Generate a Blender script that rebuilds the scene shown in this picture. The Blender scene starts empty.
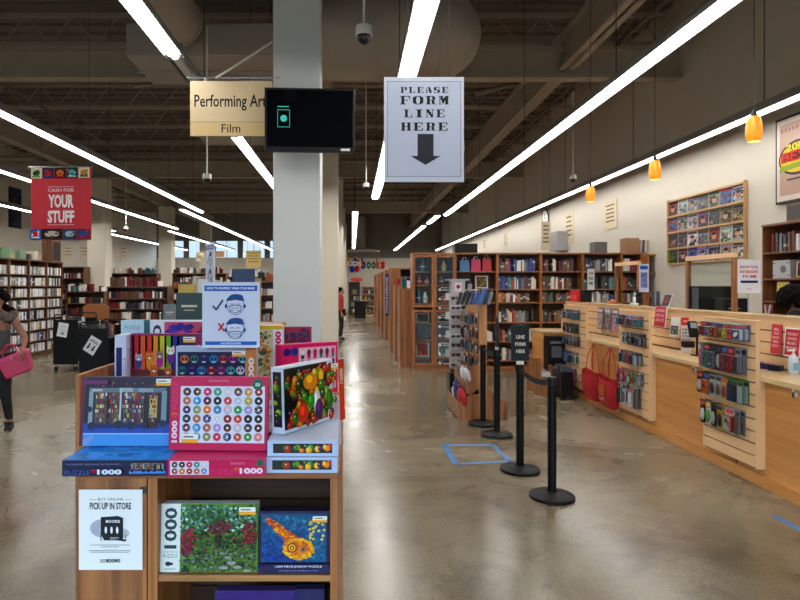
import bpy, bmesh, math, random
from mathutils import Vector, Matrix, Euler
rnd = random.Random(7)
C = bpy.context.scene.collection
PI = math.pi
F, CX, CY, H = 600.0, 352.0, 286.0, 1.7
def Xp(px, Y): return (px - CX) / F * Y
def Zp(py, Y): return H - (py - CY) / F * Y
def Yx(px, X): return X * F / (px - CX)
def lin(c):
    o = []
    for v in c[:3]:
        v = v / 255.0
        o.append(v / 12.92 if v <= 0.04045 else ((v + 0.055) / 1.055) ** 2.4)
    return (o[0], o[1], o[2], 1.0)
# ------------------------------------------------------------------ materials
MATS = {}
def base_mat(name):
    m = bpy.data.materials.new(name); m.use_nodes = True
    nt = m.node_tree; b = nt.nodes['Principled BSDF']
    return m, nt, b
def mat(name, col, rough=0.5, metal=0.0, spec=0.5, var=0.0, scale=8.0, bump=0.0, emis=None, es=0.0, trans=0.0, coat=0.0):
    if name in MATS: return MATS[name]
    m, nt, b = base_mat(name)
    b.inputs['Base Color'].default_value = lin(col)
    b.inputs['Roughness'].default_value = rough
    b.inputs['Metallic'].default_value = metal
    b.inputs['Specular IOR Level'].default_value = spec
    if coat: b.inputs['Coat Weight'].default_value = coat; b.inputs['Coat Roughness'].default_value = 0.08
    if trans: b.inputs['Transmission Weight'].default_value = trans
    if emis:
        b.inputs['Emission Color'].default_value = lin(emis); b.inputs['Emission Strength'].default_value = es
    if var or bump:
        tc = nt.nodes.new('ShaderNodeTexCoord'); n = nt.nodes.new('ShaderNodeTexNoise')
        n.inputs['Scale'].default_value = scale; n.inputs['Detail'].default_value = 5
        nt.links.new(tc.outputs['Object'], n.inputs['Vector'])
        if var:
            mx = nt.nodes.new('ShaderNodeMix'); mx.data_type = 'RGBA'
            l = lin(col)
            mx.inputs['A'].default_value = tuple(v * (1 - var) for v in l[:3]) + (1,)
            mx.inputs['B'].default_value = tuple(min(1, v * (1 + var)) for v in l[:3]) + (1,)
            nt.links.new(n.outputs['Fac'], mx.inputs['Factor']); nt.links.new(mx.outputs['Result'], b.inputs['Base Color'])
        if bump:
            bp = nt.nodes.new('ShaderNodeBump'); bp.inputs['Strength'].default_value = bump; bp.inputs['Distance'].default_value = 0.01
            nt.links.new(n.outputs['Fac'], bp.inputs['Height']); nt.links.new(bp.outputs['Normal'], b.inputs['Normal'])
    MATS[name] = m
    return m
def wood(name, c1, c2, axis='z', scale=1.0, rough=0.42, c3=None):
    if name in MATS: return MATS[name]
    m, nt, b = base_mat(name)
    tc = nt.nodes.new('ShaderNodeTexCoord'); mp = nt.nodes.new('ShaderNodeMapping')
    s = {'x': (1.2, 22, 22), 'y': (22, 1.2, 22), 'z': (22, 22, 1.2)}[axis]
    mp.inputs['Scale'].default_value = tuple(v * scale for v in s)
    n = nt.nodes.new('ShaderNodeTexNoise'); n.inputs['Scale'].default_value = 1.0; n.inputs['Detail'].default_value = 6; n.inputs['Distortion'].default_value = 0.8
    n2 = nt.nodes.new('ShaderNodeTexNoise'); n2.inputs['Scale'].default_value = 0.35; n2.inputs['Detail'].default_value = 3
    oi = nt.nodes.new('ShaderNodeObjectInfo')
    va = nt.nodes.new('ShaderNodeVectorMath'); va.operation = 'ADD'
    nt.links.new(tc.outputs['Object'], mp.inputs['Vector']); nt.links.new(mp.outputs['Vector'], va.inputs[0])
    sc = nt.nodes.new('ShaderNodeMath'); sc.operation = 'MULTIPLY'; sc.inputs[1].default_value = 37.0
    nt.links.new(oi.outputs['Random'], sc.inputs[0]); nt.links.new(sc.outputs[0], va.inputs[1])
    nt.links.new(va.outputs[0], n.inputs['Vector']); nt.links.new(va.outputs[0], n2.inputs['Vector'])
    r = nt.nodes.new('ShaderNodeValToRGB'); r.color_ramp.elements[0].position = 0.32; r.color_ramp.elements[1].position = 0.68
    r.color_ramp.elements[0].color = lin(c1); r.color_ramp.elements[1].color = lin(c2)
    nt.links.new(n.outputs['Fac'], r.inputs['Fac'])
    mx = nt.nodes.new('ShaderNodeMix'); mx.data_type = 'RGBA'; mx.blend_type = 'MULTIPLY'; mx.inputs['Factor'].default_value = 0.35
    r2 = nt.nodes.new('ShaderNodeValToRGB'); r2.color_ramp.elements[0].color = (0.45, 0.42, 0.4, 1); r2.color_ramp.elements[1].color = (1, 1, 1, 1)
    r2.color_ramp.elements[0].position = 0.3; r2.color_ramp.elements[1].position = 0.6
    nt.links.new(n2.outputs['Fac'], r2.inputs['Fac'])
    nt.links.new(r.outputs['Color'], mx.inputs['A']); nt.links.new(r2.outputs['Color'], mx.inputs['B'])
    nt.links.new(mx.outputs['Result'], b.inputs['Base Color'])
    b.inputs['Roughness'].default_value = rough
    bp = nt.nodes.new('ShaderNodeBump'); bp.inputs['Strength'].default_value = 0.15; bp.inputs['Distance'].default_value = 0.003
    nt.links.new(n.outputs['Fac'], bp.inputs['Height']); nt.links.new(bp.outputs['Normal'], b.inputs['Normal'])
    MATS[name] = m
    return m
def print_mat(name, rough, coat=0.0):
    m, nt, b = base_mat(name)
    a = nt.nodes.new('ShaderNodeVertexColor'); a.layer_name = 'Col'
    g = nt.nodes.new('ShaderNodeGamma'); g.inputs['Gamma'].default_value = 1.22; hs = nt.nodes.new('ShaderNodeHueSaturation'); hs.inputs['Saturation'].default_value = 1.12
    nt.links.new(a.outputs['Color'], g.inputs['Color']); nt.links.new(g.outputs['Color'], hs.inputs['Color']); nt.links.new(hs.outputs['Color'], b.inputs['Base Color']); b.inputs['Roughness'].default_value = rough; b.inputs['Specular IOR Level'].default_value = 0.3
    if coat: b.inputs['Coat Weight'].default_value = coat; b.inputs['Coat Roughness'].default_value = 0.12
    MATS[name] = m
    return m
PRINT = print_mat('printed_paper', 0.45); PRINTG = print_mat('glossy_print', 0.38, 0.08); PRINTM = print_mat('matte_print', 0.7)
def spine_mat(name, rough, bandc, amount):
    m, nt, b = base_mat(name); N = nt.nodes.new; L = nt.links.new
    oi = N('ShaderNodeObjectInfo'); tc = N('ShaderNodeTexCoord'); sep = N('ShaderNodeSeparateXYZ')
    L(tc.outputs['Generated'], sep.inputs[0])
    # label band whose height differs per copy
    a = N('ShaderNodeMath'); a.operation = 'MULTIPLY_ADD'; a.inputs[1].default_value = 0.5; a.inputs[2].default_value = 0.3
    L(oi.outputs['Random'], a.inputs[0])
    d = N('ShaderNodeMath'); d.operation = 'COMPARE'; d.inputs[2].default_value = 0.09
    L(sep.outputs['Z'], d.inputs[0]); L(a.outputs[0], d.inputs[1])
    g = N('ShaderNodeMath'); g.operation = 'MULTIPLY'; g.inputs[1].default_value = 7.3
    fr = N('ShaderNodeMath'); fr.operation = 'FRACT'; L(oi.outputs['Random'], g.inputs[0]); L(g.outputs[0], fr.inputs[0])
    gt = N('ShaderNodeMath'); gt.operation = 'LESS_THAN'; gt.inputs[1].default_value = amount; L(fr.outputs[0], gt.inputs[0])
    mu = N('ShaderNodeMath'); mu.operation = 'MULTIPLY'; L(d.outputs[0], mu.inputs[0]); L(gt.outputs[0], mu.inputs[1])
    # lettering-like marks
    ns = N('ShaderNodeTexNoise'); ns.inputs['Scale'].default_value = 1.0
    mp = N('ShaderNodeMapping'); mp.inputs['Scale'].default_value = (3, 1, 30); L(tc.outputs['Generated'], mp.inputs[0]); L(mp.outputs[0], ns.inputs['Vector'])
    tg = N('ShaderNodeMath'); tg.operation = 'GREATER_THAN'; tg.inputs[1].default_value = 0.56; L(ns.outputs['Fac'], tg.inputs[0])
    mx = N('ShaderNodeMix'); mx.data_type = 'RGBA'; mx.inputs['B'].default_value = lin(bandc)
    sc = N('ShaderNodeMath'); sc.operation = 'MULTIPLY'; sc.inputs[1].default_value = 0.75; L(mu.outputs[0], sc.inputs[0])
    L(sc.outputs[0], mx.inputs['Factor']); L(oi.outputs['Color'], mx.inputs['A'])
    mx2 = N('ShaderNodeMix'); mx2.data_type = 'RGBA'; mx2.inputs['B'].default_value = (0.35, 0.33, 0.3, 1)
    s2 = N('ShaderNodeMath'); s2.operation = 'MULTIPLY'; s2.inputs[1].default_value = 0.5; L(tg.outputs[0], s2.inputs[0])
    L(s2.outputs[0], mx2.inputs['Factor']); L(mx.outputs['Result'], mx2.inputs['A'])
    L(mx2.outputs['Result'], b.inputs['Base Color']); b.inputs['Roughness'].default_value = rough
    MATS[name] = m
    return m
SPINE = spine_mat('book_cover_cloth', 0.5, (225, 215, 190), 0.3); DVDM = spine_mat('disc_case_sleeve', 0.3, (240, 240, 240), 0.7)
PAGES = mat('paper_pages', (225, 214, 190), 0.8)
# ------------------------------------------------------------------ mesh builder
def tag(o, label=None, cat=None, group=None, kind=None):
    if label: o['label'] = label
    if cat: o['category'] = cat
    if group: o['group'] = group
    if kind: o['kind'] = kind
    return o
class MB:
    def __init__(s): s.v = []; s.f = []; s.m = []; s.c = []; s.col = None
    def add(s, vs, fs, mi=0, col=None):
        o = len(s.v); s.v += [tuple(p) for p in vs]; s.f += [tuple(i + o for i in f) for f in fs]
        s.m += [mi] * len(fs); s.c += [col or (200, 200, 200)] * len(fs)
        return s
    def box(s, x0, x1, y0, y1, z0, z1, mi=0, col=None, M=None):
        vs = [(x, y, z) for x in (x0, x1) for y in (y0, y1) for z in (z0, z1)]
        if M is not None: vs = [M @ Vector(p) for p in vs]
        return s.add(vs, [(0, 1, 3, 2), (4, 6, 7, 5), (0, 4, 5, 1), (2, 3, 7, 6), (0, 2, 6, 4), (1, 5, 7, 3)], mi, col)
    def cyl(s, a, b, r, n=12, mi=0, r2=None, col=None, cap=True):
        a = Vector(a); b = Vector(b); d = (b - a).normalized(); r2 = r if r2 is None else r2
        u = d.orthogonal().normalized(); w = d.cross(u)
        vs = []
        for p, rr in ((a, r), (b, r2)):
            for i in range(n):
                t = 2 * PI * i / n; vs.append(p + (u * math.cos(t) + w * math.sin(t)) * rr)
        fs = [(i, (i + 1) % n, n + (i + 1) % n, n + i) for i in range(n)]
        if cap: fs += [tuple(range(n))[::-1], tuple(range(n, 2 * n))]
        return s.add(vs, fs, mi, col)
    def tube(s, pts, r, n=8, mi=0, col=None):
        for a, b in zip(pts, pts[1:]): s.cyl(a, b, r, n, mi, col=col)
        return s
    def lathe(s, prof, n=24, mi=0, c=(0, 0, 0), col=None, sx=1, sy=1):
        vs = []; k = len(prof)
        for i in range(n):
            t = 2 * PI * i / n
            for r, z in prof: vs.append((c[0] + r * math.cos(t) * sx, c[1] + r * math.sin(t) * sy, c[2] + z))
        fs = [(i * k + j, ((i + 1) % n) * k + j, ((i + 1) % n) * k + j + 1, i * k + j + 1) for i in range(n) for j in range(k - 1)]
        return s.add(vs, fs, mi, col)
    def prism(s, poly, y0, y1, mi=0, col=None, M=None):   # poly in x,z, extruded along y
        n = len(poly); vs = [(x, y0, z) for x, z in poly] + [(x, y1, z) for x, z in poly]
        if M is not None: vs = [M @ Vector(p) for p in vs]
        return s.add(vs, [tuple(range(n)), tuple(range(2 * n - 1, n - 1, -1))] + [(i, n + i, n + (i + 1) % n, (i + 1) % n) for i in range(n)], mi, col)
    def ell(s, c, r, mi=0, n=12, k=8, col=None, M=None):
        vs = []
        for j in range(k + 1):
            t = PI * j / k
            for i in range(n):
                a = 2 * PI * i / n; vs.append((c[0] + r[0] * math.sin(t) * math.cos(a), c[1] + r[1] * math.sin(t) * math.sin(a), c[2] + r[2] * math.cos(t)))
        if M is not None: vs = [M @ Vector(p) for p in vs]
        return s.add(vs, [(j * n + i, (j + 1) * n + i, (j + 1) * n + (i + 1) % n, j * n + (i + 1) % n) for j in range(k) for i in range(n)], mi, col)
    def mesh(s, name, mats, colors=False, smooth=False, fix=True):
        me = bpy.data.meshes.new(name); me.from_pydata(s.v, [], s.f)
        for m in mats: me.materials.append(m)
        if len(mats) > 1: me.polygons.foreach_set('material_index', s.m)
        if colors:
            at = me.color_attributes.new('Col', 'FLOAT_COLOR', 'CORNER'); buf = []
            for p, c in zip(s.f, s.c): buf += list(lin(c)) * len(p)
            at.data.foreach_set('color', buf)
        if fix:
            bm = bmesh.new(); bm.from_mesh(me); bmesh.ops.recalc_face_normals(bm, faces=bm.faces); bm.to_mesh(me); bm.free()
        if smooth: me.polygons.foreach_set('use_smooth', [True] * len(me.polygons))
        me.update()
        return me
    def build(s, name, mats, parent=None, loc=(0, 0, 0), rot=(0, 0, 0), bevel=0, smooth=False, colors=False, fix=True):
        if not isinstance(mats, (list, tuple)): mats = [mats]
        o = bpy.data.objects.new(name, s.mesh(name, mats, colors, smooth, fix)); C.objects.link(o)
        o.location = loc; o.rotation_euler = rot
        if parent: o.parent = parent
        if bevel:
            b = o.modifiers.new('b', 'BEVEL'); b.width = bevel; b.segments = 2; b.limit_method = 'ANGLE'
        if smooth and not bevel:
            try: o.data.set_sharp_from_angle(angle=0.7)
            except Exception: pass
        return o
def thing(name, label, cat, loc=(0, 0, 0), rotz=0, group=None, rot=None):
    o = bpy.data.objects.new(name, None); C.objects.link(o); o.empty_display_size = 0.1
    o.location = loc; o.rotation_euler = rot or (0, 0, rotz)
    return tag(o, label, cat, group)
def copy_tree(o, loc=None, rot=None, label=None, group=None, parent=None):
    c = o.copy(); C.objects.link(c); c.parent = parent
    if loc is not None: c.location = loc
    if rot is not None: c.rotation_euler = rot
    if label: c['label'] = label
    if group: c['group'] = group
    for ch in list(o.children):
        d = ch.copy(); C.objects.link(d); d.parent = c
        for g in list(ch.children):
            e = g.copy(); C.objects.link(e); e.parent = d
    return c
def struct(name, mb, m, **k):
    return tag(mb.build(name, m, **k), kind='structure')
# ------------------------------------------------------------------ printed artwork (flat polygons on a real sheet)
TXT = {}
def text_polys(s, bold=0.0, mono=False):
    key = (s, bold)
    if key not in TXT:
        cu = bpy.data.curves.new('t', 'FONT'); cu.body = s; cu.size = 1; cu.offset = bold; cu.resolution_u = 2
        ob = bpy.data.objects.new('t', cu); me = ob.to_mesh()
        vs = [(v.co.x, v.co.y) for v in me.vertices]; fs = [tuple(p.vertices) for p in me.polygons]
        ob.to_mesh_clear(); bpy.data.objects.remove(ob); bpy.data.curves.remove(cu)
        x0 = min(v[0] for v in vs); x1 = max(v[0] for v in vs); y0 = min(v[1] for v in vs); y1 = max(v[1] for v in vs)
        TXT[key] = ([(v[0] - x0, v[1] - y0) for v in vs], fs, x1 - x0, y1 - y0)
    return TXT[key]
class Art(MB):
    """a printed sheet in local x (right) and z (up), facing -y"""
    def __init__(s, step=0.0003): super().__init__(); s.l = 0; s.step = step
    def poly(s, pts, col, up=1):
        s.l += up; y = -s.l * s.step
        s.add([(x, y, z) for x, z in pts], [tuple(range(len(pts)))], 0, col); return s
    def rect(s, x0, z0, x1, z1, col, up=1): return s.poly([(x0, z0), (x1, z0), (x1, z1), (x0, z1)], col, up)
    def disc(s, x, z, rx, rz, col, n=14, up=1, a0=0, a1=2 * PI):
        return s.poly([(x + rx * math.cos(a0 + (a1 - a0) * i / n), z + rz * math.sin(a0 + (a1 - a0) * i / n)) for i in range(n + (0 if a1 - a0 > 6.2 else 1))], col, up)
    def line(s, pts, w, col, up=1):
        s.l += up; y = -s.l * s.step
        for (ax, az), (bx, bz) in zip(pts, pts[1:]):
            d = Vector((bx - ax, bz - az)); n = Vector((-d.y, d.x)).normalized() * w / 2 if d.length else Vector((0, w / 2))
            s.add([(ax + n.x, y, az + n.y), (ax - n.x, y, az - n.y), (bx - n.x, y, bz - n.y), (bx + n.x, y, bz + n.y)], [(0, 1, 2, 3)], 0, col)
        return s
    def text(s, t, cx, z, h, w, col, bold=0.0, vert=False, up=1):
        """fits t into width w and height h; cx is its middle (x), z its bottom; vert turns it a quarter left"""
        vs, fs, tw, th = text_polys(t, bold); s.l += up; y = -s.l * s.step
        if w is None: w = tw / th * h
        if vert: P = [(cx + h / 2 - v[1] / th * h, y, z + v[0] / tw * w) for v in vs]
        else: P = [(cx - w / 2 + v[0] / tw * w, y, z + v[1] / th * h) for v in vs]
        s.add(P, fs, 0, col); return s
    def paint(s, x0, z0, x1, z1, fn, n, size, seed=1, asp=1.0):
        r = random.Random(seed); s.rect(x0, z0, x1, z1, fn((0.5), (0.5), r))
        for i in range(n):
            u, v = r.random(), r.random(); q = size * r.uniform(.5, 1.3)
            x = x0 + q + u * max(0.0001, (x1 - x0 - 2 * q)); z = z0 + q + v * max(0.0001, (z1 - z0 - 2 * q))
            k = r.choice((4, 5, 6)); ph = r.random() * 6
            if i % 12 == 0: s.l += 1
            y = -s.l * s.step - (i % 12) * s.step / 13
            s.add([(x + q * asp * math.cos(ph + 2 * PI * j / k) if asp < 1 else x + q * math.cos(ph + 2 * PI * j / k), y, z + q * .8 * math.sin(ph + 2 * PI * j / k)) for j in range(k)], [tuple(range(k))], 0, fn(u, v, r))
        s.l += 1; return s
    def put(s, name, parent=None, m=None, loc=(0, 0, 0), rot=(0, 0, 0)):
        return s.build(name, m or PRINT, parent, loc, rot, colors=True, fix=False)
def vary(c, r, a=25):
    d = r.uniform(-a, a)
    return tuple(max(0, min(255, v + d + r.uniform(-a, a) * .35)) for v in c)
# woods and shared materials
OAK = wood('oak_wood_upright', (122, 68, 30), (184, 116, 60), 'z'); OAKX = wood('oak_wood_level', (122, 68, 30), (184, 116, 60), 'x')
PINE = wood('pine_board', (104, 58, 26), (182, 116, 64), 'z', 0.8); PINEX = wood('pine_shelf', (122, 78, 40), (178, 122, 70), 'x', 0.8)
DARKW = wood('dark_back_panel', (52, 34, 24), (82, 56, 38), 'x', 1.0)
BIRCH = wood('birch_counter', (200, 132, 66), (222, 158, 88), 'y', 0.5, 0.4)
MAPLE = mat('maple_slat', (232, 188, 138), 0.4, var=0.08, scale=6); LEDGE = mat('ledge_laminate', (216, 184, 136), 0.25, var=0.08, scale=10)
WALN = wood('walnut_case', (84, 48, 26), (122, 76, 44), 'z'); WALNX = wood('walnut_shelf', (84, 48, 26), (118, 72, 42), 'y')
BLACK = mat('black_plastic', (12, 12, 13), 0.4, spec=.3); BLACKM = mat('black_powder_coat', (8, 8, 9), 0.5, spec=.2); RUBBER = mat('rubber', (12, 12, 12), 0.8)
STEEL = mat('brushed_steel', (170, 170, 172), 0.3, 1.0); DSTEEL = mat('dark_steel', (60, 58, 56), 0.5, 0.4); WHITE = mat('white_paint', (228, 226, 220), 0.5)
GROOVE = mat('slat_groove', (58, 42, 30), 0.7); WHITEP = mat('white_card', (235, 234, 232), 0.6)
def glass_mat(name, tint=(255, 255, 255), refl=0.1):
    m = bpy.data.materials.new(name); m.use_nodes = True; nt = m.node_tree; nt.nodes.clear()
    o = nt.nodes.new('ShaderNodeOutputMaterial'); t = nt.nodes.new('ShaderNodeBsdfTransparent'); g = nt.nodes.new('ShaderNodeBsdfGlossy')
    t.inputs['Color'].default_value = lin(tint); g.inputs['Roughness'].default_value = 0.03
    fr = nt.nodes.new('ShaderNodeMath'); fr.operation = 'MULTIPLY_ADD'; fr.inputs[1].default_value = .35; fr.inputs[2].default_value = .02
    lw = nt.nodes.new('ShaderNodeLayerWeight'); lw.inputs['Blend'].default_value = .2; pw = nt.nodes.new('ShaderNodeMath'); pw.operation = 'POWER'; pw.inputs[1].default_value = 3.0
    nt.links.new(lw.outputs['Facing'], pw.inputs[0]); nt.links.new(pw.outputs[0], fr.inputs[0]); mx = nt.nodes.new('ShaderNodeMixShader')
    nt.links.new(fr.outputs[0], mx.inputs[0]); nt.links.new(t.outputs[0], mx.inputs[1]); nt.links.new(g.outputs[0], mx.inputs[2]); nt.links.new(mx.outputs[0], o.inputs[0])
    MATS[name] = m
    return m
GLASS = glass_mat('clear_glass', (240, 245, 243))
# ================================================================== THE ROOM
XL, XR, YF, YB, ZC = -13.0, 6.0, -5.0, 40.0, 7.0
def floor_mat():
    m, nt, b = base_mat('polished_concrete'); N = nt.nodes.new; L = nt.links.new
    tc = N('ShaderNodeTexCoord')
    def noise(sc, det, dist=0.0, rg=0.6):
        n = N('ShaderNodeTexNoise'); n.inputs['Scale'].default_value = sc; n.inputs['Detail'].default_value = det; n.inputs['Distortion'].default_value = dist; n.inputs['Roughness'].default_value = rg
        L(tc.outputs['Object'], n.inputs['Vector']); return n
    def ramp(src, stops):
        r = N('ShaderNodeValToRGB'); e = r.color_ramp.elements
        while len(e) < len(stops): e.new(0.5)
        for i, (p, c) in enumerate(stops): e[i].position = p; e[i].color = lin(c) if len(c) == 3 and max(c) > 1 else (c[0], c[0], c[0], 1)
        L(src, r.inputs['Fac']); return r
    def mul(a, bb, fac):
        x = N('ShaderNodeMix'); x.data_type = 'RGBA'; x.blend_type = 'MULTIPLY'; x.inputs['Factor'].default_value = fac
        L(a, x.inputs['A']); L(bb, x.inputs['B']); return x.outputs['Result']
    n1 = noise(0.45, 6, 0.6); r1 = ramp(n1.outputs['Fac'], [(0.34, (98, 84, 62)), (0.5, (124, 110, 86)), (0.66, (146, 133, 108))])
    n2 = noise(2.2, 8, 1.2, 0.7); r2 = ramp(n2.outputs['Fac'], [(0.33, (0.55,)), (0.5, (0.95,)), (0.75, (1.0,))])
    n3 = noise(70, 3); r3 = ramp(n3.outputs['Fac'], [(0.36, (0.45,)), (0.47, (1.0,)), (0.66, (1.0,))])
    c = mul(r1.outputs['Color'], r2.outputs['Color'], 0.8); c = mul(c, r3.outputs['Color'], 0.6)
    # aggregate exposed in broad worn areas
    n5 = noise(0.8, 3, 0.3); r5 = ramp(n5.outputs['Fac'], [(0.5, (0.0,)), (0.6, (1.0,))])
    v2 = N('ShaderNodeTexVoronoi'); v2.inputs['Scale'].default_value = 55; L(tc.outputs['Object'], v2.inputs['Vector'])
    r6 = ramp(v2.outputs['Distance'], [(0.1, (0.5,)), (0.35, (1.0,))])
    x = N('ShaderNodeMix'); x.data_type = 'RGBA'; x.blend_type = 'MULTIPLY'; L(r5.outputs['Color'], x.inputs['Factor']); L(c, x.inputs['A']); L(r6.outputs['Color'], x.inputs['B']); c = x.outputs['Result']
    # hairline cracks
    wob = N('ShaderNodeTexNoise'); wob.inputs['Scale'].default_value = 1.7; wob.inputs['Detail'].default_value = 8; L(tc.outputs['Object'], wob.inputs['Vector'])
    ad = N('ShaderNodeMix'); ad.data_type = 'RGBA'; ad.blend_type = 'ADD'; ad.inputs['Factor'].default_value = 1.0
    L(tc.outputs['Object'], ad.inputs['A']); L(wob.outputs['Color'], ad.inputs['B'])
    v = N('ShaderNodeTexVoronoi'); v.feature = 'DISTANCE_TO_EDGE'; v.inputs['Scale'].default_value = 0.42; L(ad.outputs['Result'], v.inputs['Vector'])
    rc = ramp(v.outputs['Distance'], [(0.0, (0.35,)), (0.0022, (1.0,))]); n4 = noise(0.5, 2); r4 = ramp(n4.outputs['Fac'], [(0.5, (0.0,)), (0.58, (1.0,))])
    x = N('ShaderNodeMix'); x.data_type = 'RGBA'; x.blend_type = 'MULTIPLY'; L(r4.outputs['Color'], x.inputs['Factor']); L(c, x.inputs['A']); L(rc.outputs['Color'], x.inputs['B']); c = x.outputs['Result']
    L(c, b.inputs['Base Color'])
    mr = N('ShaderNodeMapRange'); mr.inputs['From Min'].default_value = 0.3; mr.inputs['From Max'].default_value = 0.7; mr.inputs['To Min'].default_value = 0.17; mr.inputs['To Max'].default_value = 0.32
    L(n1.outputs['Fac'], mr.inputs['Value']); L(mr.outputs[0], b.inputs['Roughness'])
    b.inputs['Specular IOR Level'].default_value = 0.65
    bp = N('ShaderNodeBump'); bp.inputs['Strength'].default_value = 0.03; bp.inputs['Distance'].default_value = 0.01
    nb = noise(3.5, 2); L(nb.outputs['Fac'], bp.inputs['Height']); L(bp.outputs['Normal'], b.inputs['Normal'])
    return m
struct('floor', MB().box(XL - .2, XR + .2, YF - .2, YB + .2, -0.1, 0), floor_mat())
WALLW = mat('wall_white_paint', (200, 193, 178), 0.75, var=0.03, scale=3); WALLG = mat('wall_grey_paint', (120, 112, 104), 0.8, var=0.06, scale=2)
WALLB = mat('corrugated_grey_panel', (118, 113, 106), 0.6)
struct('wall_right', MB().box(XR, XR + .2, YF, YB, 0, ZC), WALLW)
struct('wall_left', MB().box(XL - .2, XL, YF, YB, 0, ZC), WALLW)
# back wall with clerestory openings
bw = MB(); WX = [(-12.7, -11.2), (-10.9, -9.4), (-9.1, -7.6), (-7.3, -5.8), (-5.5, -4.0)]
bw.box(XL, XR, YB, YB + .2, 0, 3.55)
struct('wall_back', bw, WALLW)
ub = MB(); ub.box(XL, XR, YB, YB + .2, 4.75, ZC); x = XL
for a, b_ in WX + [(XR, XR)]:
    ub.box(x, a, YB, YB + .2, 3.55, 4.75); x = b_
k = -4.0
while k < XR:
    ub.box(k, k + .03, YB - .04, YB, 3.6, ZC); k += .6
struct('wall_back_upper', ub, WALLB)
for i, (a, b_) in enumerate(WX):
    f = MB()
    for q in (a, (a + b_) / 2 - .02, b_ - .04): f.box(q, q + .04, YB + .02, YB + .08, 3.55, 4.75)
    f.box(a, b_, YB + .02, YB + .08, 3.55, 3.6).box(a, b_, YB + .02, YB + .08, 4.7, 4.75)
    w = struct('window_%d' % (i + 1), f, STEEL); MB().box(a, b_, YB + .045, YB + .05, 3.6, 4.7).build('pane', GLASS, w)
# storefront behind the viewer
fr = MB(); WF = [(-12.6, -9.2), (-8.9, -5.5), (-5.2, -1.8), (-1.5, 1.9), (2.2, 5.6)]
fr.box(XL, XR, YF - .2, YF, 4.2, ZC).box(XL, XR, YF - .2, YF, 0, .35); x = XL
for a, b_ in WF + [(XR, XR)]:
    fr.box(x, a, YF - .2, YF, .35, 4.2); x = b_
struct('wall_front', fr, WALLW)
for i, (a, b_) in enumerate(WF):
    f = MB()
    for q in (a, (a + b_) / 2 - .03, b_ - .06): f.box(q, q + .06, YF - .15, YF - .05, .35, 4.2)
    f.box(a, b_, YF - .15, YF - .05, .35, .41).box(a, b_, YF - .15, YF - .05, 4.14, 4.2)
    w = struct('window_%d' % (i + 6), f, DSTEEL); MB().box(a, b_, YF - .11, YF - .1, .41, 4.14).build('pane', GLASS, w)
# ceiling deck, joists, girders
DECK = mat('painted_metal_deck', (112, 103, 94), 0.75, var=0.15, scale=1.5); JOIST = mat('painted_joist', (164, 152, 136), 0.7, var=0.1, scale=3)
dk = MB().box(XL - .2, XR + .2, YF - .2, YB + .2, ZC, ZC + .15)
y = YF
while y < YB:
    dk.box(XL, XR, y, y + .18, ZC - .05, ZC); y += .45
struct('ceiling', dk, DECK)
y = -2.5
while y < YB - .5:
    j = MB()
    for z0 in (6.85, 6.3): j.box(XL, XR, y - .05, y - .012, z0, z0 + .07).box(XL, XR, y + .012, y + .05, z0, z0 + .07)
    x = XL; up = True
    while x < XR - .3:
        a, b_ = (x, 6.33), (x + .45, 6.89)
        if not up: a, b_ = (x, 6.89), (x + .45, 6.33)
        j.cyl((a[0], y, a[1]), (b_[0], y, b_[1]), .013, 4); x += .45; up = not up
    struct('ceiling_beam', j, JOIST); y += 2.0
for x in (-9.26, -.573, 3.9):
    g = MB().box(x - .14, x + .14, YF, YB, 6.22, 6.27).box(x - .14, x + .14, YF, YB, 5.62, 5.67).box(x - .02, x + .02, YF, YB, 5.62, 6.27)
    struct('ceiling_girder_beam', g, JOIST)
for y in (11, 21, 31):
    struct('ceiling_cross_beam', MB().box(XL, XR, y - .12, y + .12, 5.45, 5.5).box(XL, XR, y - .02, y + .02, 5.0, 5.5).box(XL, XR, y - .12, y + .12, 4.98, 5.03) if 0 else MB().box(XL, XR, y - .12, y + .12, 6.0, 6.05).box(XL, XR, y - .02, y + .02, 5.5, 6.0).box(XL, XR, y - .12, y + .12, 5.48, 5.53), JOIST)
# knee braces running diagonally under the deck
for (x, y) in ((2.6, 8), (2.6, 12.5), (-4.4, 7), (-4.4, 12), (2.2, 18)):
    struct('ceiling_brace_beam', MB().tube([(x, y, 5.7), (x + 1.3, y + 1.6, 6.5)], .05, 6), JOIST)
for (x, z) in ((-3.3, 6.15), (1.9, 6.1), (4.9, 6.15), (-7.6, 6.1)):
    p = MB().cyl((x, YF, z), (x, YB, z), .035, 8)
    y = 2.0
    while y < 38:
        p.cyl((x, y, z), (x, y, z - .12), .012, 6).cyl((x, y, z - .12), (x, y, z - .13), .03, 8); y += 3.4
    tag(p.build('sprinkler_pipe', mat('pipe_paint', (110, 100, 90), .6)), {-3.3: 'thin painted sprinkler pipe over the puzzle display side of the aisle', 1.9: 'thin painted sprinkler pipe running above the queue posts', 4.9: 'thin painted sprinkler pipe above the long service counter', -7.6: 'thin painted sprinkler pipe above the disc shelves'}[x], 'pipe')
# columns
COLW = mat('column_paint', (206, 209, 208), 0.55, var=0.03, scale=2); COLC = mat('column_cream_paint', (214, 207, 188), 0.6, var=0.03, scale=2)
for i, y in enumerate((6.2, 14.2, 22.2, 30.2, 38.0)):
    struct('column', MB().box(-.816, -.33, y, y + .486, 0, 5.64), COLW if i == 0 else COLC, bevel=.008)
for y in (13.7, 21.7, 29.7, 37.7):
    struct('column', MB().box(-9.58, -8.94, y, y + .64, 0, 5.64), COLC, bevel=.01)
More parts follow.
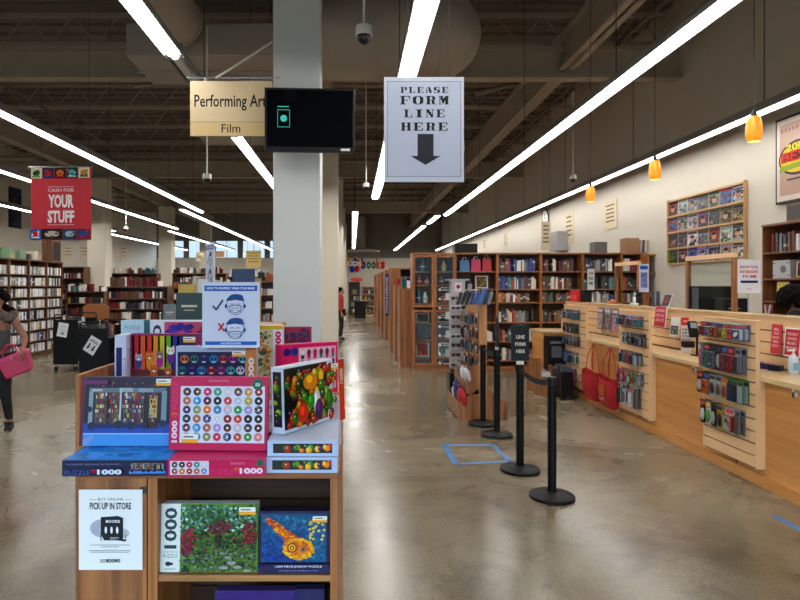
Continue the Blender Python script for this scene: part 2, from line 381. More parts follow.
# ducts
DUCT = mat('galvanised_duct_paint', (166, 158, 146), 0.55, 0.2, var=0.1, scale=2)
def duct(label, segs, r, parts=None):
    t = thing('air_duct', label, 'duct')
    m = MB()
    for a, b_ in segs: m.cyl(a, b_, r, 28)
    m.build('duct_body', DUCT, t, smooth=True)
    for a, b_ in segs:
        a = Vector(a); b_ = Vector(b_); n = max(2, int((b_ - a).length / 1.2)); d = (b_ - a).normalized()
        for i in range(n + 1):
            p = a + (b_ - a) * i / n; MB().cyl(p - d * .03, p + d * .03, r + .02, 28).build('joint_band', DUCT, t, smooth=True)
    s = MB()
    for a, b_ in segs:
        p = (Vector(a) + Vector(b_)) / 2; s.cyl((p.x, p.y, p.z + r), (p.x, p.y, 6.9), .01, 6)
    s.build('hanger_rod', DSTEEL, t)
    return t
t = duct('large round grey duct elbow ending above the hanging queue notice', [((-.6, 9.4, 5.62), (1.35, 9.4, 5.62))], .66)
MB().ell((1.35, 9.4, 5.62), (.66, .655, .655), n=28, k=14).build('end_cap', DUCT, t, smooth=True)
t = duct('large round duct running along the ceiling above the film section', [((-2.55, 3.0, 5.55), (-2.55, 8.7, 5.55))], .36)
t2 = thing('air_duct', 'flat rectangular duct box hanging beyond the round duct', 'duct')
MB().box(-3.4, -.9, 9.0, 10.3, 5.15, 5.65).build('duct_body', DUCT, t2, bevel=.02)
MB().box(-3.43, -.87, 9.6, 9.66, 5.12, 5.68).build('joint_band', DUCT, t2)
for q in (-3, -1.3): MB().cyl((q, 9.6, 5.68), (q, 9.6, 6.9), .01, 6).build('hanger_rod', DSTEEL, t2)
t3 = thing('air_duct', 'second flat duct box lower down beyond the first', 'duct')
MB().box(-3.1, -.9, 11.6, 12.8, 4.7, 5.1).build('duct_body', DUCT, t3, bevel=.02)
for q in (-2.8, -1.2): MB().cyl((q, 12, 5.1), (q, 12, 6.9), .01, 6).build('hanger_rod', DSTEEL, t3)
MB().box(-2.9, -1.1, 11.59, 11.6, 4.78, 5.02).build('joint_band', DUCT, t3)
t4 = thing('ceiling_air_diffuser', 'round ceiling air diffuser on a duct drop at the far end', 'vent', (.5, 38.5, 3.9))
MB().cyl((0, 0, .2), (0, 0, 2.2), .4, 16).build('duct_drop', DUCT, t4, smooth=True); MB().lathe([(0, .02), (1.3, .0), (1.3, .06), (.4, .22)], 24).build('diffuser_plate', DUCT, t4, smooth=True)
# ------------------------------------------------------------------ strip lights
TUBE = mat('lit_tube', (255, 255, 255), .5, emis=(255, 253, 250), es=15.0); TUBEW = mat('lit_tube_warm', (255, 255, 255), .5, emis=(255, 253, 250), es=15.0)
OFFT = mat('unlit_tube', (215, 215, 210), .3); HOUS = mat('fixture_housing', (150, 148, 144), .45, .2)
def strip(label, x, z, y0, y1, w=.15, lit=True, seg=2.44, q0=1.2):
    w *= .82
    t = thing('strip_light', label, 'light', (x, y0, z), 0, 'long strip lights under the ceiling'); L = y1 - y0
    MB().box(-w / 2 - .03, w / 2 + .03, 0, L, .03, .045).box(-w / 2 - .03, -w / 2 - .022, 0, L, -.02, .045).box(w / 2 + .022, w / 2 + .03, 0, L, -.02, .045).box(-.045, .045, 0, L, .045, .11).box(-w / 2 - .03, w / 2 + .03, -.01, 0, -.005, .11).box(-w / 2 - .03, w / 2 + .03, L, L + .01, -.005, .11).build('housing', HOUS, t)
    n = max(1, round(L / seg)); s = L / n
    for i in range(n):
        a, b_ = i * s + .02, (i + 1) * s - .02
        prof = [(-w / 2, .012), (-w / 2 + .02, -.02), (-w / 4, -.032), (0, -.035), (w / 4, -.032), (w / 2 - .02, -.02), (w / 2, .012)]
        MB().prism(prof, a, b_).build('tube', TUBE if lit else OFFT, t)
    q = q0
    while q < L: MB().cyl((0, q, .11), (0, q, 6.85 - z), .006, 5).build('suspension_cable', DSTEEL, t); q += 3.66
    return t
strip('long bright strip light over the queue posts between notice and counter', 3.02, 4.0, 2.0, 19.4, .17)
strip('long bright strip light closest to the white wall, above the amber pendants', 5.4, 4.0, 3.0, 38.5, .15)
strip('wide bright strip light running behind the hanging queue notice', .6, 4.0, 1.5, 15.7, .19, q0=2.4)
strip('distant strip light over the middle of the aisle', .1, 4.0, 18.6, 36.5, .17)
strip('short strip light beyond the end of the queue light', 2.8, 4.0, 19.6, 22.0, .17)
strip('far strip light leading towards the children books wall', 2.75, 4.0, 23.0, 38.5, .17)
strip('strip light ending in front of the film section sign', -1.77, 4.0, 2.2, 5.95, .16)
strip('unlit strip light above the film section sign', -1.77, 4.0, 5.98, 9.2, .14, False)
strip('strip light between the film sign and the grey pillar', -1.77, 4.0, 9.25, 24, .16)
strip('strip light passing above the red banner', -4.65, 4.0, 3.0, 18.6, .16)
strip('far strip light continuing beyond the one over the red banner', -5.1, 4.0, 18.0, 38.0, .17)
strip('strip light seen behind the red banner', -7.0, 4.0, 5.0, 24.0, .16)
strip('far strip light over the distant bookshelves, next to cream pillars', -7.6, 4.0, 25.0, 38.5, .16)
strip('strip light above the disc shelves', -9.9, 4.0, 8.0, 25.0, .16)
strip('far strip light close to the side wall beyond the disc shelves', -10.6, 4.0, 26.0, 38.5, .16)
# ------------------------------------------------------------------ world and camera
w = bpy.data.worlds.new('World'); bpy.context.scene.world = w; w.use_nodes = True
bg = w.node_tree.nodes['Background']; bg.inputs['Strength'].default_value = 11.0
_n = w.node_tree.nodes; _tc = _n.new('ShaderNodeTexCoord'); _sp = _n.new('ShaderNodeSeparateXYZ'); _rp = _n.new('ShaderNodeValToRGB')
w.node_tree.links.new(_tc.outputs['Generated'], _sp.inputs[0]); w.node_tree.links.new(_sp.outputs['Z'], _rp.inputs['Fac']); w.node_tree.links.new(_rp.outputs['Color'], bg.inputs['Color'])
_rp.color_ramp.elements[0].position = 0.0; _rp.color_ramp.elements[0].color = (0.05, 0.05, 0.05, 1); _rp.color_ramp.elements[1].position = 0.02; _rp.color_ramp.elements[1].color = (0.05, 0.062, 0.085, 1)
for _p, _c in ((0.09, (0.05, 0.062, 0.085, 1)), (0.3, (0.62, 0.76, 0.98, 1))): _e = _rp.color_ramp.elements.new(_p); _e.color = _c
cam = bpy.data.cameras.new('camera'); co = bpy.data.objects.new('camera', cam); C.objects.link(co)
co.location = (0, 0, H); co.rotation_euler = (PI / 2, 0, 0); cam.sensor_width = 36; cam.lens = 27; cam.shift_x = .06; cam.shift_y = -.0175; cam.clip_start = .05; cam.clip_end = 200
sc = bpy.context.scene; sc.camera = co
sc.view_settings.view_transform = 'Standard'; sc.view_settings.look = 'None'; sc.view_settings.gamma = 1; sc.view_settings.use_curve_mapping = False; sc.view_settings.exposure = 0.68
sc.cycles.use_denoising = True
try: sc.cycles.denoiser = 'OPENIMAGEDENOISE'
except Exception: pass
sc.cycles.max_bounces = 8; sc.cycles.diffuse_bounces = 5; sc.cycles.transparent_max_bounces = 12; sc.cycles.sample_clamp_indirect = 6
# ================================================================== SIGNS OVERHEAD
def cord(m, x, y, z0, z1, r=.004): return m.cyl((x, y, z0), (x, y, z1), r, 6)
# film section sign
sy = 6.08; x0, x1, z0, z1 = Xp(190, sy), Xp(272, sy), Zp(136, sy), Zp(81, sy); W = x1 - x0; Hh = z1 - z0
t = thing('section_sign', 'cream section sign reading Performing Arts above Film, beside the pillar screen', 'sign', ((x0 + x1) / 2, sy, z0))
MB().box(-W / 2, W / 2, 0, .015, 0, Hh).build('board', mat('sign_cream', (214, 190, 148), .55), t, bevel=.002)
a = Art(.0004); cr = (24, 20, 18)
a.rect(-W / 2 + .004, .006, W / 2 - .004, .135, (222, 199, 158)); a.rect(-W / 2 + .004, .14, W / 2 - .004, .144, (110, 92, 66))
a.text('Performing Arts', .015, .255, .165, W * .93, cr, .014); a.text('Film', 0, .035, .085, None, (60, 50, 40), .005)
a.put('lettering', t, loc=(0, -.0005, 0))
m = MB().cyl((-W / 2 - .03, .008, Hh + .035), (W / 2 + .08, .008, Hh + .035), .008, 8)
for q in (-W / 2 + .15, W / 2 - .2): m.cyl((q, .008, Hh), (q, .008, Hh + .035), .005, 6)
m.build('hanger_bar', STEEL, t)
bx = -(x0 + x1) / 2
MB().cyl((Xp(218, 6.2) + bx, .008, Zp(78, sy) - z0), (-.83 + bx, .17, Zp(40, 6.2) - z0), .012, 8).build('brace', WHITE, t)
# queue notice
sy = 4.2; x0, x1, z0, z1 = Xp(384, sy), Xp(464, sy), Zp(182, sy), Zp(77, sy); W = x1 - x0; Hh = z1 - z0
t = thing('hanging_poster', 'large white notice reading PLEASE FORM LINE HERE with a down arrow', 'sign', ((x0 + x1) / 2, sy, z0), math.radians(0))
MB().box(-W / 2, W / 2, 0, .006, 0, Hh).build('board', mat('notice_white', (206, 212, 228), .5), t)
a = Art(.0004); bl = (84, 98, 140); K = (22, 22, 28)
a.rect(-W / 2 + .022, .035, W / 2 - .022, Hh - .03, bl); a.rect(-W / 2 + .025, .038, W / 2 - .025, Hh - .033, (206, 212, 228))
SL = {  # fat slab letters: stems, hairlines and serif bars in a unit box
 'P': [(0, 0, .5, .09), (.12, 0, .4, 1), (0, .91, .75, 1), (.68, .52, .95, .95), (.4, .44, .85, .52)],
 'L': [(0, 0, .95, .09), (.12, 0, .42, 1), (0, .91, .55, 1), (.84, 0, .95, .36)],
 'E': [(0, 0, .95, .09), (.12, 0, .42, 1), (0, .91, .93, 1), (.84, 0, .95, .32), (.82, .7, .93, 1), (.42, .46, .7, .54), (.64, .34, .7, .66)],
 'A': [(0, 0, .38, .09), (.55, 0, 1, .09), (.14, 0, .22, .5), (.2, .3, .3, .85), (.26, .28, .62, .36), (.36, .8, .62, 1), (.5, .3, .78, .9), (.62, 0, .92, .5)],
 'S': [(.05, 0, .15, .34), (.1, 0, .8, .1), (.6, .06, .95, .48), (.1, .42, .85, .58), (.05, .5, .4, .92), (.2, .9, .8, 1), (.82, .68, .92, 1)],
 'F': [(0, 0, .58, .09), (.12, 0, .42, 1), (0, .91, .95, 1), (.84, .66, .95, 1), (.42, .46, .7, .54), (.64, .34, .7, .66)],
 'O': [(.0, .2, .32, .8), (.06, .08, .36, .3), (.06, .7, .36, .92), (.25, 0, .75, .09), (.25, .91, .75, 1), (.68, .2, 1, .8), (.64, .08, .94, .3), (.64, .7, .94, .92)],
 'R': [(0, 0, .5, .09), (.12, 0, .4, 1), (0, .91, .72, 1), (.62, .55, .9, .94), (.4, .46, .8, .54), (.58, .06, .84, .5), (.7, 0, 1, .09)],
 'M': [(0, 0, .3, .08), (.09, 0, .17, 1), (0, .92, .3, 1), (.2, .5, .42, 1), (.32, .15, .56, .7), (.5, .4, .68, .85), (.64, 0, .92, 1), (.56, 0, 1, .08), (.66, .92, 1, 1)],
 'I': [(.1, 0, .9, .09), (.3, 0, .7, 1), (.1, .91, .9, 1)],
 'N': [(0, 0, .34, .08), (.12, 0, .2, 1), (0, .92, .4, 1), (.18, .55, .48, 1), (.36, .3, .66, .72), (.56, 0, .86, .45), (.78, .08, .86, 1), (.66, .92, 1, 1)],
 'H': [(0, 0, .42, .09), (.08, 0, .36, 1), (0, .91, .42, 1), (.58, 0, 1, .09), (.64, 0, .92, 1), (.58, .91, 1, 1), (.3, .45, .7, .53)]}
def slab(a, s, cx, z, h, w, gap=.28):
    n = len(s); cw = w / (n + (n - 1) * gap); x = cx - w / 2
    for ch in s:
        for (p, q, r, v) in SL[ch]: a.rect(x + p * cw, z + q * h, x + r * cw, z + v * h, K, 0)
        x += cw * (1 + gap)
s_ = Hh / 105.0
a.l += 1
for word, py0, py1, wd in (('PLEASE', 87, 93, 48), ('FORM', 96, 104.5, 49), ('LINE', 109.5, 117.5, 41), ('HERE', 122.5, 130.8, 47)):
    slab(a, word, (424.5 - 424) * s_, (182 - py1) * s_ - 0.0, (py1 - py0) * s_, wd * s_, .22)
ax = 1.5 * s_
a.poly([(ax - 8 * s_, 48 * s_), (ax + 8 * s_, 48 * s_), (ax + 8 * s_, 26 * s_), (ax + 15 * s_, 26 * s_), (ax, 17 * s_), (ax - 15 * s_, 26 * s_), (ax - 8 * s_, 26 * s_)], (58, 60, 68))
a.put('lettering', t, loc=(0, -.0005, 0))
MB().cyl((W * .32, .003, Hh), (W * .32, .003, 3.95 - z0), .0025, 5).build('cord', DSTEEL, t)
MB().cyl((-W * .2, .003, Hh), (-W * .2, .003, 3.95 - z0), .0025, 5).build('cord', DSTEEL, t)
# red banner
sy = 7.0; x0, x1, z0, z1 = Xp(30, sy), Xp(92, sy), Zp(240, sy), Zp(167, sy); W = x1 - x0; Hh = z1 - z0
t = thing('hanging_banner', 'red hanging banner reading CASH FOR YOUR STUFF with cover pictures', 'banner', ((x0 + x1) / 2, sy, z0), math.radians(-3))
MB().box(-W / 2, W / 2, 0, .006, 0, Hh).build('cloth', mat('banner_red', (196, 22, 42), .6), t)
a = Art(.0005)
a.text('CASH FOR', 0, Hh * .66, Hh * .045, W * .43, (235, 225, 225), .01); a.text('YOUR', 0, Hh * .44, Hh * .185, W * .42, (240, 234, 234), .04); a.text('STUFF', 0, Hh * .235, Hh * .17, W * .44, (240, 234, 234), .04)
a.rect(-W * .22, Hh * .725, W * .22, Hh * .732, (230, 200, 200)); a.rect(-W * .22, Hh * .205, W * .22, Hh * .212, (230, 200, 200))
def little(a, x0, z0, x1, z1, c1, c2, c3, seed):
    r = random.Random(seed); a.rect(x0, z0, x1, z1, c1); w = x1 - x0; h = z1 - z0
    a.disc(x0 + w * .5, z0 + h * .5, w * .34, h * .3, c2); a.rect(x0 + w * .12, z0 + h * .1, x0 + w * .88, z0 + h * .24, c3)
    for i in range(5): a.disc(x0 + w * r.uniform(.15, .85), z0 + h * r.uniform(.2, .85), w * .09, h * .08, vary(c3, r, 60), 7)
for i, (c1, c2, c3) in enumerate([((215, 210, 190), (40, 40, 40), (120, 160, 100)), ((60, 40, 70), (180, 40, 50), (60, 90, 150)), ((20, 18, 16), (210, 120, 40), (180, 30, 40)), ((30, 60, 70), (70, 150, 160), (180, 200, 190)), ((225, 215, 190), (190, 150, 90), (90, 110, 90))]):
    little(a, -W / 2 + .003 + i * W / 5, Hh * .845, -W / 2 - .003 + (i + 1) * W / 5 - .008, Hh * .99, c1, c2, c3, i)
q = -W / 2
for i, (f, c1, c2, c3) in enumerate([(.19, (40, 100, 170), (210, 60, 60), (225, 230, 235)), (.36, (30, 22, 20), (200, 195, 185), (80, 50, 30)), (.24, (50, 90, 120), (170, 190, 200), (90, 60, 30)), (.21, (110, 60, 80), (60, 90, 160), (180, 60, 70))]):
    little(a, q + .003, Hh * .01, q + f * W - .003, Hh * .15, c1, c2, c3, 20 + i); q += f * W
a.put('printing', t, PRINTM, loc=(0, -.001, 0))
MB().cyl((-W / 2 - .03, .003, Hh), (W / 2 + .01, .003, Hh), .009, 8).build('hanger_bar', STEEL, t)
MB().cyl((-W / 2 + .06, .003, Hh), (.25, .003, 3.97 - z0), .003, 5).build('cord', DSTEEL, t)
MB().cyl((W / 2 - .03, .003, Hh), (W / 2 - .03, .003, 3.97 + 2 - z0), .003, 5).build('cord', DSTEEL, t)
# screen on the pillar
sy = 5.9; x0, x1, z0, z1 = Xp(265, sy), Xp(355, sy), Zp(152, sy), Zp(89, sy); W = x1 - x0; Hh = z1 - z0
t = thing('wall_tv', 'black flat screen mounted on the grey pillar showing a small teal icon', 'screen', ((x0 + x1) / 2, sy, z0), math.radians(2), rot=(math.radians(3), 0, math.radians(3)))
MB().box(-W / 2, W / 2, 0, .055, 0, Hh).build('casing', BLACK, t, bevel=.006)
SCR = mat('dark_screen', (4, 6, 12), .05, spec=.3)
MB().box(-W / 2 + .022, W / 2 - .022, -.002, .001, .05, Hh - .022).build('screen', SCR, t)
m_ = mat('lit_screen_icon', (20, 60, 55), .4, emis=(50, 170, 150), es=.7)
k = MB(); cx, cz = -W / 2 + W * .21, Hh * .52
for a0 in range(8):
    t0 = a0 * PI / 4; k.box(-.012, .012, -.004, -.003, .018, .032, M=Matrix.Translation((cx, 0, cz)) @ Matrix.Rotation(t0, 4, 'Y'))
k.cyl((cx, -.004, cz), (cx, -.003, cz), .024, 16)
for (p, q, r, s2) in ((-.06, -.085, .06, -.08), (-.06, .08, .06, .085), (-.06, -.08, -.056, .08), (.056, -.08, .06, .08)): k.box(cx + p, cx + r, -.0035, -.003, cz + q, cz + s2)
k.box(cx - .06, cx + .05, -.0035, -.003, cz + .11, cz + .118); k.build('screen_icon', m_, t)
MB().box(W / 2 - .14, W / 2 - .05, -.003, -.002, .012, .035).build('sticker', WHITEP, t)
MB().box(-.12, .12, .055, .25, Hh * .3, Hh * .7).build('bracket', DSTEEL, t)
# ceiling cameras
def dome(label, px, py, Y, s=1.0, top=5.6):
    x, z = Xp(px, Y), Zp(py, Y)
    t = thing('security_camera', label, 'camera', (x, Y, z), 0, 'ceiling security cameras')
    MB().lathe([(0, .09 * s), (.075 * s, .09 * s), (.08 * s, .0), (0, 0)], 20).build('housing', WHITE, t, smooth=True)
    MB().ell((0, 0, -.005), (.066 * s, .066 * s, .075 * s), n=16, k=10).build('dome_lens', mat('smoked_dome', (30, 32, 36), .08), t, smooth=True)
    MB().cyl((0, 0, .09 * s), (0, 0, top - z), .012, 8).build('drop_pole', WHITE, t)
dome('white dome camera hanging to the side of the grey pillar, highest and biggest', 364, 36, 5.6, 1.0, 5.9)
dome('white dome camera hanging under the film section sign', 207, 179, 9.0, .85)
dome('small white dome camera hanging past the pillar over the aisle', 366, 187, 11.5, .8)
dome('small white dome camera above the long counter strip light', 573, 179, 12.0, .85, 5.6)
dome('tiny white dome camera above the distant bookshelves', 126, 229, 19, .9)
# ------------------------------------------------------------------ boards hanging or fixed far away
CREAM = mat('sign_cream_far', (206, 190, 158), .7)
def farsign(name, label, cx, y, z0, w, h, rz=0, col=None, rows=5, fixed=False, cat='sign'):
    t = thing(name, label, cat, (cx, y, z0), rz)
    MB().box(-w / 2, w / 2, 0, .01, 0, h).build('board', CREAM if col is None else mat('board_%d_%d_%d' % col, col, .6), t)
    a = Art(.001); r = random.Random(int(cx * 100 + y))
    for i in range(rows):
        q = w * r.uniform(.25, .36); zz = h * (.82 - i * .7 / rows)
        a.rect(-q, zz, q, zz + h * .045, (104, 96, 84), 0)
    a.put('printed_lines', t, PRINTM, loc=(0, -.002, 0))
    if not fixed:
        for q in (-w * .4, w * .4): MB().cyl((q, .005, h), (q, .005, 5.6 - z0), .004, 5).build('cord', DSTEEL, t)
    return t
for (px0, px1, py0, py1, lab) in ((603, 616, 201, 229, 'beige notice on the white wall above the books stacked on shelves'), (564, 573, 212, 244, 'beige notice on the white wall between clock and amber pendant'), (503, 507, 232, 250, 'tiny beige notice high on the wall beyond the tall bookcases'), (482, 486, 239, 251, 'farthest tiny beige notice on the wall over the glass cabinet')):
    ya, yb_ = Yx(px1, 5.97), Yx(px0, 5.97); ym = (ya + yb_) / 2
    farsign('wall_notice', lab, 5.985, ym, Zp(py1, ym), yb_ - ya, Zp(py0, ym) - Zp(py1, ym), -PI / 2, fixed=True)
farsign('hanging_notice', 'narrow beige notice hanging in front of the wall clock', Xp(546, 13), 13, Zp(250, 13), .2, .62)
farsign('hanging_notice', 'yellow category board hanging beside the grey pillar over far shelves', Xp(253.5, 24), 24, Zp(267, 24), .6, .66, col=(214, 186, 112), rows=4)
farsign('hanging_notice', 'small orange category board hanging beyond the tall mask poster', Xp(219, 27), 27, Zp(257, 27), .5, .26, col=(196, 150, 100), rows=1)
for (px, py0, py1, lab) in ((68, 246, 260, 'small beige notice on the far side wall, nearest the disc shelves'), (85, 246, 260, 'small beige notice on the side wall left of the first cream pillar'), (110, 242, 262, 'beige notice on the side wall just past the first cream pillar'), (124, 246, 262, 'grey notice on the side wall, farther past the first cream pillar')):
    y = Yx(px, -12.97); farsign('wall_notice', lab, -12.985, y, Zp(py1, y), .9, Zp(py0, y) - Zp(py1, y), PI / 2, fixed=True, rows=3)
farsign('wall_notice', 'small grey notice above the children section end shelf', Xp(200, 30), 30.0, Zp(262, 30), .4, .5, fixed=False, rows=2)
# wall clock
y = Yx(545, 5.97)
t = thing('wall_clock', 'round black wall clock on the white wall above the bookcases', 'clock', (5.97, y, Zp(219, y)), -PI / 2)
MB().cyl((0, 0, 0), (0, .03, 0), .3, 28).build('rim', BLACK, t); MB().cyl((0, -.005, 0), (0, 0, 0), .26, 28).build('face', WHITEP, t)
MB().box(-.01, .01, -.012, -.006, 0, .2).build('minute_hand', BLACK, t); MB().box(0, .13, -.012, -.006, -.01, .01).build('hour_hand', BLACK, t)
y = 17.0
tag(MB().box(5.7, 6.0, y - .35, y + .35, Zp(251, y), Zp(232, y)).build('electrical_box', mat('box_grey', (150, 150, 150), .5), bevel=.01), 'grey wall box under the clock', 'box')
# left wall poster
y = Yx(15.5, -12.97)
t = thing('wall_poster', 'tall dark blue framed poster high on the side wall beside the red banner', 'poster', (-12.97, y, Zp(228, y)), PI / 2)
hh = Zp(188, y) - Zp(228, y); MB().box(-.42, .42, 0, .04, 0, hh).build('frame', BLACK, t)
a = Art(.002); a.paint(-.38, .04, .38, hh - .04, lambda u, v, r: vary([(30, 40, 70), (60, 90, 130), (120, 80, 60), (20, 20, 34)][int(r.random() * 4)], r), 60, .12, 3); a.put('picture', t, loc=(0, -.002, 0))
# framed anniversary poster
x = 5.97; ya = Yx(777, x); z0, z1 = Zp(205, ya), Zp(121, ya); wd = .86
t = thing('wall_poster', 'framed award poster reading 2009 BEST high on the wall above the staff bookcase', 'poster', (x - .02, ya - wd / 2, z0), -PI / 2); hh = z1 - z0
MB().box(-wd / 2, wd / 2, 0, .04, 0, hh).build('frame', BLACK, t)
a = Art(.001); a.rect(-wd / 2 + .03, .03, wd / 2 - .03, hh - .03, (214, 204, 196)); a.rect(-wd / 2 + .09, .1, wd / 2 - .09, hh - .1, (188, 160, 146))
a.disc(.0, hh * .5, wd * .42, hh * .2, (20, 18, 18), 26); a.disc(0, hh * .5, wd * .39, hh * .17, (226, 190, 50), 26)
a.text('2009', 0, hh * .585, hh * .085, wd * .5, (20, 18, 18), .1); a.text('2009', 0, hh * .587, hh * .08, wd * .5, (236, 206, 60), .03)
a.text('BEST', 0, hh * .465, hh * .12, wd * .72, (20, 18, 18), .1); a.text('BEST', 0, hh * .467, hh * .115, wd * .7, (206, 44, 40), .03)
a.poly([(-wd * .4, hh * .36), (wd * .38, hh * .4), (wd * .4, hh * .45), (-wd * .38, hh * .43)], (150, 166, 60)); a.rect(-wd * .22, hh * .25, wd * .3, hh * .27, (70, 70, 90))
for i in range(9): a.rect(-wd * .35 + i * wd * .08, hh * .82, -wd * .31 + i * wd * .08, hh * .86, (150, 110, 110), 0)
a.put('picture', t, PRINTG, loc=(0, -.002, 0))
# amber pendants
AMB = mat('amber_glass_lit', (236, 150, 40), .25, var=.5, scale=18, emis=(255, 140, 25), es=.45); AMB2 = mat('lit_bulb_glass', (255, 220, 140), .3, emis=(255, 196, 90), es=1.6)
for px, py, lab in ((754, 129, 'amber glass pendant closest to the framed award poster'), (655, 170, 'amber glass pendant in the middle, above the wall magazine rack'), (590.5, 194, 'amber glass pendant farthest along the counter')):
    y = Yx(px, 3.7); z = Zp(py, y)
    t = thing('pendant_lamp', lab, 'lamp', (3.7, y, z), 0, 'amber pendants over the counter')
    MB().lathe([(.025, .118), (.045, .112), (.062, .065), (.07, .0), (.068, -.056), (.054, -.112), (.05, -.115)], 24).build('lamp_shade', AMB, t, smooth=True)
    MB().ell((0, 0, .0), (.035, .035, .06)).build('bulb', AMB2, t, smooth=True)
    MB().cyl((0, 0, -.117), (0, 0, -.11), .05, 20).build('lower_lens', AMB2, t)
    MB().cyl((0, 0, .12), (0, 0, .18), .03, 12, r2=.012).build('cap', BLACK, t); MB().cyl((0, 0, .18), (0, 0, 6.8 - z), .004, 6).build('cord', BLACK, t)
# children section letters on the far wall
yy = YB - .03; t = thing('wall_lettering', 'colourful letters spelling books on the far white wall', 'lettering', (Xp(377, yy), yy, Zp(269, yy)))
for i, (ch, c, px) in enumerate((('b', (30, 60, 170), 363.5), ('o', (40, 140, 70), 368.7), ('o', (30, 130, 150), 373.6), ('k', (220, 110, 40), 378.2), ('s', (210, 50, 50), 382.8))):
    a = Art(.004); a.text(ch, Xp(px, yy) - Xp(377, yy), 0, .72 if ch in 'bk' else .5, .3, c, .05); a.put('letter', t, PRINTM)
t = thing('wall_lettering', 'multicoloured kids emblem of overlapping shapes beside the word books', 'lettering', (Xp(354, yy), yy, Zp(264, yy)))
a = Art(.004); r = random.Random(3)
for i in range(14): a.disc(r.uniform(-.4, .5), r.uniform(-.4, .4), .16, .2, [(220, 60, 60), (60, 150, 80), (60, 80, 190), (230, 170, 50), (140, 70, 160)][i % 5], 8)
a.text('KIDS', 0, -.15, .35, 1.0, (245, 245, 245), .05); a.put('emblem', t, PRINTM)
# ================================================================== PUZZLE DISPLAY
TT = 1.04
def unit_front():
    t = thing('display_shelf', 'waist high oak display unit holding the puzzle boxes', 'shelf unit', (0, 0, 0))
    xa, xb, y0, y1 = -.977, -.05, 2.14, 2.6
    MB().box(xa - .004, xb + .004, y0 - .006, y1, TT - .026, TT).build('top_board', OAKX, t, bevel=.003)
    MB().box(xa, xa + .245, y0, y0 + .02, .09, TT - .026).build('end_panel', PINE, t, bevel=.002)
    MB().box(xa + .249, xa + .284, y0 - .002, y1, 0, TT - .026).build('side_panel', OAK, t, bevel=.002)
    MB().box(xb - .028, xb, y0, y1, 0, TT - .026).build('side_panel', OAK, t, bevel=.002)
    MB().box(xa, xa + .02, y0 + .02, y1, 0, TT - .026).build('side_panel', OAK, t)
    for z in (.665, .3, .06): MB().box(xa + .284, xb - .028, y0 + .005, y1 - .02, z - .022, z).build('shelf', PINEX, t, bevel=.002)
    b = MB(); z = .04
    while z < TT - .05: b.box(xa + .02, xb - .028, y1 - .02, y1, z, min(z + .118, TT - .03)); z += .125
    b.build('back_panel', DARKW, t); MB().box(xa, xa + .249, y0 + .01, y1, 0, .09).build('plinth', OAKX, t)
    MB().box(xa + .222, xa + .245, y0 - .004, y0 - .001, .96, .985).build('hinge_plate', DSTEEL, t)
unit_front()
t = thing('display_shelf', 'oak display unit joined behind, raised higher with sloping side boards', 'shelf unit')
xa, xb, y0, y1 = -1.2, -.05, 2.6, 3.25
MB().box(xa + .02, xb - .02, y0, y1, 1.165, 1.19).build('top_board', OAKX, t, bevel=.002)
MB().box(xa, xa + .02, y0, y1, 0, 1.315).build('side_panel', OAK, t, bevel=.003); MB().box(xb - .02, xb, y0, y1, 0, 1.19).build('side_panel', OAK, t, bevel=.003)
MB().box(xa + .02, xb - .02, y0, y0 + .02, 0, 1.165).build('front_panel', OAK, t)
MB().box(xa + .02, xb - .02, y1 - .02, y1, 0, 1.165).build('back_panel', OAK, t)
# flyer on the unit
W, Hh = .226, .285
t = thing('flyer', 'white flyer reading BUY ONLINE PICK UP IN STORE taped to the oak unit', 'flyer', (Xp(110.5, 2.13), 2.132, Zp(570, 2.13)))
MB().box(-W / 2, W / 2, -.001, 0, 0, Hh).build('paper_sheet', WHITEP, t)
a = Art(.0003); kk = (34, 34, 38)
a.text('BUY ONLINE', 0, Hh * .865, Hh * .032, W * .4, (90, 90, 94)); a.rect(-W * .33, Hh * .875, -W * .23, Hh * .88, (130, 130, 130)); a.rect(W * .23, Hh * .875, W * .33, Hh * .88, (130, 130, 130))
a.text('PICK UP IN STORE', 0, Hh * .755, Hh * .085, W * .65, kk, .02)
a.disc(-W * .12, Hh * .52, W * .2, Hh * .115, (186, 188, 196), 24); a.disc(W * .17, Hh * .46, W * .13, Hh * .06, (200, 202, 208), 20)
a.poly([(-W * .15, Hh * .66), (W * .12, Hh * .675), (W * .2, Hh * .65), (W * .2, Hh * .4), (W * .17, Hh * .37), (-W * .1, Hh * .37), (-W * .15, Hh * .46)], kk)
a.text('BOOKS', W * .04, Hh * .59, Hh * .035, W * .22, (235, 235, 238), .03)
for i in range(6): a.disc(-W * .07 + i * W * .045, Hh * .5, W * .02, Hh * .045, (235, 235, 238) if i % 2 == 0 else kk, 8)
a.rect(W * .0, Hh * .385, W * .14, Hh * .415, (150, 152, 160)); a.rect(-W * .15, Hh * .37, -W * .135, Hh * .47, kk); a.rect(W * .24, Hh * .385, W * .25, Hh * .45, kk); a.poly([(W * .08, Hh * .38), (W * .24, Hh * .36), (W * .26, Hh * .385), (W * .1, Hh * .4)], kk)
for i, (q, z) in enumerate(((.31, .315), (.14, .292), (.33, .245), (.3, .225))): a.rect(-W * q, Hh * z, W * q, Hh * (z + .007), (150, 150, 155), 0)
a.text('HALF', -W * .115, Hh * .125, Hh * .018, W * .08, kk, .02); a.text('PRICE', -W * .115, Hh * .1, Hh * .018, W * .08, kk, .02); a.text('BOOKS', W * .05, Hh * .1, Hh * .045, W * .22, kk, .03)
a.put('printing', t, loc=(0, -.0012, 0))
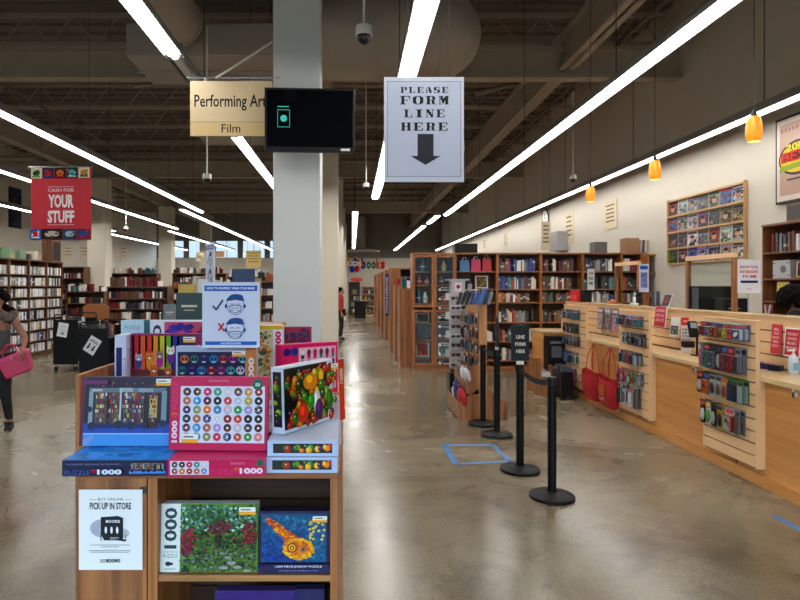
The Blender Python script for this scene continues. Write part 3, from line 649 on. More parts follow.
# ---- puzzle boxes
def box_thing(label, w, h, d, loc, rz=0, tilt=0, col=(230, 230, 235), art=None, group='jigsaw puzzle boxes', name='puzzle_box', lid=True, side=None, end=None, top=None):
    """front lower left corner at loc; local x right, y back, z up"""
    t = thing(name, label, 'puzzle box', loc, 0, group, rot=(-tilt, 0, rz))
    cm = mat('box_card_%d_%d_%d' % tuple(int(v) for v in col), col, .35, coat=.25)
    e = .0015
    MB().box(e, w - e, e, d - e, 0, h * .5 if lid == 'flat' else h).build('box_body', cm, t, bevel=.0012)
    if lid == 'flat': MB().box(0, w, 0, d, h * .25, h).build('lid', cm, t, bevel=.0012)
    if art:
        a = Art(.00012); art(a, w, h); a.put('cover_print', t, PRINTG, loc=(0, -.0004, 0))
    if end:   # printed left end
        a = Art(.00012); end(a, d, h); a.put('end_print', t, PRINTG, loc=(-.0004, d, 0), rot=(0, 0, -PI / 2))
    if top:
        a = Art(.00012); top(a, w, d); a.put('top_print', t, PRINTG, loc=(0, 0, h + .0004), rot=(-PI / 2, 0, 0))
    return t
def sticker(a, x, z, w, h):
    a.rect(x, z, x + w, z + h, (238, 236, 228), 3); a.rect(x, z, x + w, z + h * .4, (240, 180, 40)); a.rect(x + w * .1, z + h * .6, x + w * .7, z + h * .75, (90, 90, 90))
DC = [(90, 60, 60), (30, 28, 34), (214, 90, 130), (80, 160, 150), (220, 220, 225), (140, 70, 40), (216, 150, 60), (160, 60, 50), (190, 130, 110), (90, 160, 210), (120, 30, 60), (40, 36, 40), (210, 80, 110), (200, 205, 225), (200, 180, 60), (40, 30, 60), (60, 70, 120), (150, 160, 110), (230, 130, 40), (60, 150, 190), (200, 190, 205), (70, 160, 80), (180, 160, 210), (30, 24, 30), (200, 70, 60), (150, 110, 190), (210, 170, 90), (230, 150, 160)]
def donuts(a, x0, z0, x1, z1, nx, nz, seed=2):
    r = random.Random(seed); cw = (x1 - x0) / nx; ch = (z1 - z0) / nz; R = min(cw, ch) * .47
    for j in range(nz):
        for i in range(nx):
            x = x0 + (i + .5) * cw; z = z1 - (j + .5) * ch; c = DC[(i + j * nx) % len(DC)] if j * nx < 20 else r.choice(DC); a.l = 6
            a.disc(x, z, R, R, (206, 160, 100) if r.random() < .3 else vary(c, r, 30), 16); a.disc(x, z, R * .9, R * .9, c, 16)
            c2 = r.choice([(240, 240, 240), (240, 200, 60), (220, 60, 90), (60, 40, 40), (80, 200, 220)])
            if r.random() < .75:
                a.l += 1; y = 0
                for k in range(9):
                    t_ = r.random() * 6.3; q = R * r.uniform(.45, .8); a.disc(x + q * math.cos(t_), z + q * math.sin(t_), R * .09, R * .09, c2, 5, 0)
            a.disc(x, z, R * .3, R * .3, (236, 226, 230), 10)
def shop(a, x0, z0, x1, z1, seed=4):
    w = x1 - x0; h = z1 - z0; r = random.Random(seed); A = lambda u, v: (x0 + u * w, z0 + v * h)
    def R(u0, v0, u1, v1, c, up=1): a.rect(x0 + u0 * w, z0 + v0 * h, x0 + u1 * w, z0 + v1 * h, c, up)
    R(0, 0, 1, 1, (26, 24, 52)); R(0, .86, 1, 1, (34, 22, 44)); R(.05, .8, .95, .87, (120, 132, 140)); R(.08, .82, .2, .85, (200, 196, 180)); R(.4, .81, .56, .87, (170, 180, 180)); R(.62, .81, .8, .86, (160, 170, 180))
    R(0, 0, 1, .34, (38, 84, 176)); R(0, .0, 1, .17, (112, 168, 226)); a.poly([A(0, .0), A(.06, 0), A(.14, .17), A(0, .1)], (150, 170, 220)); R(0, .17, 1, .19, (170, 205, 236))
    R(.05, .3, .1, .82, (150, 170, 176)); R(.9, .3, .96, .82, (140, 160, 168)); R(.12, .3, .42, .8, (110, 84, 76)); R(.44, .3, .7, .8, (104, 80, 84)); R(.74, .26, .87, .8, (60, 40, 36)); R(.76, .42, .85, .76, (220, 190, 130))
    for (u0, u1) in ((.12, .42), (.44, .7), (.76, .85)):
        for i in range(150 if u1 - u0 > .15 else 40):
            u = r.uniform(u0 + .005, u1 - .02); v = r.choice((.36, .43, .5, .57, .64, .71, .75)); a.l += 0
            R(u, v, u + r.uniform(.01, .024), v + r.uniform(.03, .055), r.choice([(190, 184, 96), (180, 70, 70), (225, 215, 190), (96, 70, 130), (70, 120, 120), (200, 130, 80), (120, 50, 60), (150, 160, 190), (60, 50, 80)]), 0 if i % 6 else 1)
    for v in (.62, .66): R(.12, v, .7, v + .008, (40, 28, 30))
    R(.27, .3, .285, .8, (40, 30, 36)); R(.42, .3, .44, .86, (200, 210, 215)); R(.12, .27, .7, .33, (24, 40, 110))
    for (u, v, q) in ((.1, .3, .045), (.42, .32, .05), (.56, .31, .05), (.72, .3, .04), (.93, .34, .04), (.07, .55, .035)): a.disc(*A(u, v), q * w, q * w * 1.0, (30, 50, 80), 9)
    for i in range(30): a.disc(*A(r.uniform(.05, .95), r.uniform(.88, .97)), w * .01, w * .008, r.choice([(180, 60, 120), (60, 50, 110), (200, 120, 160)]), 5, 0)
def fshop(a, w, h): a.rect(0, 0, w, h, (44, 26, 64)); a.rect(0, 0, w * .05, h, (110, 30, 70)); shop(a, .014, .0, w - .006, h - .01); sticker(a, w * .83, h - .034, w * .165, .026); a.rect(w * .03, h - .028, w * .3, h - .014, (120, 50, 110))
def eshop(a, w, h):
    a.rect(0, 0, w, h, (22, 26, 70)); shop(a, w * .63, h * .16, w * .97, h * .9, 8); a.rect(w * .985, 0, w, h, (110, 40, 120))
    a.text('THE GREATEST BOOKSHOP IN THE WORLD', w * .3, h * .76, h * .1, w * .52, (140, 150, 190)); a.text('PUZZLE', w * .155, h * .14, h * .3, w * .24, (90, 104, 160), .01)
    a.text('*', w * .31, h * .2, h * .3, w * .05, (230, 60, 70), .08); a.text('1000', w * .455, h * .16, h * .33, w * .23, (226, 232, 246), .05)
def tshop(a, w, d): a.rect(0, 0, w, d, (96, 150, 214)); a.paint(.01, .01, w - .01, d - .01, lambda u, v, r: vary((104, 160, 220), r, 30), 60, .03, 5)
PK = (206, 34, 98)
def fdon(a, w, h):
    a.rect(0, 0, w, h, PK); a.rect(w * .105, h * .1, w * .975, h * .87, (222, 222, 236)); donuts(a, w * .12, h * .12, w * .965, h * .855, 8, 6)
    a.text('1000', w * .052, h * .1, w * .06, h * .3, (240, 214, 228), .05, True); a.text('*', w * .05, h * .44, h * .07, w * .06, (240, 140, 50), .1); a.text('PUZZLE', w * .052, h * .55, w * .05, h * .38, (226, 110, 150), .0, True)
    a.disc(w * .9, h * .9, w * .055, w * .055, (24, 110, 80), 20); a.text('50', w * .9, h * .87, h * .05, w * .05, (190, 220, 200), .05); sticker(a, w * .13, h * .1, w * .17, h * .12); a.text('DONUTS', w * .5, h * .93, h * .028, w * .2, (236, 170, 196))
def edon(a, w, h):
    a.rect(0, 0, w, h, PK); a.rect(w * .02, h * .12, w * .42, h * .94, (226, 214, 226)); donuts(a, w * .03, h * .14, w * .41, h * .92, 5, 2, 9)
    a.text('DONUTS', w * .72, h * .72, h * .13, w * .14, (240, 180, 200)); a.text('PUZZLE', w * .56, h * .14, h * .3, w * .24, (228, 110, 150)); a.text('*', w * .71, h * .2, h * .35, w * .05, (240, 140, 50), .1); a.text('1000', w * .86, h * .16, h * .36, w * .24, (244, 220, 232), .05); a.disc(w * .95, h * .8, w * .04, h * .2, (24, 110, 80), 16)
VG = [(206, 120, 40), (190, 50, 40), (60, 120, 50), (226, 170, 60), (70, 40, 90), (150, 60, 40), (120, 150, 60), (40, 60, 40)]
def veg(a, x0, z0, x1, z1, seed=3, n=26):
    r = random.Random(seed); w = x1 - x0; h = z1 - z0; a.rect(x0, z0, x1, z1, (40, 40, 36)); thin = w / h > 2 or h / w > 2; S = min(w, h) * (2.6 if thin else 1)
    for i in range(n):
        q = S * (r.uniform(.08, .15) if thin else r.uniform(.045, .1)); q = min(q, w * .48); x = x0 + q + r.random() * max(.0001, w - 2 * q); z = z0 + min(q, h * .48) + r.random() * max(.0001, h - 2 * min(q, h * .48)); c = r.choice(VG); qz = min(q * r.uniform(.8, 1.4), z - z0, z1 - z)
        a.disc(x, z, q, qz, c, 12); a.disc(x - q * .1, z + qz * .1, q * .7, qz * .75, vary(tuple(min(255, v * 1.25) for v in c), r, 12), 10); a.disc(x - q * .25, z + qz * .3, q * .22, qz * .2, (236, 220, 190), 7)
def fveg(a, w, h):
    a.rect(0, 0, w, h, (226, 230, 238)); veg(a, w * .02, h * .05, w * .87, h * .97, 3, 150)
    for (u, v, rx, rz, c) in ((.42, .42, .07, .2, (206, 206, 190)), (.46, .3, .08, .16, (78, 40, 96)), (.68, .4, .07, .17, (50, 110, 50)), (.3, .75, .14, .12, (216, 140, 50)), (.3, .45, .07, .1, (60, 140, 60)), (.15, .3, .1, .14, (196, 60, 50))): a.disc(w * u, h * v, w * rx, h * rz, c, 16); a.disc(w * (u - .02), h * (v + .04), w * rx * .4, h * rz * .5, vary(tuple(min(255, q * 1.3 + 20) for q in c), rnd, 5), 12)
    a.rect(w * .88, 0, w, h, (206, 70, 40)); a.text('1000', w * .94, h * .6, w * .07, h * .25, (236, 210, 190), .03, True); sticker(a, w * .72, h * .86, w * .15, h * .09)
def eveg(a, w, h): a.rect(0, 0, w, h, (196, 208, 232)); veg(a, w * .08, h * .2, w * .92, h * .82, 11, 16)
def eveg2(a, w, h): a.rect(0, 0, w, h, (214, 222, 238)); veg(a, w * .14, h * .1, w * .9, h * .93, 15, 12); a.text('1000', w * .94, h * .2, w * .05, h * .6, (70, 80, 110), 0, True)
def cats(a, w, h):
    a.rect(0, 0, w, h, (150, 36, 96)); x0, z0, x1, z1 = w * .02, h * .03, w * .92, h * .95; A = lambda u, v: (x0 + u * (x1 - x0), z0 + v * (z1 - z0)); W_ = x1 - x0
    a.l += 1
    for i, c in enumerate([(190, 40, 50), (220, 90, 30), (214, 60, 40), (226, 150, 40), (200, 190, 60), (120, 170, 60), (60, 60, 150), (50, 40, 110), (60, 70, 140), (90, 50, 130)]):
        p, q = A(i / 10, 0), A((i + 1) / 10, 1); a.rect(p[0], p[1], q[0], q[1], c, 0); a.rect(p[0], p[1], p[0] + W_ * .03, q[1], tuple(v * .75 for v in c), 0)
    a.l += 1; p, q = A(0, 0), A(1, .16); a.rect(p[0], p[1], q[0], q[1], (110, 50, 50))
    for (u, v, s2, c, b_) in ((.1, .45, .055, (180, 180, 190), (60, 80, 140)), (.27, .48, .065, (214, 130, 60), (220, 150, 70)), (.43, .52, .06, (160, 130, 120), (180, 60, 150)), (.6, .62, .065, (236, 220, 205), (120, 50, 140)), (.76, .42, .06, (220, 190, 150), (214, 160, 90)), (.34, .16, .07, (206, 110, 50), (190, 90, 40)), (.56, .12, .06, (200, 120, 60), (170, 90, 50)), (.88, .5, .055, (150, 150, 160), (70, 60, 120))):
        x, z = A(u, v); S = s2 * W_; a.disc(x, z - S * 1.6, S * .9, S * 1.7, b_, 12); a.disc(x, z, S, S * .9, c, 12); a.poly([(x - S, z + S * .3), (x - S * .8, z + S * 1.4), (x - S * .2, z + S * .8)], c); a.poly([(x + S, z + S * .3), (x + S * .8, z + S * 1.4), (x + S * .2, z + S * .8)], c)
        a.disc(x - S * .4, z + S * .1, S * .17, S * .17, (30, 40, 30), 6); a.disc(x + S * .4, z + S * .1, S * .17, S * .17, (30, 40, 30), 6, 0); a.disc(x, z - S * .35, S * .35, S * .25, (244, 240, 236), 8)
    a.text('1000', w * .96, h * .3, w * .05, h * .45, (244, 190, 220), .04, True); sticker(a, w * .74, h * .8, w * .17, h * .13)
def skulls(a, w, h):
    a.rect(0, 0, w, h, (190, 200, 220)); a.rect(w * .02, h * .04, w * .86, h * .9, (30, 40, 80)); r = random.Random(5)
    cs = [(60, 130, 180), (60, 160, 160), (50, 110, 110), (170, 40, 60), (190, 190, 200), (60, 60, 130), (150, 60, 130), (200, 110, 60)]
    for j in range(4):
        for i in range(7):
            x = w * (.08 + .12 * i + (.03 if j % 2 else 0)); z = h * (.14 + .21 * j); c = cs[(i * 3 + j * 5) % 8]; S = w * .055
            a.disc(x, z, S, S * .95, c, 14); a.disc(x - S * .4, z, S * .28, S * .3, (20, 20, 40), 8); a.disc(x + S * .4, z, S * .28, S * .3, (20, 20, 40), 8, 0); a.disc(x, z + S * .6, S * .25, S * .2, r.choice(cs), 6, 0); a.rect(x - S * .4, z - S * .75, x + S * .4, z - S * .55, (230, 225, 215), 0)
    a.rect(w * .87, 0, w, h, (206, 150, 110)); a.text('1000', w * .935, h * .3, w * .07, h * .5, (240, 230, 220), .04, True); sticker(a, w * .7, h * .82, w * .16, h * .1)
def sunset(a, w, h):
    a.rect(0, 0, w, h, (230, 230, 238)); a.text('1000', w * .075, h * .06, w * .09, h * .86, (60, 62, 84), .02, True)
    a.paint(w * .15, h * .03, w * .99, h * .97, lambda u, v, r: vary((int(60 + 150 * max(0, 1 - abs(v - .55) * 2.2)), int(40 + 60 * max(0, 1 - abs(v - .5) * 3)), int(90 + 70 * v)), r, 24), 260, .022, 6)
def garden(a, w, h):
    a.rect(0, 0, w, h, (226, 230, 226)); a.text('1000', w * .1, h * .34, w * .13, h * .6, (50, 70, 80), .03, True)
    a.text('1000 PIECE', w * .1, h * .28, h * .028, w * .15, (150, 160, 160)); a.text('PUZZLE', w * .1, h * .21, h * .05, w * .15, (110, 130, 140)); a.disc(w * .08, h * .12, w * .03, h * .035, kk, 8); a.rect(w * .08, h * .1, w * .13, h * .14, kk); a.rect(w * .04, h * .04, w * .16, h * .05, (100, 140, 150))
    def fn(u, v, r):
        if v > .62: return vary((40, 84, 56) if r.random() < .6 else (96, 136, 120), r, 26) if r.random() < .8 else vary((170, 200, 190), r, 20)
        if v > .33: return vary([(96, 130, 64), (50, 84, 44), (36, 56, 38), (134, 56, 72)][int(r.random() * 3.3)], r, 22)
        return vary([(64, 96, 52), (96, 128, 64), (128, 130, 124), (44, 62, 42)][int(r.random() * 4)], r, 22)
    a.paint(w * .2, 0, w, h, fn, 1500, .006, 8)
    r = random.Random(9)
    for (cx, cz, rx, rz, c, n) in ((.3, .5, .08, .16, (150, 50, 76), 60), (.28, .35, .06, .1, (130, 40, 66), 30), (.6, .68, .13, .12, (110, 40, 48), 70), (.92, .6, .07, .16, (140, 50, 60), 50), (.5, .82, .2, .08, (60, 110, 60), 50)):
        a.l += 1
        for i in range(n):
            t_ = r.random() * 6.3; q = math.sqrt(r.random()); a.disc(w * (cx + rx * q * math.cos(t_)), h * (cz + rz * q * math.sin(t_)), .0055, .005, vary(c, r, 34), 5, 1 if i % 15 == 0 else 0)
    a.rect(w * .59, h * .36, w * .61, h * .62, (60, 40, 34))
    for (u, v, q) in ((.66, .09, .05), (.74, .16, .05), (.7, .24, .035), (.8, .1, .045), (.64, .3, .025), (.9, .05, .04)): a.disc(w * u, h * v, w * q, h * q * .6, (160, 158, 150), 9)
    sticker(a, w * .81, h * .86, w * .17, h * .11)
def owl(a, w, h):
    a.rect(0, 0, w, h, (40, 24, 72))
    a.paint(w * .03, h * .16, w * .95, h * .96, lambda u, v, r: vary((24 + int(40 * v), 70 + int(50 * v), 150) if u < .6 or v > .5 else (40, 110, 150), r, 30), 900, .007, 12)
    r = random.Random(2); a.l += 1
    for i in range(240):   # wing and body of the bird in flight
        t_ = r.random(); x = .12 + .42 * t_; z = .88 - .42 * t_ + r.uniform(-.09, .09) * (.4 + t_); a.disc(w * x, h * z, .007, .004, vary((206, 90, 30) if r.random() < .7 else (240, 170, 60), r, 30), 5, 1 if i % 24 == 0 else 0)
    for i in range(260):
        t_ = r.random() * 6.3; q = math.sqrt(r.random()); a.disc(w * (.56 + .22 * q * math.cos(t_)), h * (.4 + .17 * q * math.sin(t_)), .007, .005, vary((220, 130, 40) if q < .7 else (240, 180, 70), r, 34), 5, 1 if i % 24 == 0 else 0)
    for q, c in ((.07, (150, 60, 20)), (.05, (244, 190, 80)), (.03, (120, 40, 20)), (.015, (250, 220, 130))): a.disc(w * .47, h * .42, w * q, w * q, c, 16)
    for i in range(24): a.disc(w * r.uniform(.7, .92), h * r.uniform(.55, .9), .006, .005, (230, 210, 120), 5, 0)
    a.rect(0, 0, w, h * .15, (36, 26, 80)); a.text('1,000 PIECE JIGSAW PUZZLE', w * .56, h * .09, h * .04, w * .66, (226, 226, 240), .02); a.text('JOURNEY OF A WONDROUS OWL', w * .56, h * .03, h * .025, w * .55, (170, 170, 210)); sticker(a, w * .76, h * .84, w * .2, h * .1)
def cup(a, w, h):
    a.rect(0, 0, w, h, (224, 62, 112)); a.rect(w * .3, h * .08, w * .96, h * .92, (238, 200, 212)); r = random.Random(8)
    for j in range(4):
        for i in range(6):
            x = w * (.36 + i * .108); z = h * (.2 + j * .2); c = r.choice([(120, 60, 50), (230, 90, 130), (240, 230, 220), (90, 180, 180), (200, 50, 70)])
            a.poly([(x - w * .03, z), (x + w * .03, z), (x + w * .022, z - h * .09), (x - w * .022, z - h * .09)], r.choice([(60, 40, 50), (200, 60, 100), (60, 140, 150)])); a.disc(x, z + h * .03, w * .035, h * .055, c, 9); a.disc(x, z + h * .09, w * .01, h * .02, (200, 30, 40), 5, 0)
    a.disc(w * .09, h * .86, w * .06, w * .06, (50, 40, 120), 14); a.disc(w * .22, h * .86, w * .06, w * .06, (30, 60, 140), 14); a.text('PUZZLE', w * .2, h * .1, w * .07, h * .5, (150, 20, 70), .02, True)
def quilt(a, w, h):
    a.rect(0, 0, w, h, (220, 210, 190)); a.paint(w * .04, h * .03, w * .78, h * .93, lambda u, v, r: vary([(190, 180, 110), (150, 160, 100), (210, 120, 90), (200, 190, 160), (90, 110, 90)][int(r.random() * 5)], r, 20), 260, .012, 5)
    a.rect(w * .8, 0, w, h, (226, 226, 234)); a.text('1000', w * .9, h * .55, w * .12, h * .36, (216, 60, 110), .05, True); a.text('PUZZLE', w * .9, h * .1, w * .07, h * .36, (216, 90, 130), 0, True); a.rect(0, h * .94, w, h, (216, 190, 90))
def plain(c1, c2, seed):
    def f(a, w, h):
        a.rect(0, 0, w, h, c1); a.paint(w * .1, h * .15, w * .6, h * .85, lambda u, v, r: vary(c2, r, 50), 40, min(w, h) * .1, seed); a.text('1000', w * .8, h * .25, h * .5, w * .25, (240, 240, 244), .04)
    return f
D2 = .0545
box_thing('dark blue bookshop puzzle lying flat at the table edge, 1000 on its side', .367, D2, .26, (-1.005, 2.08, TT), rz=math.radians(1), col=(28, 30, 78), art=eshop, lid='flat', top=tshop)
box_thing('pink donut puzzle lying flat under the upright donut puzzle', .334, .058, .26, (-.636, 2.075, TT), rz=math.radians(1), col=PK, art=edon, lid='flat')
box_thing('white edged vegetable puzzle lying at the bottom of the pair', .25, D2, .356, (-.302, 2.12, TT), col=(200, 208, 228), art=eveg, lid='flat')
box_thing('white edged vegetable puzzle lying on top of its twin', .25, D2, .356, (-.300, 2.128, TT + D2 + .002), col=(204, 212, 230), art=eveg, lid='flat')
box_thing('upright puzzle showing a lit bookshop front on a blue street', .345, .258, .052, (-1.03, 2.262, TT + D2 + .003), tilt=math.radians(7), col=(60, 50, 110), art=fshop)
box_thing('upright pink puzzle showing rows of donuts', .358, .265, .05, (-.668, 2.19, TT + .062), tilt=math.radians(5), rz=math.radians(-2), col=PK, art=fdon)
box_thing('upright puzzle showing painted vegetables, turned sideways', .33, .245, .052, (-.25, 2.2, TT + 2 * D2 + .006), rz=math.radians(58), tilt=math.radians(2), col=(222, 226, 236), art=fveg, end=eveg2)
# rear tier
box_thing('upright skull pattern puzzle right under the mask sign', .358, .24, .05, (Xp(176, 2.66), 2.66, 1.192), col=(190, 200, 220), art=skulls)
box_thing('flat puzzle box carrying the cats puzzle', .36, D2, .27, (Xp(121, 2.92), 2.84, 1.192), col=(210, 205, 215), art=plain((120, 60, 120), (200, 120, 90), 3), lid='flat', top=lambda a, w, h: a.paint(0, 0, w, h, lambda u, v, r: vary([(150, 110, 120), (200, 170, 150), (110, 90, 150)][int(r.random() * 3)], r), 120, .018, 4))
box_thing('upright puzzle of kittens before rainbow curtains', .352, .215, .045, (Xp(131, 2.97), 2.97, 1.249), col=(150, 36, 96), art=cats)
box_thing('white puzzle box standing on end with a navy panel, beside the kittens puzzle', .055, .27, .2, (Xp(118, 2.93) - .004, 2.9, 1.192), rz=math.radians(4), col=(206, 210, 230), art=lambda a, w, h: (a.rect(0, 0, w, h, (214, 214, 232)), a.rect(w * .12, h * .1, w * .62, h * .78, (36, 34, 110)), a.text('PUZZLE', w * .85, h * .2, w * .2, h * .4, (150, 80, 130), 0, True)))
box_thing('upright panoramic puzzle of a purple sunset marked 1000', .5, .29, .045, (Xp(150, 3.12), 3.12, 1.192 + .04), col=(226, 226, 236), art=sunset)
MB_ = box_thing('pale blue puzzle box lying behind the white one', .2, .3, .05, (Xp(121, 3.13), 3.13, 1.192 + .03), col=(150, 180, 196), art=lambda a, w, h: (a.rect(0, 0, w, h, (196, 214, 224)), a.rect(w * .6, 0, w, h, (70, 110, 116)), a.text('PUZZLE', w * .3, h * .84, h * .06, w * .4, (110, 130, 150))))
box_thing('upright folk pattern puzzle marked 1000 just past the mask sign', .24, .3, .05, (Xp(233, 2.86), 2.86, 1.192 + .02), col=(226, 222, 210), art=quilt)
box_thing('dark purple puzzle box behind the pink cupcake puzzle', .2, .28, .05, (Xp(272, 3.05), 3.05, 1.192 + .02), col=(70, 40, 90), art=lambda a, w, h: a.paint(0, 0, w, h, lambda u, v, r: vary((int(70 + 110 * (1 - abs(v - .5) * 2)), 50, 90), r, 26), 120, .018, 16))
box_thing('upright pink puzzle of cupcakes', .31, .24, .05, (-.32, 2.70, 1.194), rz=math.radians(36), col=(224, 62, 112), art=cup, end=lambda a, w, h: a.rect(0, 0, w, h, (200, 50, 100)))
r5 = random.Random(5)
for i, (c1, c2, lab) in enumerate([((206, 196, 190), (150, 60, 60), 'bottom'), ((150, 60, 70), (210, 170, 120), 'second'), ((210, 204, 200), (90, 70, 60), 'third'), ((186, 190, 200), (170, 60, 70), 'topmost')]):
    box_thing('small puzzle box in the column between donuts and vegetables, %s of four' % lab, .09, .05 + .0, .1, (-.382 + r5.uniform(-.003, .003), 2.28, TT + .062 + i * .052 if 0 else TT + i * .0525), col=c1, art=plain(c1, c2, i), lid='flat', group='small puzzle boxes in a column')
box_thing('pink puzzle box standing at the outer end of the vegetable puzzles', .04, .2, .04, (-.085, 2.5, TT), col=(220, 90, 130), art=lambda a, w, h: (a.rect(0, 0, w, h, (230, 214, 220)), a.rect(w * .2, h * .1, w * .8, h * .5, (214, 50, 100))))
# shelf items
box_thing('garden puzzle with white 1000 band on the shelf', .352, .24, .05, (Xp(160, 2.165), 2.165, .668), tilt=math.radians(5), col=(226, 230, 226), art=garden)
box_thing('owl puzzle in a dark blue box on the shelf', .256, .215, .05, (Xp(259, 2.165), 2.165, .668), tilt=math.radians(3), col=(40, 24, 72), art=owl)
box_thing('purple puzzle box on the lowest visible shelf', .3, .27, .05, (Xp(214, 2.2), 2.2, .303), col=(70, 50, 120), art=plain((70, 50, 120), (60, 40, 80), 30), tilt=math.radians(4))
box_thing('navy puzzle box beside the purple one on the lowest visible shelf', .11, .275, .05, (Xp(294, 2.2), 2.2, .303), col=(40, 36, 90), art=plain((40, 36, 90), (60, 40, 80), 31), tilt=math.radians(4))
# mask sign
def mask_sheet(a, W, Hh):
    a.rect(0, 0, W, Hh, (222, 226, 238)); a.rect(W * .03, Hh * .86, W * .97, Hh * .945, (28, 108, 190)); a.rect(W * .04, Hh * .02, W * .96, Hh * .075, (28, 108, 190))
    a.text('HOW TO PROPERLY WEAR YOUR MASK', W * .5, Hh * .885, Hh * .038, W * .86, (236, 240, 248), .03); a.text('HALF PRICE BOOKS', W * .5, Hh * .03, Hh * .03, W * .36, (220, 230, 246), .04)
    a.line([(W * .18, Hh * .63), (W * .24, Hh * .57), (W * .36, Hh * .72)], W * .035, (24, 100, 120)); a.line([(W * .28, Hh * .36), (W * .38, Hh * .24)], W * .03, (200, 30, 50)); a.line([(W * .38, Hh * .36), (W * .28, Hh * .24)], W * .03, (200, 30, 50))
    B = (44, 90, 150)
    for cz, on in ((Hh * .64, True), (Hh * .27, False)):
        cx = W * .58; rx, rz = W * .16, Hh * .15
        a.disc(cx - rx, cz - rz * .1, W * .03, Hh * .035, B, 10); a.disc(cx + rx, cz - rz * .1, W * .03, Hh * .035, B, 10); a.disc(cx, cz, rx, rz, B, 26); a.disc(cx, cz, rx - W * .012, rz - Hh * .01, (222, 226, 238), 26)
        a.disc(cx, cz + rz * .25, rx * 1.06, rz * .85, B, 24, a0=.25, a1=PI - .25); a.disc(cx + rx * .1, cz + rz * .86, rx * .8, rz * .3, B, 14); a.disc(cx, cz + rz * .12, rx * .82, rz * .42, (222, 226, 238), 20, a0=.0, a1=PI)
        zb = cz - rz * .45 if on else cz - rz * .68
        a.poly([(cx - rx * .72, zb + rz * .4), (cx, zb + rz * .5), (cx + rx * .72, zb + rz * .4), (cx + rx * .6, zb - rz * .2), (cx, zb - rz * .38), (cx - rx * .6, zb - rz * .2)], B)
        a.poly([(cx - rx * .62, zb + rz * .32), (cx, zb + rz * .42), (cx + rx * .62, zb + rz * .32), (cx + rx * .52, zb - rz * .14), (cx, zb - rz * .3), (cx - rx * .52, zb - rz * .14)], (226, 230, 240))
        for i in range(3): a.line([(cx - rx * .5, zb + rz * (.2 - i * .15)), (cx, zb + rz * (.26 - i * .15)), (cx + rx * .5, zb + rz * (.2 - i * .15))], W * .007, B)
        a.line([(cx - rx * .5, cz + rz * .12), (cx - rx * .15, cz + rz * .12)], W * .014, B); a.line([(cx + rx * .15, cz + rz * .12), (cx + rx * .5, cz + rz * .12)], W * .014, B)
        a.line([(cx - rx * .7, zb + rz * .3), (cx - rx, cz)], W * .008, B); a.line([(cx + rx * .7, zb + rz * .3), (cx + rx, cz)], W * .008, B)
def sign_holder(label, cx, y, z, W, Hh, rz=0, fn=mask_sheet):
    t = thing('sign_holder', label, 'sign', (cx, y, z), rz)
    MB().box(-W / 2 - .003, W / 2 + .003, .0, .004, 0, Hh).build('acrylic_sheet', mat('clear_acrylic', (225, 230, 236), .1), t, bevel=.001)
    MB().box(-W / 2, W / 2, -.03, .04, -.004, 0).build('base', mat('clear_acrylic', (225, 230, 236), .1), t)
    a = Art(.0002); fn(a, W, Hh); a.put('printed_sheet', t, loc=(-W / 2, -.0005, 0)); return t
sign_holder('white sign showing how to wear a mask, standing on the puzzles', Xp(230, 2.6), 2.62, 1.437, .245, .28)
# behind: second display with books
t = thing('book_table', 'oak book table behind the puzzle display', 'table')
xa, xb, y0, y1 = -1.5, -.55, 4.1, 5.0
MB().box(xa, xb, y0, y1, 1.37, 1.4).build('table_top', OAKX, t)
for (x, y) in ((xa + .02, y0 + .02), (xb - .08, y0 + .02), (xa + .02, y1 - .08), (xb - .08, y1 - .08)): MB().box(x, x + .06, y, y + .06, 0, 1.37).build('leg', OAK, t)
sign_holder('tall narrow mask poster on a stand behind the puzzles, seen at an angle', Xp(210, 4.6), 4.6, 1.67, .26, .36, math.radians(-62))
t = thing('sign_stand', 'slim metal stand carrying the tall mask poster', 'stand', (Xp(210, 4.6), 4.6, 1.4)); MB().cyl((0, 0, 0), (0, 0, .012), .07, 16).build('base', DSTEEL, t); MB().cyl((0, 0, .012), (0, 0, .265), .008, 8).build('pole', DSTEEL, t)
# ================================================================== SERVICE COUNTER
CF, SF, BK = 3.48, 3.40, 3.90      # counter front, slat board front, rear slat wall
def slatboard(name, label, xf, y0, y1, z0, z1, th=.03, pitch=.103, cheek=None, cat='slat panel', n=None):
    t = thing(name, label, cat, (xf, (y0 + y1) / 2, z0)); yc = (y0 + y1) / 2
    m = MB(); z = 0; Hh = z1 - z0
    k = max(1, round(Hh / pitch)); p = Hh / k
    for i in range(k): m.box(0, th * .6, y0 - yc, y1 - yc, i * p + .012, (i + 1) * p)
    m.build('slat_board', MAPLE, t); MB().box(th * .55, th, y0 - yc, y1 - yc, 0, Hh).build('backing', GROOVE, t)
    for q in (y0 - yc, y1 - yc - .006): MB().box(-.001, th + .003, q - .001, q + .007, 0, Hh).build('edge_strip', MAPLE, t)
    MB().box(-.004, th + .006, y0 - yc - .006, y1 - yc + .006, Hh, Hh + .018).build('top_rail', MAPLE, t)
    if cheek: MB().box(th, cheek - xf, y0 - yc + .0, y0 - yc + .02, 0, LED_Z - z0 - .03).build('side_board', MAPLE, t)
    return t
LED_Z = .94
bays = [(5.05, 5.81), (6.87, 7.64), (8.72, 9.62)]
names = ['nearest the sanitiser bottle', 'beside the red tote bags', 'at the far end of the counter']
ys = [3.0, 4.3, 5.43, 7.25, 9.7]
labs = ['counter base section at the frame edge, plain birch front', 'counter base section under the sanitiser bottle', 'counter base section between the two large slat panels', 'counter base section behind the red tote bags']
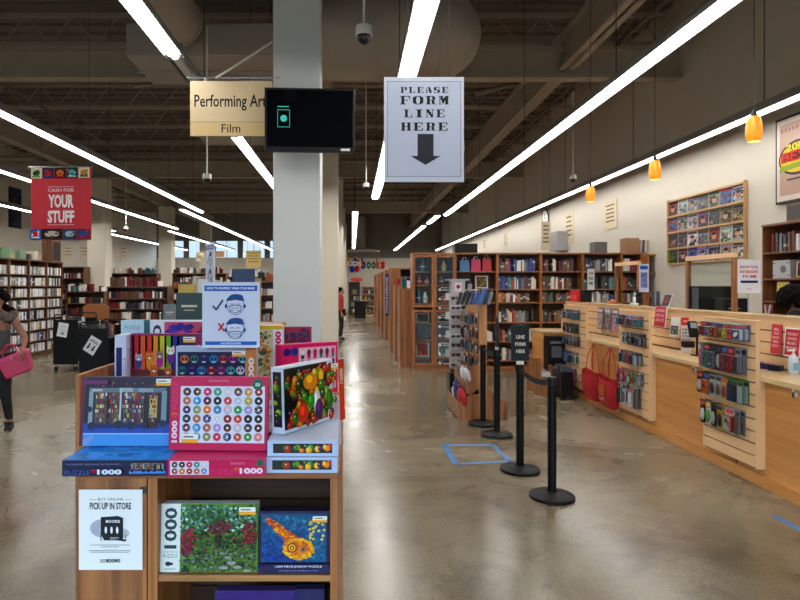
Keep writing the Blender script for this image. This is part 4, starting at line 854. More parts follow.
for (a_, b_), lab in zip(zip(ys, ys[1:]), labs):
    t = thing('counter_cabinet', lab, 'counter', (CF, (a_ + b_) / 2, 0), 0, 'counter base sections'); h = (b_ - a_) / 2 - .002
    MB().box(.02, 1.05, -h, h, .1, .895).build('body', BIRCH, t)
    MB().box(0, .02, -h, h, .1, .895).build('front_panel', BIRCH, t, bevel=.002)
    MB().box(-.02, .9, -h, h, 0, .1).build('plinth', BIRCH, t, bevel=.002)
    for q in (-h, h - .012): MB().box(-.004, 0, q, q + .012, .1, .895).build('edge_strip', mat('birch_edge', (150, 100, 54), .5), t)
    for q in (-h * .3,): MB().box(-.03, 0, q - .01, q + .01, .83, .87).box(-.03, -.022, q - .01, q + .01, .83, .9).build('bag_hook', WHITE, t)
tag(MB().box(CF - .045, BK, 3.0, 9.72, .896, LED_Z).build('counter_ledge', LEDGE, bevel=.004), 'long pale laminate ledge running along the whole counter', 'counter ledge')
tag(MB().box(BK + .03, CF + 1.35, 3.0, 9.72, .97, 1.0).build('staff_worktop', LEDGE, bevel=.004), 'staff side worktop behind the slat wall', 'worktop')
for (a_, b_), nm in zip(bays, names):
    slatboard('slat_panel', 'tall slat panel of hanging goods ' + nm, SF, a_, b_, .155, 1.39, cheek=CF + .0, cat='display panel')
for (a_, b_), lab in zip([(3.0, 5.0), (5.0, 6.85), (6.86, 8.7), (8.71, 10.95)], ['under the red framed notice', 'behind the white arrow card', 'behind the grey magazine holder', 'behind the far hanging goods']):
    slatboard('slat_wall', 'slatted counter back ' + lab, BK, a_, b_, LED_Z + .002, 1.39, cat='display panel')
tag(MB().box(BK - .012, BK + .16, 3.0, 10.95, 1.41, 1.43).build('capping_board', LEDGE, bevel=.003), 'narrow cap board along the top of the slatted counter back', 'counter cap')
# hanging goods: each pack is a thing
PKM = {}
def pack(label, x, y, z, w, h, d, c1, c2, kind='box', cat='packet', rz=-PI / 2, group='packets hanging on the slat panels'):
    c1 = tuple(int(v * .72) for v in c1); c2 = tuple(int(v * .74) for v in c2)
    """front lower middle at x, y, z"""
    t = thing('hanging_packet', label, cat, (x, y, z), rz, group)
    MB().box(-w / 2, w / 2, 0, .003, 0, h).build('backing_card', mat('card_%d_%d_%d' % tuple(c1), c1, .45), t)
    m2 = mat('goods_%d_%d_%d' % tuple(c2), c2, .3)
    if kind == 'box': MB().box(-w * .4, w * .4, -d, 0, h * .06, h * .7).build('blister', m2, t, bevel=.004)
    if kind == 'box': q_ = Art(.0006); q_.paint(-w * .36, h * .1, w * .36, h * .66, lambda u, v, r: vary(c2 if r.random() < .6 else c1, r, 60), 9, w * .14, int(z * 1000 + y * 100)); q_.put('pack_print', t, loc=(0, -d - .0005, 0))
    elif kind == 'tube': MB().cyl((0, -d * .5, h * .05), (0, -d * .5, h * .75), w * .3, 10).build('blister', m2, t, smooth=True)
    elif kind == 'pens':
        for i in range(4): MB().cyl((-w * .36 + i * w * .24, -.01, h * .05), (-w * .36 + i * w * .24, -.01, h * .78), w * .09, 8).build('pen', m2, t)
    else: q_ = Art(.0006); q_.paint(-w * .46, h * .04, w * .46, h * .72, lambda u, v, r: vary(c1, r, 50), 9, w * .14, int(z * 1000 + y * 100)); q_.put('pack_print', t, loc=(0, -.0005, 0)); MB().ell((0, -d * .3, h * .38), (w * .28, d * .5, h * .27), n=12, k=8).build('blister', m2, t, smooth=True)
    MB().box(-w * .34, w * .34, -.004, 0, h * .78, h * .93).build('header_print', mat('header_%d' % (sum(c2) % 5), [(220, 220, 225), (200, 60, 60), (60, 90, 170), (230, 190, 60), (40, 40, 44)][sum(c2) % 5], .5), t)
    MB().cyl((0, .004, h + .0), (0, -d - .02, h + .004), .0022, 5).build('hook', STEEL, t)
    return t
CN = {'black': (24, 24, 28), 'dark red': (110, 24, 40), 'white': (226, 226, 226), 'grey': (120, 120, 126), 'sky blue': (100, 170, 214), 'green': (90, 180, 60), 'red': (196, 40, 50), 'yellow': (226, 190, 60), 'navy': (36, 50, 96), 'brown': (110, 80, 60), 'pink': (214, 110, 140), 'teal': (60, 130, 130), 'orange': (220, 120, 50), 'silver': (180, 184, 190)}
LAYOUT = {0: [  # rows from the top: z bottom, height, list of (fraction along, width, card, goods, shape)
    (1.225, .14, [(.07, .1, 'dark red', 'red', 'box'), (.2, .09, 'grey', 'silver', 'box'), (.33, .1, 'red', 'orange', 'box'), (.47, .1, 'silver', 'brown', 'ell'), (.6, .08, 'teal', 'yellow', 'box'), (.72, .09, 'sky blue', 'red', 'box'), (.86, .13, 'sky blue', 'white', 'box')]),
    (.93, .23, [(.03, .06, 'green', 'pink', 'tube'), (.15, .1, 'black', 'teal', 'box'), (.29, .1, 'black', 'grey', 'box'), (.43, .09, 'black', 'silver', 'ell'), (.56, .1, 'dark red', 'dark red', 'box'), (.7, .1, 'dark red', 'red', 'box'), (.84, .08, 'silver', 'grey', 'box')]),
    (.68, .2, [(-.02, .11, 'black', 'white', 'ell'), (.14, .1, 'black', 'orange', 'box'), (.28, .1, 'white', 'black', 'ell'), (.42, .1, 'white', 'brown', 'ell'), (.55, .08, 'yellow', 'red', 'ell'), (.67, .07, 'green', 'navy', 'pens'), (.78, .07, 'green', 'black', 'pens'), (.89, .07, 'green', 'silver', 'pens')]),
    (.4, .22, [(.06, .1, 'black', 'white', 'ell'), (.18, .1, 'white', 'green', 'ell'), (.31, .1, 'black', 'silver', 'ell'), (.45, .1, 'yellow', 'black', 'ell'), (.66, .14, 'white', 'red', 'box'), (.82, .07, 'silver', 'brown', 'pens')])],
 1: [(1.215, .13, [(.12, .1, 'sky blue', 'navy', 'box'), (.28, .1, 'dark red', 'brown', 'box'), (.45, .11, 'white', 'dark red', 'box'), (.62, .1, 'silver', 'pink', 'box'), (.8, .11, 'silver', 'teal', 'box')]),
    (1.0, .14, [(.3, .1, 'white', 'grey', 'ell'), (.62, .11, 'silver', 'black', 'box'), (.78, .11, 'silver', 'black', 'ell'), (.92, .07, 'black', 'grey', 'box')]),
    (.76, .15, [(.22, .09, 'silver', 'navy', 'tube'), (.36, .09, 'grey', 'teal', 'tube'), (.5, .09, 'silver', 'red', 'tube'), (.64, .09, 'white', 'navy', 'tube'), (.78, .09, 'grey', 'silver', 'tube')]),
    (.52, .15, [(.08, .08, 'red', 'dark red', 'ell'), (.22, .08, 'dark red', 'white', 'ell'), (.36, .08, 'white', 'red', 'ell'), (.5, .08, 'green', 'white', 'ell'), (.65, .08, 'green', 'red', 'ell'), (.84, .09, 'white', 'silver', 'ell')]),
    (.24, .26, [(.12, .07, 'white', 'black', 'tube'), (.3, .1, 'white', 'grey', 'ell'), (.6, .1, 'silver', 'white', 'box'), (.75, .08, 'white', 'brown', 'pens')])],
 2: [(1.2, .14, [(.1, .12, 'white', 'dark red', 'box'), (.3, .12, 'teal', 'silver', 'box'), (.5, .12, 'sky blue', 'grey', 'box'), (.72, .12, 'silver', 'teal', 'box')]),
    (.98, .15, [(.12, .11, 'brown', 'black', 'ell'), (.3, .11, 'dark red', 'grey', 'ell'), (.48, .11, 'black', 'silver', 'ell'), (.66, .11, 'grey', 'brown', 'ell')]),
    (.78, .16, [(.14, .11, 'silver', 'navy', 'box'), (.32, .1, 'grey', 'black', 'ell'), (.5, .1, 'white', 'grey', 'ell'), (.7, .12, 'silver', 'brown', 'ell')]),
    (.52, .18, [(.1, .11, 'teal', 'navy', 'ell'), (.28, .11, 'grey', 'sky blue', 'box'), (.46, .11, 'silver', 'navy', 'box'), (.66, .11, 'white', 'teal', 'ell')]),
    (.24, .2, [(.1, .12, 'navy', 'grey', 'ell'), (.3, .11, 'brown', 'yellow', 'box'), (.55, .1, 'red', 'pink', 'tube')])]}
rown = ['top', 'second', 'third', 'fourth', 'lowest']
for b_, rows in LAYOUT.items():
    ya, yb_ = bays[b_]
    for ri, (z, h, lst) in enumerate(rows):
        for ci, (f, w_, c1, c2, kd) in enumerate(lst):
            for dep in (0, .045):
                y = yb_ - .06 - f * (yb_ - ya - .1) + dep * .1
                pos = ['first', 'second', 'third', 'fourth', 'fifth', 'sixth', 'seventh', 'eighth'][ci]
                pack('%s on %s packet, %s %s, %s row, slat panel %s' % (c2, c1, 'outer' if dep else 'inner', pos, rown[ri], ['by the bottle', 'by tote bags', 'at counter end'][b_]), SF - .008 - dep, y, z, w_, h, .03, CN[c1], CN[c2], kd)
# red tote bags
RED = mat('red_fabric', (170, 10, 22), .6, var=.08, scale=30)
for yc, lab, extra in ((8.37, 'red tote bag hanging open, farther along the counter', 1), (7.83, 'red tote bag with a pale printed square hanging by a slat panel', 0)):
    t = thing('tote_bag', lab, 'bag', (CF - .125, yc, .12), -PI / 2, 'red tote bags hanging from the counter')
    m = MB(); n = 10; prof = []
    for j, (z, w_, d) in enumerate(((0, .19, .05), (.03, .215, .07), (.22, .25, .085 + .02 * extra), (.38, .265, .06 + .03 * extra))):
        for i in range(20):
            a_ = 2 * PI * i / 20; s_ = abs(math.cos(a_)) ** .5 * (1 if math.cos(a_) > 0 else -1)
            prof.append((w_ * s_, d * math.sin(a_), z + (.03 * math.cos(a_ * 2) if j == 3 else 0)))
    fs = [(j * 20 + i, j * 20 + (i + 1) % 20, (j + 1) * 20 + (i + 1) % 20, (j + 1) * 20 + i) for j in range(3) for i in range(20)] + [tuple(range(20))]
    m.add(prof, fs).build('bag_body', RED, t, smooth=True)
    for s_ in (-1, 1):
        m = MB(); pts = [(-.11, s_ * .05, .4), (-.075, s_ * .04, .6), (-.03, 0.02, .77), (.03, .02, .77), (.075, s_ * .04, .6), (.11, s_ * .05, .4)]
        for p, q in zip(pts, pts[1:]): m.add([(p[0] - .012, p[1], p[2]), (p[0] + .012, p[1], p[2]), (q[0] + .012, q[1], q[2]), (q[0] - .012, q[1], q[2])], [(0, 1, 2, 3)])
        o = m.build('handle', RED, t); sm = o.modifiers.new('s', 'SOLIDIFY'); sm.thickness = .003
    if not extra:
        a = Art(.001); a.rect(-.07, .16, .08, .3, (190, 120, 60)); a.text('BOOKS', 0, .1, .03, .14, (230, 200, 190), .03); a.put('print_patch', t, loc=(0, -.1, 0))
t = thing('lanyard', 'red and white tag dangling from the bags beside the slat panel', 'tag', (CF - .09, 7.66, .1), -PI / 2)
MB().box(-.012, .012, 0, .003, .1, .6).build('strap', RED, t); MB().box(-.03, .03, -.002, .002, 0, .13).build('card', WHITEP, t)
# things on the ledge and cap
def plate(name, label, cat, x, y, z, w, h, col, rz=0, tilt=0, th=.004, art=None, border=None, stand=None, mt=None):
    t = thing(name, label, cat, (x, y, z), rz, rot=(-tilt, 0, rz))
    MB().box(-w / 2, w / 2, 0, th, 0, h).build('sheet', mt or mat('sheet_%d_%d_%d' % tuple(col), col, .4), t)
    if border: MB().box(-w / 2 - border, w / 2 + border, .001, th + .006, -border, h + border).build('frame', WHITEP, t, bevel=.001)
    if stand: MB().box(-w / 2, w / 2, 0, .06, -.004, 0).build('base', mt or WHITEP, t)
    if art: a = Art(.0006); art(a, w, h); a.put('printing', t, loc=(0, -.0008, 0))
    return t
def lines(col, words, z0=.2, z1=.9):
    def f(a, w, h):
        n = len(words); st = (z1 - z0) / n
        for i, wd in enumerate(words): a.text(wd, 0, h * (z1 - (i + 1) * st + st * .2), h * st * .6, min(w * .8, w * .13 * len(wd)), col, .03)
    return f
y = 6.9
plate('arrow_card', 'white card with black lines and an arrow standing on the ledge', 'sign', Xp(686.5, y), y, LED_Z + .004, .125, .3, (232, 230, 232), art=lambda a, w, h: (lines((40, 40, 60), ['PLEASE', 'STEP UP', 'TO THE NEXT', 'REGISTER'], .4, .92)(a, w, h), a.rect(-w * .28, h * .2, w * .08, h * .25, (14, 14, 14)), a.poly([(w * .05, h * .13), (w * .3, h * .225), (w * .05, h * .32)], (14, 14, 14))), stand=1)
plate('red_card', 'small red card clipped above the white arrow card', 'sign', Xp(686, 6.95), 6.95, LED_Z + .31, .11, .085, (214, 30, 30), art=lambda a, w, h: a.rect(-w * .3, h * .35, w * .3, h * .6, (240, 190, 180)))
MB_ = thing('card_reader', 'black card payment terminal on a stand on the ledge', 'card reader', (Xp(697, 6.55), 6.55, LED_Z + .001))
MB().box(-.05, .05, -.04, .04, 0, .012).build('base', BLACK, MB_, bevel=.003); MB().cyl((0, 0, .01), (0, 0, .2), .012, 10).build('pole', BLACK, MB_)
MB().box(-.045, .045, -.03, .01, .2, .38, M=Matrix.Rotation(-.3, 4, 'X')).build('terminal_body', BLACK, MB_, bevel=.006); MB().box(-.033, .033, -.032, -.03, .3, .36, M=Matrix.Rotation(-.3, 4, 'X')).build('screen', mat('reader_screen', (150, 170, 180), .2), MB_)
MB().box(-.16, -.05, -.05, .03, .09, .16).build('pin_pad', BLACK, MB_, bevel=.006)
# acrylic red notices
RA = lambda ws: lines((244, 214, 214), ws)
plate('acrylic_notice', 'plain tall red notice on the slatted counter back beside the framed one', 'sign', 3.875, Yx(775, 3.875), 1.08, .13, .27, (208, 36, 56), -PI / 2, math.radians(4), art=RA(['SELL', 'YOUR', 'BOOKS', 'HERE', 'TODAY']))
plate('framed_notice', 'red notice in a white frame above the sanitiser bottle', 'sign', 3.86, Yx(791, 3.86), 1.09, .17, .23, (196, 20, 36), -PI / 2, math.radians(5), border=.012, art=RA(['WE BUY', 'BOOKS', 'MUSIC', 'MOVIES']))
plate('acrylic_notice', 'red notice with white lettering on the slatted back beside the second slat panel', 'sign', 3.8, Yx(659, 3.8), 1.2, .26, .25, (196, 24, 50), -PI / 2, math.radians(6), art=RA(['SAVE BIG', 'EVERY DAY', 'ASK US']), border=.004)
plate('flyer_holder', 'white flyer with a grey photo next to the red notice', 'flyer', 3.84, Yx(674, 3.84), 1.1, .2, .23, (226, 224, 220), -PI / 2, math.radians(5), art=lambda a, w, h: a.paint(-w * .4, h * .1, w * .4, h * .55, lambda u, v, r: vary((120, 120, 120), r, 60), 40, .02, 3))
for i, (c, f) in enumerate((((108, 98, 112), 'grey'), ((150, 146, 150), 'silver'), ((96, 84, 96), 'dark mauve'))):
    y = Yx(599 + 7.5 * i, 3.84)
    plate('magazine', '%s magazine in the clear holder between the slat panels, %s' % (f, ['first', 'middle', 'last'][i]), 'magazine', 3.85 - i * .002, y, 1.03, .2, .34, c, -PI / 2, math.radians(3), art=lambda a, w, h: (a.paint(-w * .45, h * .05, w * .45, h * .7, lambda u, v, r: vary((150, 140, 150), r, 60), 50, .02, i), a.rect(-w * .4, h * .8, w * .4, h * .92, (214, 210, 216))))
# bottle
y = 5.18; t = thing('sanitiser_bottle', 'clear pump bottle of hand sanitiser standing on the ledge', 'bottle', (Xp(793.5, y), y, LED_Z + .001))
MB().lathe([(0, 0), (.033, 0), (.036, .01), (.036, .12), (.03, .145), (.014, .155), (.014, .165)], 20, sx=1.25).build('bottle_body', mat('clear_plastic', (214, 224, 230), .15), t, smooth=True)
MB().box(-.03, .03, -.0375, -.036, .035, .1).build('paper_label', mat('bottle_label', (150, 190, 214), .5), t); MB().cyl((0, 0, .165), (0, 0, .2), .008, 8).box(-.05, .01, -.008, .008, .195, .21).build('pump', WHITE, t); MB().cyl((0, 0, .155), (0, 0, .17), .017, 12).build('cap', WHITE, t)
for i, (yy, c, l) in enumerate(((5.62, (30, 36, 90), 'navy'), (5.5, (60, 40, 110), 'purple'), (5.38, (24, 24, 50), 'dark'))):
    tag(MB().box(-.035, .035, -.05, .05, 0, .05).build('gift_card_box', mat('giftbox_%d' % i, c, .35), loc=(3.8, yy, LED_Z + .001), rot=(0, 0, .3 * i), bevel=.004), '%s small card box on the ledge beside the sanitiser bottle' % l, 'box')
# on the cap
def on_cap(px, y=None, x=3.95): return (x, Yx(px, x), 1.4305)
p = on_cap(577); t = thing('card_box', 'red box with pale print standing on the far end of the counter cap', 'box', p, -PI / 2)
MB().box(-.2, .14, -.05, .05, 0, .19).build('box_body', mat('box_red', (206, 24, 34), .45), t, bevel=.003); a = Art(.001); a.text('BOOKS', -.03, .05, .06, .26, (236, 150, 140), .03); a.put('printing', t, loc=(0, -.051, 0))
p = on_cap(586); tag(MB().box(-.1, .1, -.06, .06, 0, .2).build('speaker_box', BLACK, loc=p, rot=(0, 0, -PI / 2), bevel=.004), 'black box standing next to the red one on the counter cap', 'box')
p = on_cap(612); t = thing('toy_figure', 'small orange toy lying on the counter cap', 'toy', p)
MB().ell((0, .06, .02), (.03, .09, .02)).build('body', mat('toy_orange', (214, 110, 70), .5), t, smooth=True); MB().ell((0, -.06, .03), (.03, .03, .03)).build('head', mat('toy_orange', (214, 110, 70), .5), t, smooth=True)
p = on_cap(638); t = thing('plush_toy', 'black and white plush toy sitting on the counter cap', 'toy', p)
FUR = mat('black_plush', (24, 24, 28), .9); WF_ = mat('white_plush', (225, 225, 222), .9)
MB().ell((0, 0, .07), (.06, .07, .075)).build('body', FUR, t, smooth=True); MB().ell((0, 0, .17), (.05, .055, .05)).build('head', FUR, t, smooth=True); MB().ell((-.035, 0, .07), (.035, .045, .055)).build('belly', WF_, t, smooth=True)
MB().ell((-.04, 0, .16), (.02, .03, .02)).build('muzzle', WF_, t, smooth=True)
for s_ in (-1, 1): MB().ell((0, s_ * .045, .215), (.015, .02, .02)).build('ear', FUR, t, smooth=True); MB().ell((-.05, s_ * .05, .02), (.04, .025, .02)).build('foot', WF_, t, smooth=True)
p = on_cap(648); t = thing('bottle_rack', 'small dark rack of little bottles behind the plush toy', 'rack', (p[0] + .1, p[1], p[2]))
MB().box(-.04, .04, -.1, .1, 0, .02).build('base', BLACK, t)
for i in range(5): MB().cyl((0, -.08 + i * .04, .02), (0, -.08 + i * .04, .2), .013, 8).build('bottle', mat('little_bottle_%d' % (i % 3), [(40, 50, 90), (90, 80, 70), (150, 150, 160)][i % 3], .3), t, smooth=True)
plate('tilted_display', 'black display card with red lettering propped on the counter cap', 'sign', *on_cap(664), .17, .17, (24, 18, 18), -PI / 2, math.radians(20), art=lines((210, 50, 40), ['NOW', 'HIRING'], .3, .8), border=.006)
# sneeze guards
for (pa, pb, lab) in ((687, 736, 'wood framed clear screen standing over the register monitor'), (616, 640, 'wood framed clear screen farther along the counter')):
    x = 4.0; ya, yb_ = Yx(pb, x), Yx(pa, x); L_ = yb_ - ya; z = 1.431; hh = 2.0 - z
    t = thing('screen_guard', lab, 'screen', (x, (ya + yb_) / 2, z))
    for q in (-L_ / 2, L_ / 2 - .05): MB().box(-.02, .02, q, q + .05, 0, hh).build('post', PINE, t, bevel=.002)
    MB().box(-.02, .02, -L_ / 2, L_ / 2, hh, hh + .05).build('top_rail', MAPLE, t, bevel=.002); MB().box(-.002, .002, -L_ / 2 + .05, L_ / 2 - .05, .0, hh).build('pane', GLASS, t)
y = 6.05
plate('hanging_notice', 'white notice with red words and a blue bar fixed beside the clear screen', 'sign', Xp(749, y), y, Zp(293, y), .22, .34, (226, 222, 226), math.radians(-4), art=lambda a, w, h: (lines((200, 60, 76), ['SHOW YOUR', 'FAST DISCOUNT', 'TO ME'], .42, .84)(a, w, h), a.rect(-w * .38, h * .3, w * .38, h * .37, (40, 60, 120)), a.text('BOOKS', 0, h * .1, h * .05, w * .2, (200, 40, 50))))
tag(MB().cyl((0, 0, 0), (0, 0, Zp(293, y) - 1.0), .006, 6).build('notice_stand', STEEL, loc=(Xp(749, y), y + .012, 1.001)), 'thin steel stand holding the white notice with red words', 'stand')
y = 8.1; plate('hanging_notice', 'blue and white notice fixed on the farther clear screen', 'sign', Xp(644, y), y, Zp(292, y), .13, .38, (196, 206, 222), 0, art=lambda a, w, h: (a.rect(-w * .4, h * .8, w * .4, h * .93, (50, 100, 170)), a.paint(-w * .35, h * .15, w * .35, h * .7, lambda u, v, r: vary((110, 130, 170), r, 40), 30, .015, 2)))
y = 8.9; plate('hanging_notice', 'white notice hanging over the far counter end', 'sign', Xp(591, 11.9), 11.9, Zp(290, 11.9), .14, .42, (206, 204, 200), 0, art=lines((60, 60, 60), ['STAFF', 'PICKS', 'HERE'], .2, .9))
# register monitor etc.
y = 6.75; t = thing('monitor', 'black monitor seen from behind on the staff worktop', 'monitor', (Xp(733, y), y, 1.001), math.radians(8))
MB().box(-.2, .2, 0, .05, .33, .56).build('casing', BLACK, t, bevel=.008); MB().box(-.1, .1, -.02, 0, .4, .5).build('rear_hump', BLACK, t, bevel=.006); MB().cyl((0, .02, .01), (0, .02, .4), .025, 10).build('pole', BLACK, t); MB().box(-.12, .12, -.08, .12, 0, .015).build('base', BLACK, t, bevel=.004)
MB().box(-.07, .07, -.022, -.02, .44, .455).build('emblem', STEEL, t)
y = 7.1; t = thing('back_monitor', 'large dark glossy display behind the clear screen', 'monitor', (Xp(711, y), y, 1.001))
MB().box(-.26, .26, 0, .05, .35, .7).build('casing', mat('dark_brown_plastic', (38, 28, 26), .3), t, bevel=.006); MB().box(-.25, .25, -.003, 0, .36, .69).build('screen', SCR, t); MB().cyl((0, .03, 0), (0, .03, .36), .03, 10).build('pole', BLACK, t); MB().box(-.15, .15, -.08, .12, 0, .015).build('base', BLACK, t)
MB().box(-.23, -.15, -.01, -.004, .3, .68).build('customer_display', mat('grey_display', (90, 92, 104), .3), t)
t = thing('supply_pot', 'blue and white printed pot of supplies beside the white notice', 'pot', (4.35, 6.3, 1.001))
MB().lathe([(0, 0), (.05, 0), (.055, .35), (.045, .35), (.045, .02)], 16).build('pot', mat('pot_blue', (40, 60, 130), .5), t, smooth=True); r = random.Random(1)
for i in range(6): MB().cyl((r.uniform(-.02, .02), r.uniform(-.02, .02), .2), (r.uniform(-.06, .06), r.uniform(-.03, .03), .5), .007, 6).build('pen', mat('pen_%d' % (i % 3), [(200, 200, 205), (190, 50, 60), (40, 70, 150)][i % 3], .4), t)
# far end of the counter
t = thing('counter_return', 'low birch counter return at the far end of the service counter', 'counter', (3.49, 10.1, 0))
MB().box(-.37, .37, -.3, .3, 0, .93).build('body', BIRCH, t); MB().box(-.39, .39, -.32, .32, .93, .965).build('counter_top', LEDGE, t, bevel=.003)
t = thing('wooden_organiser', 'small wooden desk organiser on the counter return', 'organiser', (3.62, 9.95, .966))
for z in (0, .08, .16): MB().box(-.12, .12, -.08, .08, z, z + .012).build('shelf', MAPLE, t)
for q in (-.12, .11): MB().box(q, q + .012, -.08, .08, 0, .2).build('side_panel', MAPLE, t)
t = thing('drop_box', 'tall black drop box with a grey label before the counter return', 'box', (Xp(554.5, 9.66), 9.66, .4))
MB().box(-.14, .14, -.1, .1, -.4, .5).build('box_body', BLACK, t, bevel=.006); MB().box(-.08, .08, -.104, -.1, .16, .34).build('paper_label', mat('label_grey', (90, 92, 98), .5), t); MB().box(-.1, .1, -.104, -.1, .38, .42).build('slot', STEEL, t)
t = thing('trolley_bin', 'low black rolling bin of folders beside the slat panel', 'bin', (Xp(566, 9.0), 9.12, 0))
MB().box(-.1, .08, -.2, .2, .06, .42).build('bin_body', BLACK, t, bevel=.006)
for i in range(5): MB().box(-.08, .06, -.18 + i * .07, -.16 + i * .07, .3, .5).build('folder', mat('folder_%d' % (i % 3), [(60, 70, 90), (100, 96, 92), (40, 44, 60)][i % 3], .5), t)
for sx in (-.08, .06):
    for sy_ in (-.15, .15): MB().cyl((sx - .01, sy_, .03), (sx + .01, sy_, .03), .03, 12).build('caster', RUBBER, t)
t = thing('low_wooden_bin', 'low open wooden bin beside the black drop box', 'bin', (Xp(541, 9.6), 9.6, 0))
MB().box(-.12, -.1, -.35, .35, 0, .52).build('side_panel', PINE, t); MB().box(.1, .12, -.35, .35, 0, .45).build('side_panel', PINE, t); MB().box(-.1, .1, -.35, -.33, 0, .3).build('front_panel', PINE, t); MB().box(-.1, .1, .33, .35, 0, .5).build('back_panel', PINE, t); MB().box(-.1, .1, -.33, .33, .04, .06).build('base', PINE, t)
r = random.Random(4)
for i in range(7): tag(MB().box(-.09, .09, 0, .012, 0, .3).build('art_print', mat('print_%d' % (i % 4), [(210, 205, 200), (160, 150, 140), (120, 130, 150), (190, 170, 150)][i % 4], .5), loc=(Xp(541, 9.6), 9.35 + i * .07, .062), rot=(-.25, 0, 0)), 'print filed %s in the low wooden bin' % ['first', 'second', 'third', 'fourth', 'fifth', 'sixth', 'last'][i], 'print', 'prints in the low bin')
# ================================================================== QUEUE POSTS
def stanchion(label, px, Y, h=.97):
    t = thing('queue_post', label, 'queue post', (Xp(px, Y), Y, 0), 0, 'black queue posts')
    MB().lathe([(0, 0), (.178, 0), (.178, .022), (.165, .032), (.06, .05), (.042, .056), (.042, .06)], 40).build('base', BLACKM, t, smooth=True)
    MB().cyl((0, 0, .055), (0, 0, h - .07), .035, 20).build('pole', BLACKM, t, smooth=True); MB().cyl((0, 0, h - .07), (0, 0, h - .005), .038, 20).build('belt_housing', BLACK, t, smooth=True); MB().cyl((0, 0, h - .005), (0, 0, h), .03, 20).build('cap', BLACK, t)
    MB().box(-.045, -.03, -.012, .012, h - .06, h - .015).build('belt_clip', BLACK, t)
    return t
S = [(552, 4.82, .97), (520, 5.52, .98), (497, 6.82, .98), (483, 7.36, .98)]
for (px, Y, h), lab in zip(S, ('black queue post standing closest to the viewer', 'black queue post carrying the LINE FORMS HERE sign', 'black queue post beyond the blue tape with an edge-on sign', 'farthest black queue post by the wooden rack')): stanchion(lab, px, Y, h)
def belt(label, A_, B_, sag=.04):
    a = Vector((Xp(A_[0], A_[1]), A_[1], .925)); b_ = Vector((Xp(B_[0], B_[1]), B_[1], .925)); d = (b_ - a).normalized(); a += d * .045; b_ -= d * .045
    m = MB(); vs = []
    for i in range(13):
        t_ = i / 12; p = a.lerp(b_, t_); z = p.z - sag * 4 * t_ * (1 - t_); vs += [(p.x, p.y, z - .024), (p.x, p.y, z + .024)]
    m.add(vs, [(2 * i, 2 * i + 2, 2 * i + 3, 2 * i + 1) for i in range(12)]); o = m.build('queue_belt', mat('black_webbing', (16, 16, 18), .8), fix=False); s_ = o.modifiers.new('s', 'SOLIDIFY'); s_.thickness = .003
    tag(o, label, 'belt', 'queue belts')
belt('black belt stretched between the two posts closest to the viewer', S[1], S[0]); belt('black belt stretched between the two posts beyond the blue tape', S[3], S[2], .02)
def post_sign(label, px, Y, w, h, z, rz, art=True):
    t = thing('post_sign', label, 'sign', (Xp(px, Y), Y, z), rz)
    MB().box(-w / 2, w / 2, -.012, .012, .03, .03 + h).build('frame', BLACK, t, bevel=.003); MB().box(-.03, .03, -.02, .02, -.002, .03).build('mount_bracket', mat('bracket_cream', (214, 206, 180), .4), t)
    if art:
        a = Art(.0008); a.rect(-w / 2 + .012, .042, w / 2 - .012, .018 + h, (30, 28, 28))
        for i, wd in enumerate(('LINE', 'FORMS', 'HERE')): a.text(wd, 0, .03 + h * (.62 - i * .2), h * .1, w * .12 * len(wd), (214, 206, 196), .04)
        a.put('lettering', t, loc=(0, -.0125, 0))
post_sign('black sign reading LINE FORMS HERE on top of a queue post', 520, 5.52, .165, .33, .982, 0)
post_sign('black sign seen edge-on above the post beyond the blue tape', 497, 6.82, .165, .33, .982, math.radians(80))
# floor tape
TP = mat('blue_tape', (70, 120, 176), .6, var=.15, scale=20)
def tape(label, quads):
    t = thing('floor_tape', label, 'tape', (quads[0][0][0], quads[0][0][1], 0.0))
    o = Vector((quads[0][0][0], quads[0][0][1], 0))
    for a_, b_, w_ in quads:
        a_ = Vector((*a_, 0)) - o; b_ = Vector((*b_, 0)) - o; d = (b_ - a_).normalized(); n = Vector((-d.y, d.x, 0)) * w_ / 2
        vs = [a_ + n, a_ - n, b_ - n, b_ + n]; MB().add([(p.x, p.y, .0012) for p in vs] + [(p.x, p.y, .0002) for p in vs], [(0, 1, 2, 3), (4, 5, 6, 7), (0, 1, 5, 4), (1, 2, 6, 5), (2, 3, 7, 6), (3, 0, 4, 7)]).build('tape_strip', TP, t)
q = lambda px, py: (Xp(px, 1020 / (py - 286)), 1020 / (py - 286))
tape('blue tape rectangle stuck on the floor by the queue posts', [(q(442, 445), q(492, 445), .05), (q(493, 445), q(512, 463), .05), (q(456, 464), q(512, 461), .05), (q(444, 444), q(456, 464), .06)])
tape('short blue tape mark on the floor below the counter at the frame edge', [(q(774, 516), q(806, 533), .05)])
